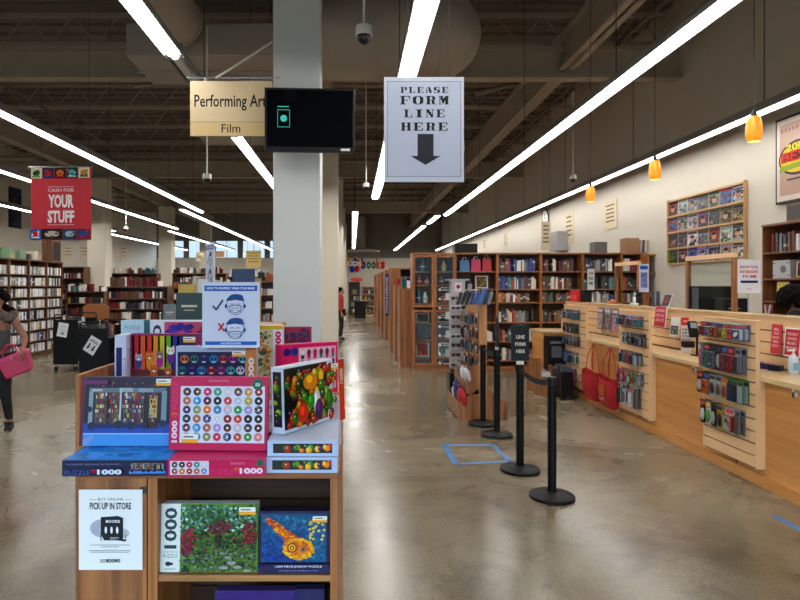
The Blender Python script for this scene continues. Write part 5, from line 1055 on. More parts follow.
# ================================================================== SHELVING
ITEMS = []   # (kind, loc, rotz, w, h, d, colour, label, group)
BC = [((150, 30, 36), 'red'), ((36, 60, 130), 'blue'), ((30, 34, 60), 'navy'), ((224, 214, 190), 'cream'), ((232, 232, 230), 'white'), ((40, 40, 42), 'black'), ((70, 100, 66), 'green'), ((120, 76, 44), 'brown'), ((206, 160, 60), 'gold'), ((60, 120, 130), 'teal'), ((150, 148, 144), 'grey'), ((196, 96, 50), 'orange'), ((96, 24, 40), 'maroon')]
ORD = ['first', 'second', 'third', 'fourth', 'fifth', 'sixth', 'seventh', 'eighth', 'ninth', 'tenth', 'eleventh', 'twelfth', 'thirteenth', 'fourteenth', 'fifteenth', 'sixteenth', 'seventeenth', 'eighteenth', 'nineteenth', 'twentieth']
def ordn(i):
    if i < 20: return ORD[i]
    t_, u = divmod(i + 1, 10); T = ['', '', 'twent', 'thirt', 'fort', 'fift', 'sixt', 'sevent']
    return T[t_] + 'ieth' if u == 0 else T[t_] + 'y-' + ORD[u - 1]
def bookcase(name, label, loc, rz, w, d, h, shelves, mU=None, mX=None, back=None, cat='bookcase', group=None, plinth=.08, th=.022, top=True, sides=(1, 1), ledge=0):
    mU = mU or OAK; mX = mX or OAKX; t = thing(name, label, cat, loc, rz, group)
    if sides[0]: MB().box(0, th, 0, d, 0, h).build('side_panel', mU, t, bevel=.001)
    if sides[1]: MB().box(w - th, w, 0, d, 0, h).build('side_panel', mU, t, bevel=.001)
    MB().box(th, w - th, d - .012, d, plinth, h).build('back_panel', back or DARKW, t)
    MB().box(th, w - th, .02, d - .012, 0, plinth).build('plinth', mX, t)
    if top: MB().box(-.004, w + .004, -.008, d, h, h + .03).build('top_board', mX, t, bevel=.001)
    for z in shelves: MB().box(th, w - th, 0, d - .012, z - .022, z).build('shelf', mX, t)
    return t
def fill(loc, rz, x0, x1, z, depth, kind, where, group, hmax, r, pal=None, tw=(.02, .045), fillp=.95, y=.02, hmin=.7, gap=.0):
    x = x0; i = 0; ca, sa = math.cos(rz), math.sin(rz)
    end = x0 + (x1 - x0) * fillp
    run = r.choice(BC)
    while x < end:
        w = r.uniform(*tw); h = hmax * r.uniform(hmin, 1.0); dd = depth * r.uniform(.8, 1.0)
        if r.random() < .6: run = r.choice(pal or BC)
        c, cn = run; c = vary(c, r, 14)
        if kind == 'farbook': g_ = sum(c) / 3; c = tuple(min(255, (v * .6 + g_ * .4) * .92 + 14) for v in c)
        yy = y + (depth - dd) * r.random()
        lx = x + w / 2; X = loc[0] + lx * ca - yy * sa; Y = loc[1] + lx * sa + yy * ca
        ITEMS.append((kind, (X, Y, loc[2] + z + .001), rz, w - .0015, h, dd, c, cn, '%s', i, where, group)); x += w + (r.uniform(0, gap) if gap else 0); i += 1
        if r.random() < .03: x += r.uniform(.02, .08)
r = random.Random(21)
Y0 = 12.1
# glass cabinets and the row of tall bookcases
gx0, gx1 = Xp(412.5, Y0), Xp(455.5, Y0)
bw_ = (gx1 - gx0) / 2
for i, lab in enumerate(('oak glass-fronted cabinet at the end of the tall bookcase row, left door unit', 'oak glass-fronted cabinet joined to the open bookcases')):
    lab = ['oak glass-fronted cabinet at the aisle end of the tall bookcase row', 'oak glass-fronted cabinet joined to the open bookcases'][i]
    t = bookcase('glass_cabinet', lab, (gx0 + i * bw_, Y0, 0), 0, bw_ - .003, .45, 2.34, [.25, .62, .95, 1.36, 1.72, 2.0], cat='cabinet', th=.03)
    for (z0, z1) in ((.1, 1.22), (1.27, 2.33)):
        d_ = MB(); e = .05; d_.box(.002, e, -.022, 0, z0, z1).box(bw_ - e - .003, bw_ - .005, -.022, 0, z0, z1).box(e, bw_ - e, -.022, 0, z0, z0 + e).box(e, bw_ - e, -.022, 0, z1 - e, z1)
        dr = d_.build('door', OAK, t); MB().box(e, bw_ - e - .003, -.014, -.01, z0 + e, z1 - e).build('pane', GLASS, dr); MB().ell((bw_ - .03, -.03, (z0 + z1) / 2), (.01, .01, .01)).build('knob', STEEL, dr)
def vase(label, x, y, z, h, c, rr=.06):
    t = thing('vase', label, 'vase', (x, y, z)); MB().lathe([(0, 0), (rr * .6, 0), (rr, h * .35), (rr * .8, h * .6), (rr * .35, h * .85), (rr * .5, h), (rr * .4, h)], 16).build('vase_body', mat('glaze_%d_%d_%d' % c, c, .25), t, smooth=True); MB().lathe([(rr * 1.01, h * .33), (rr * 1.03, h * .37), (rr * .98, h * .42)], 16).build('band', STEEL, t)
def picture(label, x, y, z, w, h, c, rz=0, tilt=.12, cat='framed picture', name='framed_picture', seed=1):
    t = thing(name, label, cat, (x, y, z), rz, rot=(-tilt, 0, rz)); MB().box(-w / 2, w / 2, 0, .015, 0, h).build('frame', WALN, t)
    a = Art(.001); a.rect(-w * .45, h * .05, w * .45, h * .95, (214, 206, 190)); a.paint(-w * .36, h * .12, w * .36, h * .88, lambda u, v, q: vary(c, q, 40), 40, w * .08, seed); a.put('picture', t, loc=(0, -.001, 0)); return t
g0, g1 = gx0 + bw_ * .5, gx0 + bw_ * 1.5
vase('small green vase in the top of the glass cabinet', g0, Y0 + .15, 2.002, .24, (80, 120, 90)); vase('yellow vase in the top of the second glass cabinet', g1, Y0 + .15, 2.002, .22, (206, 196, 90))
vase('red vase in the middle of the glass cabinet', g0 - .06, Y0 + .12, 1.722, .2, (180, 40, 40)); vase('pink bowl-shaped vase beside the red one', g0 + .09, Y0 + .12, 1.722, .15, (206, 120, 110)); vase('white vase with the blue plate in the glass cabinet', g0 + .05, Y0 + .12, 1.362, .22, (225, 225, 225)); vase('blue tall vase in the glass cabinet', g0 - .08, Y0 + .12, 1.362, .27, (40, 90, 150)); vase('orange vase in the second glass cabinet', g1, Y0 + .12, 1.362, .18, (206, 90, 60)); vase('brown vase in the second glass cabinet', g1 - .05, Y0 + .14, 1.722, .2, (120, 80, 50))
picture('picture of a figure leaning at the bottom of the glass cabinet', g0, Y0 + .1, .252, .3, .32, (170, 90, 80), seed=3); picture('green picture leaning at the bottom of the second glass cabinet', g1, Y0 + .1, .252, .26, .3, (90, 120, 90), seed=4)
picture('dark grey picture on the middle shelf of the glass cabinet', g0, Y0 + .1, .952, .3, .2, (70, 70, 80), seed=5); picture('dark picture on the middle shelf of the second glass cabinet', g1, Y0 + .1, .952, .28, .2, (60, 56, 60), seed=6)
edges = [455.5, 497.5, 541, 583, 622, 642]
bn = ['first open bookcase', 'second open bookcase', 'third open bookcase', 'fourth open bookcase', 'last bookcase']
ZS = [.2, .58, .97, 1.37, 1.64, 2.0]
rowz = ['lowest', 'second-lowest', 'third-lowest', 'fourth', 'fifth', 'top']
PALS = {0: [BC[0], BC[1], BC[3], BC[5], BC[7]], 1: BC, 2: [BC[7], BC[12], BC[2], BC[5], BC[6], BC[12], BC[3]], 3: [BC[1], BC[9], BC[2], BC[5], BC[4], BC[10]], 4: [BC[0], BC[3], BC[5], BC[4]]}
for i in range(5):
    xa, xb = Xp(edges[i], Y0), Xp(edges[i + 1], Y0)
    bookcase('bookcase', ['tall oak bookcase with gift bags on its upper shelf', 'tall oak bookcase full of books, behind the edge-on post sign', 'tall oak bookcase of dark bound volumes above the counter return', 'tall oak bookcase with white shelf notices behind the counter', 'narrow oak bookcase at the wall end of the row'][i], (xa + .001, Y0, 0), 0, xb - xa - .002, .34, 2.34, ZS, group='tall bookcases in a row')
    for k, z in enumerate(ZS):
        if i == 0 and k in (5, 4, 2): continue
        fp = r.uniform(.7, .98)
        fill((xa, Y0, 0), 0, .03, xb - xa - .03, z, .24, 'book', 'on the %s shelf of the %s' % (rowz[k], bn[i]), 'books in the tall bookcases', .26 if k not in (3,) else .22, r, PALS[i], (.022, .05), fp, .03)
def giftbag(label, x, y, z, w, h, c):
    t = thing('gift_bag', label, 'bag', (x, y, z)); MB().add([(-w / 2, -.05, 0), (w / 2, -.05, 0), (w / 2, .05, 0), (-w / 2, .05, 0), (-w * .45, -.03, h), (w * .45, -.03, h), (w * .45, .03, h), (-w * .45, .03, h)], [(0, 1, 2, 3), (0, 1, 5, 4), (1, 2, 6, 5), (2, 3, 7, 6), (3, 0, 4, 7)]).build('bag_body', mat('gift_%d_%d_%d' % c, c, .4), t)
    for s_ in (-1, 1): MB().tube([(-w * .2, s_ * .03, h), (-w * .12, s_ * .03, h * 1.25), (w * .12, s_ * .03, h * 1.25), (w * .2, s_ * .03, h)], .004, 5).build('handle', WHITE, t)
xa = Xp(455.5, Y0)
giftbag('blue gift bag on the upper shelf next to the glass cabinet', xa + .2, Y0 + .12, 2.002, .2, .22, (50, 110, 160)); giftbag('pink gift bag on the upper shelf beside the blue one', xa + .43, Y0 + .12, 2.002, .2, .24, (190, 50, 90)); giftbag('red gift bag on the upper shelf, beside the pink one', xa + .65, Y0 + .12, 2.002, .18, .26, (170, 36, 46))
picture('colourful picture standing on the second shelf down', xa + .55, Y0 + .1, 1.642, .28, .28, (120, 110, 70), seed=8); picture('pale picture on a middle shelf by the glass cabinet', xa + .5, Y0 + .1, .972, .24, .28, (150, 150, 140), seed=9); picture('small grey picture on a middle shelf', xa + .22, Y0 + .1, .972, .2, .24, (110, 100, 96), seed=10)
# things above the tall bookcases
tag(MB().box(0, Xp(478, Y0) - Xp(455, Y0), 0, .3, 0, .19).build('storage_crate', BLACK, loc=(Xp(455, Y0), Y0 + .03, 2.371), bevel=.01), 'black crate on top of the first open bookcase', 'crate')
for k, (px, w, lab) in enumerate(((595, .26, 'box of grey volumes on top of the fourth bookcase'), (626, .28, 'tan archive box on top of the last bookcase'))):
    tag(MB().box(0, w, 0, .25, 0, .22 if k == 0 else .3).build('archive_box', mat('archive_%d' % k, [(96, 92, 88), (150, 110, 76)][k], .6), loc=(Xp(px, Y0), Y0 + .03, 2.371), bevel=.004), lab, 'box')
for k in range(6):
    tag(MB().box(0, .035, 0, .2, 0, .26).build('tall_book', mat('topbook_%d' % (k % 3), [(170, 160, 150), (110, 50, 50), (200, 195, 190)][k % 3], .6), loc=(Xp(641, Y0) + k * .045, Y0 + .04, 2.372), rot=(0, .08, 0)), 'tall book leaning on top of the last bookcase, %s from the tan box' % ordn(k), 'book', 'tall books above the last bookcase')
bookcase('bookcase', 'short oak bookcase end standing before the wall', (Xp(642, Y0) + .002, Y0 - .25, 0), 0, .3, .6, 2.3, [.5, 1.0, 1.5, 1.95])
# aisle bookcases with their ends on the aisle
spec = [(12.65, .75, 1.62, 'lowest bookcase end by the glass cabinet with a tan card'), (14.6, .8, 1.7, 'second low bookcase end along the aisle'), (16.7, .8, 2.17, 'first tall aisle bookcase, carrying a blade sign'), (19.0, .9, 2.17, 'second tall aisle bookcase beyond the blade sign'), (21.6, .9, 2.17, 'third tall aisle bookcase'), (24.6, .9, 2.17, 'fourth tall aisle bookcase'), (28, .9, 2.17, 'farthest tall aisle bookcase')]
for i, (y, d, h, lab) in enumerate(spec):
    x = 1.05 - (.04 if i == 0 else 0); n = 5 if h > 2 else 3; zs = [.12 + k * (h - .15) / n for k in range(n)]
    t = bookcase('aisle_bookcase', 'oak ' + lab, (x, y, 0), 0, 3.0, d, h, zs, group='bookcases ending on the aisle')
    MB().box(0, .3, -.016, -.001, 0, h).build('end_panel', OAK, t, bevel=.001)
    for k, z in enumerate(zs):
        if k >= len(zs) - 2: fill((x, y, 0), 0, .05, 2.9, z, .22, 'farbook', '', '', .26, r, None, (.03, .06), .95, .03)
    # goods standing on the low ones
    if h < 2:
        for q in range(9): ITEMS.append(('farbook', (x + .1 + q * .12, y + .1, h + .031), 0, .09, .2 * r.uniform(.6, 1), .2, vary(r.choice(BC)[0], r), '', '%s', 0, '', ''))
tag(MB().box(-.002, 0, -.13, .13, -.17, 0).build('tan_card', mat('tan_card', (190, 150, 110), .6), loc=(1.009, 12.9, 1.4)), 'tan card pinned on the lowest bookcase end', 'card')
t = thing('blade_sign', 'tall narrow blue sign fixed to the aisle bookcase end', 'sign', (.98, 16.9, .85)); MB().box(-.05, .06, -.01, .01, 0, 1.2).build('board', mat('sign_blue', (50, 60, 130), .5), t, bevel=.01)
a = Art(.001); a.text('FICTION & LITERATURE', .005, .1, .06, 1.0, (226, 226, 236), .02, True)
a = Art(.001)
vs, fs, tw_, th_ = text_polys('FICTION & LITERATURE', .02); a.l = 1
a.add([(.03 - v[1] / th_ * .06, -.001, .1 + v[0] / tw_ * 1.0) for v in vs], fs, 0, (226, 226, 236)); a.put('lettering', t, loc=(0, -.011, 0))
# children's end of the aisle
for i, (px0, px1, lab) in enumerate(((348, 360, 'dark far shelf unit under the red oval sign'), (361, 377, 'pale far shelf unit below the word books'))):
    Y = 34.0; xa, xb = Xp(px0 + .5, Y), Xp(px1, Y)
    bookcase('far_bookcase', lab, (xa, Y, 0), 0, xb - xa, .4, 1.65 if i else 1.9, [.2, .55, .9, 1.25], mU=WALN if i == 0 else MAPLE, mX=WALNX if i == 0 else MAPLE, back=None if i == 0 else mat('pale_back', (190, 170, 140), .6))
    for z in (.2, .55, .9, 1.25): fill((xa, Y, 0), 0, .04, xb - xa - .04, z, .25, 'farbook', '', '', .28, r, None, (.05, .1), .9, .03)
t = thing('oval_sign', 'red oval sign above the dark far shelf', 'sign', (Xp(356.5, 33.9), 33.9, 1.95)); MB().ell((0, 0, .12), (.36, .02, .12), n=20).build('board', mat('sign_red', (190, 50, 40), .5), t, smooth=True); MB().cyl((0, .02, 0), (0, .02, -1.9), .015, 6).build('pole', DSTEEL, t)
tag(MB().box(-.3, .3, -.2, .2, 0, .9).build('black_bin', BLACK, loc=(Xp(360, 32), 32, 0), bevel=.02), 'black bin with a paper on it at the far end of the aisle', 'bin')
# ---- disc shelves along the side
xf = -7.68; yb = [11.0 + .81 * k for k in range(7)]
bays_ = [11.8, 12.62, 13.47, 14.3, 15.12, 15.94]
bd = ['disc shelf by the frame edge', 'disc shelf behind the shopper', 'third disc shelf', 'fourth disc shelf', 'disc shelf closest to the carts']
zs = [.1 + .268 * k for k in range(8)]
rn8 = ['lowest', 'second', 'third', 'fourth', 'fifth', 'sixth', 'seventh', 'top']
for i, (a_, b_) in enumerate(zip(bays_, bays_[1:])):
    bookcase('disc_shelf', ['walnut disc shelf cut by the frame edge', 'walnut disc shelf standing behind the shopper', 'walnut disc shelf under the green boxes', 'walnut disc shelf beside the last one of the row', 'walnut disc shelf closing the row behind the black carts'][i], (xf, a_, 0), PI / 2, b_ - a_ - .002, .3, 2.3, zs, mU=WALN, mX=WALNX, plinth=.07, group='disc shelves along the side', cat='shelf unit')
    for k, z in enumerate(zs):
        fill((xf, a_, 0), PI / 2, .025, b_ - a_ - .03, z, .15, 'disc', 'in the %s row of the %s' % (rn8[k], bd[i]), 'discs on the side shelves', .195, r, [BC[4], BC[4], BC[3], BC[10], BC[4], BC[5], BC[4], BC[10], BC[1], BC[10]], (.022, .032), r.uniform(.85, .99), .01, .97)
for k, (px, w, h, c, lab) in enumerate(((2, .3, .22, (90, 130, 90), 'green box on the disc shelves at the frame edge'), (9, .22, .16, (150, 160, 120), 'pale green box on the disc shelves'), (20, .25, .2, (110, 140, 110), 'mid green box on the disc shelves'), (27, .12, .14, (60, 60, 56), 'small dark ornament on the disc shelves'), (33, .16, .22, (214, 204, 180), 'cream packet on the disc shelves'))):
    y = Yx(px, -7.8); tag(MB().box(-.1, .1, -w / 2, w / 2, 0, h).build('stored_box', mat('stored_%d' % k, c, .5), loc=(-7.82, y, 2.331), bevel=.006), lab, 'box')
t = thing('speaker_cabinet', 'brown wooden speaker cabinet on top of the disc shelves', 'speaker', (-7.83, Yx(52, -7.83), 2.331), PI / 2); MB().box(-.23, .23, -.12, .15, 0, .56).build('case', WALN, t, bevel=.006); MB().box(-.19, .19, -.126, -.12, .04, .52).build('grille', mat('grille', (44, 32, 26), .9), t)
# further shelving on that side (their books count as one mass past three hundred)
def block(label, x0, x1, y, h, n, mU=WALN, mX=WALNX, d=.5, tops=True, rz=0, hb=.2):
    zs_ = [.12 + k * (h - .12) / n for k in range(n)]
    bookcase('bookcase', label, (x0, y, 0), rz, x1 - x0, d, h, zs_, mU, mX, group='bookcases across the store')
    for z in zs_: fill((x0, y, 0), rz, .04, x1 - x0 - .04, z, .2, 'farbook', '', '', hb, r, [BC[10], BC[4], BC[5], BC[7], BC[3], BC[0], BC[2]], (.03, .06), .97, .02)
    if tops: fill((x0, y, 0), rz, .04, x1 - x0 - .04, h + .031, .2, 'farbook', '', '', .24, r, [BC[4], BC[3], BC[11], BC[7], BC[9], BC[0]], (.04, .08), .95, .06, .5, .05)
Y = 14.5
block('walnut shelf of discs behind the black carts', Xp(107, Y), Xp(168, Y), Y, 1.66, 6, hb=.19)
Y = 21.2; block('tall walnut bookcase past the disc shelves', Xp(60, 21.2), Xp(84, 21.2), Y, 2.35, 6, tops=False)
Y = 19; block('walnut shelf of figures past the disc shelves', Xp(66, Y), Xp(104, Y), Y, 1.5, 4)
Y = 25; block('dark bookcase row left of the second cream pillar', Xp(106, Y), Xp(157, Y), Y, 2.2, 6)
Y = 20; block('bookcase row between the tall mask poster and the grey pillar', Xp(228, Y), Xp(272, Y), Y, 1.98, 6)
Y = 24.5; block('bookcase row right of the second cream pillar', Xp(172, Y), Xp(226, Y), Y, 2.2, 6, mU=OAK, mX=OAKX)
Y = 17.0; block('low bookcase behind the white leaning boards', Xp(172, Y), Xp(232, Y), Y, 1.62, 5)
Y = 15.5; block('oak bookcase with slanted books beside the grey pillar', Xp(256, Y), Xp(272, Y) + .2, Y, 1.8, 5, OAK, OAKX)
Y = 30; block('farthest bookcase row under the windows', Xp(130, Y), Xp(190, Y), Y, 2.2, 6, tops=False)
# rear display books on the oak table behind the puzzles
def stand_book(label, px, w, h, d, Y, c, lean=0, rz=0, z=1.402, cat='book', tilt=0):
    t = thing('display_book', label, cat, (Xp(px, Y), Y, z), rz, 'books on the oak table', rot=(-tilt, lean, rz))
    m = mat('cover_%d_%d_%d' % c, c, .4); MB().box(0, w, 0, .003, 0, h).box(0, w, d - .003, d, 0, h).box(0, .003, 0, d, 0, h).build('cover', m, t); MB().box(.003, w - .006, .003, d - .003, .004, h - .004).build('pages', PAGES, t)
    a = Art(.0005); a.rect(w * .2, h * .6, w * .8, h * .66, (214, 206, 190)); a.rect(w * .3, h * .5, w * .7, h * .53, (190, 180, 160)); a.put('title_print', t, loc=(0, -.001, 0))
r2 = random.Random(3)
stand_book('dark green hardback facing out behind the sunset puzzle', 176, .185, .25, .03, 4.2, (24, 50, 46)); stand_book('small yellow book standing behind the green one', 178, .12, .31, .03, 4.5, (196, 160, 60)); stand_book('blue grey board leaning beside the green hardback', 192, .07, .25, .02, 4.3, (176, 190, 222), lean=.12)
stand_book('tall white board leaning beside the mask sign', 191, .07, .36, .03, 4.55, (222, 216, 206), lean=.14); stand_book('cream board leaning behind the tall white board', 203, .07, .36, .03, 4.75, (206, 190, 160), lean=.2); stand_book('large navy book standing above the mask sign', 234, .17, .2, .04, 4.7, (30, 50, 84), z=1.402); stand_book('tan board behind the mask sign', 246, .12, .36, .03, 4.9, (190, 160, 120))
stand_book('second navy book rising above the mask sign', 232, .17, .43, .04, 4.62, (34, 54, 90)); stand_book('grey box file left of the green hardback', 163, .1, .16, .12, 4.5, (110, 116, 120))
for k in range(6): stand_book('upright book behind the leaning boards, %s from the yellow one' % ordn(k), 186 + k * 4.5, .035, .38 + r2.uniform(-.04, .03), .16, 4.84, [(120, 60, 50), (196, 186, 160), (60, 80, 90), (150, 120, 90), (90, 40, 50), (180, 180, 176)][k], lean=.05)
# ---- carts
def cart(label, px0, px1, Y, h, art, rzp, depth=.9):
    xa, xb = Xp(px0, Y), Xp(px1, Y); w = xb - xa; t = thing('book_cart', label, 'cart', ((xa + xb) / 2, Y, 0))
    for yy in (0, depth):
        pr = [(-w / 2, .14), (w / 2, .14), (w / 2, h - .1), (-w / 2, h - .1)]; MB().prism(pr, yy, yy + .025).build('end_panel', BLACKM, t, bevel=.004)
        MB().tube([(-w / 2 + .02, yy + .012, h - .1), (-w / 2 + .02, yy + .012, h - .03), (-w / 2 + .05, yy + .012, h), (w / 2 - .05, yy + .012, h), (w / 2 - .02, yy + .012, h - .03), (w / 2 - .02, yy + .012, h - .1)], .012, 8).build('handle', BLACKM, t)
    for z in (.2, .52, .82): MB().box(-w / 2 + .01, w / 2 - .01, .025, depth, z, z + .015).build('shelf', BLACKM, t)
    for sx in (-w / 2 + .05, w / 2 - .05):
        for yy in (.03, depth - .03): c = MB().cyl((sx - .015, yy, .055), (sx + .015, yy, .055), .055, 16).build('caster', RUBBER, t); MB().box(sx - .02, sx + .02, yy - .02, yy + .02, .1, .14).build('fork', STEEL, c)
    W, Hh = .2, .28
    M = thing('x', 'x', 'x') if 0 else None
    a = Art(.001); a.rect(-W / 2, -Hh / 2, W / 2, Hh / 2, (226, 226, 226)); art(a, W, Hh); o = a.put('poster', t, loc=(rzp[1], -.003, rzp[2]), rot=(0, rzp[0], 0)); o['label'] = 'white paper taped slantwise on the black end panel'
    for i in range(9): ITEMS.append(('cartbook', ((xa + xb) / 2 - .1 + (i % 2) * .0, Y + .08 + i * .085, .836), PI / 2 * 0, w * .55, .2 * rnd.uniform(.8, 1.15), .05, vary(rnd.choice(BC)[0], rnd), rnd.choice(BC)[1], '%s', i, 'on the top of the ' + ('taller' if px0 < 60 else 'shorter') + ' black cart', 'books on the carts'))
cart('taller black book cart with a text flyer on its end', 53, 77.5, 11.9, 1.13, lambda a, W, Hh: (a.text('NOTICE', 0, Hh * .2, .02, W * .5, (90, 90, 90)), a.rect(-W * .3, 0, W * .3, .006, (150, 150, 150)), a.disc(W * .05, -Hh * .25, .035, .03, (150, 150, 150))), (math.radians(10), -.05, .83))
cart('shorter black book cart with a distancing notice on its end', 79, 108, 9.9, 1.1, lambda a, W, Hh: (a.text('KEEP YOUR', 0, Hh * .27, .02, W * .6, (30, 30, 30), .03), a.text('DISTANCE', 0, Hh * .17, .025, W * .8, (30, 30, 30), .04), a.disc(-W * .22, 0, .016, .018, (20, 20, 20)), a.disc(W * .22, 0, .016, .018, (20, 20, 20)), a.rect(-W * .3, -.08, -W * .14, -.02, (20, 20, 20)), a.rect(W * .14, -.08, W * .3, -.02, (20, 20, 20)), a.rect(-W * .1, -.045, W * .1, -.038, (20, 20, 20))), (math.radians(32), -.02, .72))
t = thing('wooden_chair', 'wooden chair with a rounded back turned away, beside the shelves', 'chair', (Xp(96, 13.2), 13.2, 0))
MB().prism([(-.27, .95), (-.29, 1.0), (-.29, 1.24), (-.2, 1.3), (.2, 1.3), (.29, 1.24), (.29, 1.0), (.27, .95)], 0, .03).build('backrest', mat('chair_wood', (150, 88, 40), .4, var=.1), t, bevel=.008); MB().box(-.24, .24, 0, .42, .62, .66).build('seat', mat('chair_wood', (150, 88, 40), .4), t, bevel=.01)
for sx in (-.22, .19):
    MB().box(sx, sx + .03, 0, .03, 0, .97).build('leg', WALN, t); MB().box(sx, sx + .03, .38, .41, 0, .62).build('leg', WALN, t)
# ---- wooden rack with bins and the spinner
def gondola():
    t = thing('merchandise_rack', 'wooden double sided rack with slanted bins behind the queue posts', 'rack', (1.66, 7.6, 0))
    MB().box(-.05, .05, 0, .9, .0, 1.52).build('centre_board', wood('light_oak_up', (164, 106, 56), (200, 144, 88), 'z', .8), t, bevel=.003)
    for s_, lab in ((-1, 0), (1, 1)):
        for z, o in ((.12, .26), (.45, .16)):
            if s_ == 1 and z > .3: continue
            x0 = s_ * .05; x1 = s_ * (.05 + o)
            for yy in (0, .88 if s_ < 0 else .6): MB().prism([(x0, z - .12), (x1, z - .12), (x1, z + .1), (x0, z + .28)], yy, yy + .02).build('bin_side', PINE, t)
            e = .88 if s_ < 0 else .6
            MB().box(min(x1, x1 - s_ * .015), max(x1, x1 - s_ * .015), .02, e, z - .12, z + .1).build('bin_front', PINE, t); MB().box(min(x0, x1), max(x0, x1), .02, e, z - .12, z - .105).build('bin_base', PINE, t)
gondola()
gx = 1.61
cols = [('white', (214, 214, 210)), ('silver', (150, 156, 160)), ('black', (26, 26, 30)), ('blue', (60, 110, 150)), ('grey', (96, 96, 100)), ('brown', (110, 80, 62)), ('maroon', (100, 30, 44)), ('tan', (190, 160, 120))]
for k, z in enumerate((1.2, 1.02, .84, .66)):
    for j in range(6):
        cn, c = cols[(k * 5 + j * 3 + (j > 3)) % 8]; c2n, c2 = cols[(k * 3 + j + 2) % 8]
        pack('%s and %s packet on the wooden rack, %s along the %s row' % (cn, c2n, ordn(j), rown[k]), gx - .012 - (.05 if j % 2 else 0), 7.68 + .14 * j, z, .11, .15, .03, c, c2, 'box' if j % 2 else 'ell', group='packets on the wooden rack')
for k in range(8):
    c, n = [((24, 24, 30), 'black'), ((28, 28, 36), 'black'), ((24, 24, 28), 'black'), ((30, 60, 130), 'blue'), ((40, 80, 150), 'blue'), ((60, 110, 180), 'light blue'), ((30, 40, 70), 'navy'), ((120, 130, 140), 'grey')][k]
    x = Xp(458 + k * 4.4, 7.45); t = thing('spectacle_case', '%s spectacle case hanging atop the wooden rack, %s in line' % (n, ordn(k)), 'case', (x, 7.5, 1.47), 0, 'cases atop the wooden rack', rot=(.1, .3, 0))
    MB().box(-.02, .02, -.03, .03, 0, .16 + (.05 if k in (5, 6) else 0)).build('case_body', mat('case_%d_%d_%d' % c, c, .4), t, bevel=.01); MB().cyl((0, 0, .16), (0, 0, .2), .003, 5).build('loop', STEEL, t)
tag(MB().box(-.19, .2, -.01, .01, 0, .012).build('hanging_rail', STEEL, loc=(1.46, 7.53, 1.5)), 'steel rail carrying the spectacle cases', 'rail')
for k, (c, n, z, w, h) in enumerate((((170, 20, 30), 'red', .03, .1, .3), ((40, 46, 110), 'navy', .03, .1, .36), ((220, 220, 225), 'white', .03, .09, .26), ((190, 190, 196), 'silver', .36, .07, .22), ((226, 226, 230), 'bright white', .36, .06, .2), ((120, 100, 90), 'brown', .36, .06, .24))):
    t = thing('folded_bag', '%s bag stuffed in the slanted bin of the wooden rack' % n, 'bag', (1.44 if k < 3 else 1.49, 7.68 + (k % 3) * .22, z + .08), .2, rot=(0, -.2, .2)); MB().ell((0, 0, h / 2), (w * .6, .1, h / 2)).build('bag_body', mat('fold_%d_%d_%d' % c, c, .6), t, smooth=True); MB().tube([(0, -.05, h * .85), (0, -.03, h * 1.1), (0, .03, h * 1.1), (0, .05, h * .85)], .006, 5).build('handle', mat('fold_%d_%d_%d' % c, c, .6), t)
t = thing('spinner_tower', 'tall grey spinner tower of sunglasses beside the wooden rack', 'rack', (Xp(457, 8.8), 8.8, 0))
GREY = mat('spinner_grey', (176, 176, 180), .5); MB().box(-.1, .1, -.1, .1, .5, 1.78).build('column_body', GREY, t, bevel=.004); MB().box(-.16, .16, -.12, .12, 1.78, 1.8).build('cap', GREY, t, bevel=.003); MB().cyl((0, 0, .44), (0, 0, .5), .1, 16).build('neck', DSTEEL, t)
MB().box(-.13, .13, -.13, .13, .05, .44).build('base', BLACK, t, bevel=.004)
for (sx, sy_) in ((-.1, -.1), (.1, -.1), (-.1, .1), (.1, .1)): MB().cyl((sx - .01, sy_, .025), (sx + .01, sy_, .025), .025, 10).build('caster', RUBBER, t)
a = Art(.001); a.rect(-.05, 1.62, .05, 1.75, (226, 224, 226)); a.disc(0, 1.69, .03, .03, (206, 50, 110)); a.put('emblem_card', t, loc=(0, -.101, 0))
SG = [('black', (18, 18, 20)), ('brown', (80, 50, 34)), ('silver', (180, 184, 190)), ('red', (150, 40, 46)), ('blue', (60, 90, 140)), ('clear', (206, 206, 204))]
def glasses(label, x, y, z, rz, c):
    t = thing('sunglasses', label, 'sunglasses', (x, y, z), rz, 'sunglasses on the spinner'); m = mat('frame_%d_%d_%d' % c, c, .3)
    MB().ell((-.034, 0, 0), (.03, .005, .024), n=10, k=6).build('lens', mat('dark_lens', (30, 30, 36), .1), t, smooth=True); MB().ell((.034, 0, 0), (.03, .005, .024), n=10, k=6).build('lens', mat('dark_lens', (30, 30, 36), .1), t, smooth=True)
    MB().box(-.066, .066, -.004, .004, .012, .024).build('brow_bar', m, t)
    for s_ in (-1, 1): MB().box(s_ * .066 - .003, s_ * .066 + .003, 0, .1, .01, .018).build('temple', m, t)
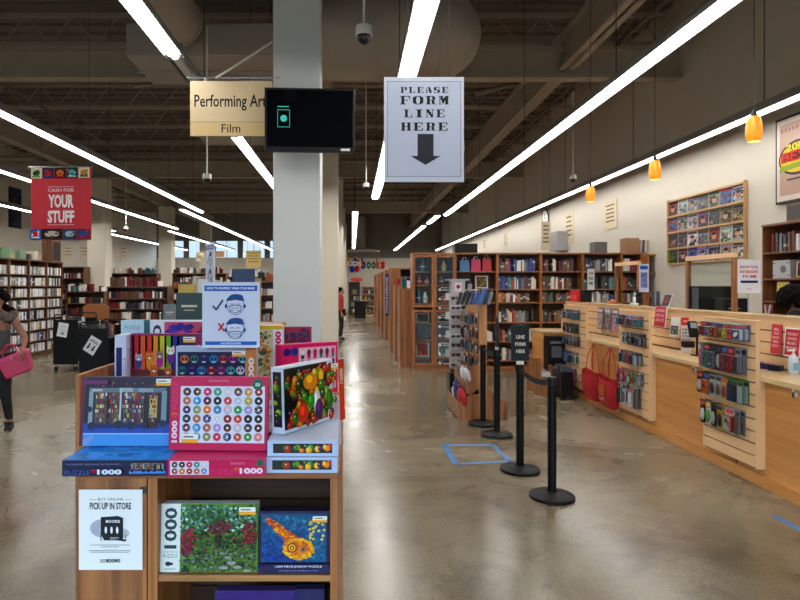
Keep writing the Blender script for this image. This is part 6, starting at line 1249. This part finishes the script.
for k in range(9):
    z = 1.66 - k * .135
    for (hx, hc, hn) in ((-.17, (206, 206, 204), 'white'), (.15, (150, 150, 156), 'grey')):
        if (k + (hx > 0)) % 2: tag(MB().box(-.03, .03, 0, .01, 0, .1).cyl((0, .005, .1), (0, .005, .13), .003, 5).build('price_pouch', mat('pouch_' + hn, hc, .4), loc=(Xp(457, 8.8) + hx, 8.62, z - .03), rot=(0, .1, .2)), '%s pouch hanging from a spinner arm, %s tier down' % (hn, ordn(k)), 'pouch', 'pouches on the spinner')
    for (dx, dy, rz, sd) in ((-.055, -.215, 0, 'aisle corner'), (.085, -.215, 0, 'front'), (-.225, -.03, -PI / 2, 'side')):
        n, c = SG[(k * 2 + int(dx * 100)) % 6]
        if k == 0 and dx > -.2: continue
        glasses('%s framed sunglasses on the %s of the spinner, %s tier down' % (n, sd, ordn(k)), Xp(457, 8.8) + dx, 8.8 + dy, z, rz, c)
# white wire arms sticking out of the tower
for k in range(9):
    z = 1.64 - k * .135
    for (dx, sd) in ((-.15, 'aisle'), (.16, 'wall')):
        tag(MB().tube([(min(0, dx) + .0, 0, 0), (max(0, dx), 0, 0)], .005, 5).box(dx - .01, dx + .01, -.05, .05, -.01, .02).build('wire_arm', WHITE, loc=(Xp(457, 8.8) + (-.1 if dx < 0 else .1), 8.7 if dx > 0 else 8.82, z)), 'white wire arm of the spinner on its %s side, %s tier down' % (sd, ordn(k)), 'rack arm', 'wire arms of the spinner')
# ---- wall rack of magazines and the staff bookcase
x = 5.97; ya, yb_ = Yx(745.5, x), Yx(669, x); yc = (ya + yb_) / 2; W = yb_ - ya; zb, ztp = 2.09, 3.27
t = thing('magazine_rack', 'oak wall rack of magazines in four rows', 'rack', (x + .02, yc, zb), -PI / 2); rail = mat('rail_oak', (190, 146, 92), .45, var=.1)
RH = [0, .28, .58, .88]
for z in RH + [1.17]: MB().box(-W / 2, W / 2, -.05, -.03, z, z + .036).build('rail', rail, t, bevel=.002); MB().box(-W / 2, W / 2, -.03, 0, z, z + .012).build('rail_base', rail, t)
for q in (-W / 2 - .012, W / 2): MB().box(q, q + .012, -.055, 0, 0, 1.22).build('side_panel', rail, t)
MB().box(-W / 2, W / 2, -.004, 0, 0, 1.2).build('back_panel', mat('rack_back', (196, 186, 170), .7), t)
MC = [((190, 60, 50), (120, 90, 80), 'red and brown'), ((200, 206, 196), (120, 150, 130), 'pale green'), ((40, 40, 42), (190, 190, 190), 'black and white'), ((90, 84, 96), (180, 176, 180), 'grey violet'), ((150, 150, 140), (90, 100, 90), 'stone grey'), ((60, 130, 180), (200, 40, 50), 'blue and red'), ((60, 64, 70), (206, 206, 210), 'charcoal'), ((214, 210, 206), (50, 50, 54), 'white'), ((150, 120, 140), (90, 70, 90), 'mauve'), ((126, 130, 134), (90, 96, 100), 'plain grey'), ((50, 54, 66), (150, 130, 110), 'dark slate'), ((170, 150, 90), (90, 70, 110), 'ochre and purple'), ((226, 226, 228), (40, 40, 44), 'bright white'), ((80, 80, 84), (180, 180, 184), 'striped grey')]
def cover(a, w, h, c1, c2, seed):
    q = random.Random(seed); c1 = tuple(v * .85 for v in c1); c2 = tuple(v * .8 for v in c2); a.rect(-w / 2, 0, w / 2, h, c1); a.paint(-w * .46, h * .04, w * .46, h * .78, lambda u, v, s_: vary(c2 if s_.random() < .5 else c1, s_, 44), 60, w * .12, seed)
    if seed % 2: a.disc(q.uniform(-.06, .06) * w, h * .5, w * .2, h * .2, vary((196, 156, 130) if seed % 2 else (190, 190, 190), q, 20), 12); a.poly([(-w * .34, h * .05), (w * .34, h * .05), (w * .22, h * .3), (-w * .22, h * .3)], vary(c2, q, 20)); a.disc(0, h * .66, w * .2, h * .1, vary((50, 40, 36), q, 20), 10)
    a.rect(-w * .42, h * .84, w * .42, h * .95, vary(c2, q, 60))
pitch = W / 7
for rr in range(4):
    for cc in range(7):
        c1, c2, nm = MC[(rr * 5 + cc) % 14] if rr else MC[cc]
        if rr == 3: c1, c2, nm = [((110, 140, 60), (60, 60, 50), 'green'), ((120, 80, 90), (60, 90, 70), 'plum'), ((120, 110, 180), (60, 60, 120), 'violet'), ((110, 100, 170), (190, 180, 220), 'lilac'), ((60, 60, 64), (200, 190, 190), 'black and pink'), ((200, 196, 190), (170, 160, 150), 'pale'), ((210, 205, 200), (150, 150, 150), 'off-white')][cc]
        xx = -W / 2 + (cc + .5) * pitch; w_, h_ = pitch * .97, .275; yv = yc - xx
        t = thing('magazine', '%s cover magazine, %s in the %s row of the wall rack' % (nm, ORD[cc], ['top', 'second', 'third', 'lowest'][3 - rr if 0 else rr]), 'magazine', (x - .004, yv, zb + RH[3 - rr] + .014), -PI / 2, 'magazines in the wall rack', rot=(-.03, 0, -PI / 2))
        MB().box(-w_ / 2, w_ / 2, 0, .008, 0, h_).build('pages', WHITEP, t); a = Art(.0006); cover(a, w_, h_, c1, c2, rr * 7 + cc + 1); a.put('cover_print', t, loc=(0, -.001, 0))
x = 5.6; ya = Yx(762, x); L_ = 2.3
t = bookcase('staff_bookcase', 'brown bookcase against the white wall behind the counter', (x, ya, 0), -PI / 2, L_, .38, 2.5, [.3, .75, 1.2, 1.5, 1.8, 2.15], mU=wood('red_oak_up', (112, 66, 36), (150, 94, 52), 'z'), mX=wood('red_oak_flat', (112, 66, 36), (150, 94, 52), 'y'))
xs = x + .06
for k in range(9):
    c, cn = BC[(k * 5) % 13]; ITEMS.append(('staffbook', (xs, ya - .12 - k * .075, 2.151), -PI / 2, .045, r.uniform(.2, .27), .2, vary(c, r), cn, '%s', k, 'on the upper shelf of the staff bookcase', 'books on the staff bookcase'))
t = thing('fan_heater', 'silver box with a round grille on the staff bookcase', 'heater', (xs + .0, ya - .28, 1.801), -PI / 2); MB().box(-.16, .16, 0, .15, 0, .24).build('casing', mat('silver_plastic', (190, 192, 194), .35), t, bevel=.006); MB().cyl((.04, -.004, .12), (.04, .0, .12), .05, 20).cyl((.04, -.006, .12), (.04, -.003, .12), .025, 16).build('grille', mat('mid_grey', (110, 112, 116), .4), t)
for (p, q) in ((-.13, .04), (-.13, .2), (.13, .04), (.13, .2)): MB().box(p - .02, p + .02, -.003, 0, q - .005, q + .005).build('clip', DSTEEL, t)
picture('dark boxed set beside the silver box on the staff bookcase', xs, ya - .68, 1.801, .3, .22, (90, 50, 50), -PI / 2, .05, 'box', 'boxed_set', 21)
t = picture('yellow magazine facing out on the staff bookcase', xs, ya - .3, 1.501, .24, .27, (206, 190, 60), -PI / 2, .06, 'magazine', 'magazine', 23)
t = thing('photo_frame', 'dark double photo frame standing above the staff bookcase', 'frame', (x + .1, ya - .62, 2.531), -PI / 2)
MB().box(-.3, .3, 0, .03, 0, .24).build('frame', WALN, t, bevel=.004)
for q in (-.27, .02): MB().box(q, q + .25, -.003, 0, .03, .21).build('pane', mat('dark_photo', (44, 28, 22), .3), t)
# ================================================================== PEOPLE
def person(name, label, loc, rz, skin, joints, rad, edges, parts, root='pelvis', head=None, category='person'):
    t = thing(name, label, category, loc, rz)
    def skinned(nm, use, m, grow=0.0, sub=2, over={}):
        keys = sorted({k for e in use for k in e}); idx = {k: i for i, k in enumerate(keys)}
        me = bpy.data.meshes.new(nm); me.from_pydata([joints[k] for k in keys], [(idx[a], idx[b_]) for a, b_ in use], [])
        o = bpy.data.objects.new(nm, me); C.objects.link(o); me.materials.append(m); sk = o.modifiers.new('skin', 'SKIN'); sk.use_smooth_shade = True
        for k, i in idx.items():
            q = over.get(k, rad[k]); q = (q, q) if not isinstance(q, tuple) else q; me.skin_vertices[0].data[i].radius = (q[0] + grow, q[1] + grow)
        me.skin_vertices[0].data[idx[root] if root in idx else 0].use_root = True
        s_ = o.modifiers.new('sub', 'SUBSURF'); s_.levels = sub; s_.render_levels = sub; o.parent = t
        return o
    b_ = skinned('body', edges, skin)
    if head:
        hc, hr = head
        MBh = MB().ell(hc, hr, n=20, k=14); MBh.ell((hc[0], hc[1] - hr[1], hc[2] - .01), (.014, .02, .022)); MBh.ell((hc[0] - hr[0], hc[1], hc[2]), (.012, .02, .03)); MBh.ell((hc[0] + hr[0], hc[1], hc[2]), (.012, .02, .03)); MBh.build('face', skin, t, smooth=True)
        for s_ in (-1, 1): MB().ell((hc[0] + s_ * .032, hc[1] - hr[1] * .93, hc[2] + .015), (.014, .008, .009), n=10, k=6).build('eye', mat('eye_white', (220, 220, 216), .2), t, smooth=True)
        MB().ell((hc[0], hc[1] - hr[1] * .88, hc[2] - .055), (.026, .01, .008), n=10, k=6).build('mouth', mat('lips', (150, 80, 76), .5), t, smooth=True)
    for nm, use, m, grow, over in parts: skinned(nm, use, m, grow, 2, over)
    return t
def stance(H_=1.65, la=(0, 0), ra=(0, 0), ll=0, rl=0, bend=(0, 0)):
    s = H_ / 1.65; J = {}
    J['pelvis'] = (0, 0, .93); J['waist'] = (0, .01, 1.06); J['chest'] = (0, .015, 1.26); J['neckbase'] = (0, .01, 1.39); J['neck'] = (0, -.005, 1.45); J['skull'] = (0, -.015, 1.53)
    for k, sg, (f, o), lg, e in (('l', -1, la, ll, bend[0]), ('r', 1, ra, rl, bend[1])):
        J['shoulder' + k] = (sg * .16, .015, 1.355); ex = sg * (.2 + .3 * o); J['elbow' + k] = (ex, .02 - .28 * f, 1.1 + .1 * abs(f)); J['wrist' + k] = (ex + sg * .01, .0 - .28 * f - .22 * e, .86 + .1 * abs(f) + .2 * e); wx, wy, wz = J['wrist' + k]
        J['palm' + k] = (wx, wy - .02 - .05 * e, wz - .07 + .06 * e); px_, py_, pz_ = J['palm' + k]
        for i in range(4): J['f%d%s' % (i, k)] = (px_, py_ - .03 + i * .019, pz_ - .04 - (.006 if i in (1, 2) else 0)); J['g%d%s' % (i, k)] = (px_ - sg * .012, py_ - .034 + i * .019, pz_ - .075)
        J['t0' + k] = (px_ - sg * .005, py_ - .045, pz_ + .01); J['t1' + k] = (px_ - sg * .012, py_ - .055, pz_ - .025)
        J['hip' + k] = (sg * .085, 0, .88); J['knee' + k] = (sg * .09, -.02 - .2 * lg, .48); J['ankle' + k] = (sg * .09, .03 - .3 * lg + (.1 if lg < 0 else 0), .085 + (.04 if lg < 0 else 0)); ax, ay, az = J['ankle' + k]; J['heel' + k] = (ax, ay + .03, az - .05); J['toe' + k] = (ax + sg * .01, ay - .14, .035)
    J = {k: (v[0] * s, v[1] * s, v[2] * s) for k, v in J.items()}
    R = {'pelvis': (.15, .11), 'waist': (.125, .095), 'chest': (.15, .11), 'neckbase': (.075, .06), 'neck': .05, 'skull': .075}
    E = [('pelvis', 'waist'), ('waist', 'chest'), ('chest', 'neckbase'), ('neckbase', 'neck'), ('neck', 'skull')]
    for k in 'lr':
        R.update({'shoulder' + k: .052, 'elbow' + k: .038, 'wrist' + k: .025, 'palm' + k: (.035, .016), 'hip' + k: .09, 'knee' + k: .058, 'ankle' + k: .036, 'heel' + k: .032, 'toe' + k: (.036, .025), 't0' + k: .012, 't1' + k: .009})
        E += [('neckbase', 'shoulder' + k), ('shoulder' + k, 'elbow' + k), ('elbow' + k, 'wrist' + k), ('wrist' + k, 'palm' + k), ('palm' + k, 't0' + k), ('t0' + k, 't1' + k), ('pelvis', 'hip' + k), ('hip' + k, 'knee' + k), ('knee' + k, 'ankle' + k), ('ankle' + k, 'heel' + k), ('ankle' + k, 'toe' + k)]
        for i in range(4): R['f%d%s' % (i, k)] = .009; R['g%d%s' % (i, k)] = .0075; E += [('palm' + k, 'f%d%s' % (i, k)), ('f%d%s' % (i, k), 'g%d%s' % (i, k))]
    return J, R, E
def garment(kind):
    if kind == 'trousers': return [('pelvis', 'hipl'), ('pelvis', 'hipr'), ('hipl', 'kneel'), ('hipr', 'kneer'), ('kneel', 'anklel'), ('kneer', 'ankler')]
    if kind == 'vest': return [('pelvis', 'waist'), ('waist', 'chest'), ('chest', 'neckbase')]
    if kind == 'top': return [('pelvis', 'waist'), ('waist', 'chest'), ('chest', 'neckbase'), ('neckbase', 'shoulderl'), ('neckbase', 'shoulderr'), ('shoulderl', 'elbowl'), ('shoulderr', 'elbowr'), ('elbowl', 'wristl'), ('elbowr', 'wristr')]
    return [('anklel', 'heell'), ('anklel', 'toel')] if kind == 'shoel' else [('ankler', 'heelr'), ('ankler', 'toer')]
SK1 = mat('skin_brown', (146, 94, 68), .5); SK2 = mat('skin_tan', (176, 124, 94), .5); HAIR = mat('dark_hair', (10, 8, 7), .95, spec=.15, bump=.5, scale=60); BK_ = mat('black_cloth', (20, 20, 24), .8); GW = mat('grey_vest', (70, 66, 66), .8)
# the woman with the pink bag, back half turned, cut by the frame edge
J, R, E = stance(1.64, la=(-.1, .05), ra=(.15, .35), ll=.35, rl=-.2, bend=(.2, .55))
px, Y = -4, 6.75
t = person('person', 'person in dark top and black leggings carrying a pink handbag', (Xp(px, Y), Y, 0.0), math.radians(205) - PI + math.radians(-10), SK1, J, R, E, [
    ('trousers', garment('trousers'), BK_, .006, {}), ('vest', garment('vest'), GW, .022, {'neckbase': (.07, .06)}), ('shoe', garment('shoel'), BLACK, .012, {}), ('shoe', garment('shoer'), BLACK, .012, {})], head=((0, -.02, 1.53), (.075, .095, .11)))
hm = MB(); q = random.Random(6)
for i in range(60):
    a_ = q.random() * 6.28; u = q.uniform(-.2, 1); rr_ = math.sqrt(max(0, 1 - u * u)); v = Vector((.1 * rr_ * math.cos(a_), .02 + .11 * rr_ * math.sin(a_), 1.55 + .1 * u))
    if v.y < -.05 and v.z < 1.58: continue
    hm.ell(v, (.04, .04, .04), n=8, k=6)
for i in range(14): a_ = PI * i / 14; hm.ell((.14 * math.cos(a_), .05 + .07 * math.sin(a_), 1.42 - .08 * q.random()), (.06, .06, .08), n=8, k=6)
hm.build('hair', HAIR, t, smooth=True)
sc_ = MB(); cols2 = [(60, 50, 46), (206, 196, 180), (120, 60, 50), (40, 36, 40)]
for i in range(18): a_ = 2 * PI * i / 18; sc_.ell((.16 * math.cos(a_), .02 + .12 * math.sin(a_), 1.37 + .03 * math.sin(3 * a_)), (.06, .055, .055), n=8, k=6)
sc_.build('scarf', mat('patterned_scarf', (96, 80, 70), .8, var=.9, scale=45), t, smooth=True)
# handbag held in the near hand
t = thing('handbag', 'bright pink handbag carried by the person at the frame edge', 'bag', (Xp(21, 6.7), 6.7, Zp(374, 6.7)), math.radians(10), rot=(0, math.radians(-22), math.radians(10)))
PKB = mat('pink_leather', (186, 24, 74), .35); MB().prism([(-.15, 0), (.14, 0), (.17, .24), (-.17, .24)], -.06, .06).build('bag_body', PKB, t, bevel=.02)
for s_ in (-1, 1): MB().tube([(-.08, s_ * .05, .23), (-.07, s_ * .04, .31), (0, s_ * .03, .36), (.07, s_ * .04, .31), (.08, s_ * .05, .23)], .007, 6).build('handle', PKB, t)
MB().box(-.165, .165, -.063, .063, .2, .24).build('flap', mat('pink_leather_light', (206, 50, 104), .35), t, bevel=.006); MB().ell((0, -.066, .2), (.012, .006, .012)).build('clasp', STEEL, t)
# the bookseller behind the counter
J, R, E = stance(1.66, la=(.2, .0), ra=(.3, .0), bend=(.5, .5))
Y = 6.7; t = person('person', 'dark haired person in black standing behind the counter', (Xp(797, Y), Y, 0.0), math.radians(50), SK2, J, R, E, [
    ('trousers', garment('trousers'), BK_, .008, {}), ('shirt', garment('top'), BK_, .012, {}), ('shoe', garment('shoel'), BLACK, .012, {}), ('shoe', garment('shoer'), BLACK, .012, {})], head=((0, -.02, 1.54), (.075, .095, .11)))
hm = MB(); q = random.Random(9)
for i in range(70):
    a_ = q.random() * 6.28; u = q.uniform(-.5, 1); rr_ = math.sqrt(max(0, 1 - u * u)); v = Vector((.115 * rr_ * math.cos(a_), .03 + .125 * rr_ * math.sin(a_), 1.56 + .12 * u))
    if v.y < -.07 and v.z < 1.58: continue
    hm.ell(v, (.05, .05, .05), n=8, k=6)
hm.build('hair', HAIR, t, smooth=True)
# distant person in red beyond the pillars
J, R, E = stance(1.68, la=(.1, .1), ra=(.1, .1), ll=.1)
REDJ = mat('red_jacket', (186, 40, 50), .7); Y = 18.8
t = person('person', 'distant person in a red jacket half hidden by the pillars', (Xp(340.5, Y), Y, 0), math.radians(90), SK2, J, R, E, [
    ('trousers', garment('trousers'), BK_, .01, {}), ('jacket', garment('top'), REDJ, .02, {}), ('shoe', garment('shoel'), BLACK, .012, {}), ('shoe', garment('shoer'), BLACK, .012, {})], head=((0, -.02, 1.53), (.075, .095, .11)))
MB().ell((0, .01, 1.57), (.085, .1, .1)).build('hair', HAIR, t, smooth=True)
# ================================================================== PLACE THE BOOKS AND DISCS
def unit_book():
    m = MB(); m.box(-.5, .5, 0, .06, 0, 1, 0); m.box(-.5, -.42, .06, 1, 0, 1, 0); m.box(.42, .5, .06, 1, 0, 1, 0); m.box(-.42, .42, .06, .96, .02, .97, 1); return m
ub_ = unit_book(); BM = ub_.mesh('book', [SPINE, PAGES]); ub2 = MB().box(-.5, .5, 0, 1, 0, 1, 0); ub2.box(-.46, .46, .02, .98, 1.0, 1.002, 0); DM = MB().box(-.5, .5, 0, 1, 0, 1).mesh('disc_case', [DVDM])
bpy.context.view_layer.update(); dg = bpy.context.evaluated_depsgraph_get(); scn = bpy.context.scene
def seen(it):
    k, loc, rz, w, h, d = it[:6]; o = Vector((0, 0, H)); hits = 0
    for f in (.3, .8):
        p = Vector((loc[0] , loc[1], loc[2] + h * f)); px_ = CX + F * p.x / p.y; py_ = CY - F * (p.z - H) / p.y
        if not (0 <= px_ < 800 and 0 <= py_ < 600): continue
        dv = p - o; L_ = dv.length; org = o.copy(); dn = dv.normalized(); left = L_
        for hop in range(4):
            ok, hl, nn, ii, ob, mm = scn.ray_cast(dg, org, dn, distance=left + .4)
            if not ok: hits += 1; break
            dist = (hl - o).length
            if dist > L_ - .03: hits += 1; break
            if ob and any(s_.material and s_.material.name.startswith('clear_glass') for s_ in ob.material_slots): org = hl + dn * .001; left = L_ - dist; continue
            break
    return hits
rest = {}; groups = {}
for it in ITEMS: groups.setdefault(it[0], []).append(it)
allbooks = []
for kind, its in groups.items():
    sc_l = []
    for it in its:
        s_ = seen(it); Yd = it[1][1]; facew = it[3] if abs(math.cos(it[2])) > .5 else it[3] * abs(it[1][0]) / Yd
        sc_l.append((s_ * facew * it[4] / (Yd * Yd), s_, it))
    if kind in ('farbook',): rest.setdefault('book', []).extend([x for x in sc_l]); continue
    sc_l.sort(key=lambda x: -x[0])
    take = 292 if kind in ('book', 'disc') else 999
    ind = [x for x in sc_l if x[1] > 0][:take]; ids = {id(x) for x in ind}
    rest.setdefault('disc' if kind == 'disc' else 'book', []).extend([x for x in sc_l if id(x) not in ids and (kind in ('book', 'disc'))])
    for _, _, it in ind:
        kk_, loc, rz, w, h, d, c, cn, _f, i, where, grp = it
        nm = 'disc_case' if kind == 'disc' else 'book'
        o = bpy.data.objects.new(nm, DM if kind == 'disc' else BM); C.objects.link(o); o.location = loc; o.rotation_euler = (0, 0, rz); o.scale = (w, d, h); o.color = lin(c)
        ht = 'tall ' if h > .24 and kind != 'disc' else ('short ' if kind != 'disc' and h < .2 else '')
        tag(o, '%s%s %s, %s %s' % (ht, cn, 'disc case' if kind == 'disc' else 'book', ordn(i), where), 'disc case' if kind == 'disc' else 'book', grp)
for nm, lst in rest.items():
    m = MB()
    for _, s_, it in lst:
        _k, loc, rz, w, h, d, c = it[:7]
        M = Matrix.Translation(loc) @ Matrix.Rotation(rz, 4, 'Z'); m.box(-w / 2, w / 2, 0, d, 0, h, 0, c, M)
    o = m.build('shelved_books' if nm == 'book' else 'shelved_discs', PRINTM, colors=True, fix=True)
    tag(o, 'densely shelved books on the shelves across the store' if nm == 'book' else 'remaining densely packed disc cases on the side shelves', 'books' if nm == 'book' else 'discs', kind='stuff')
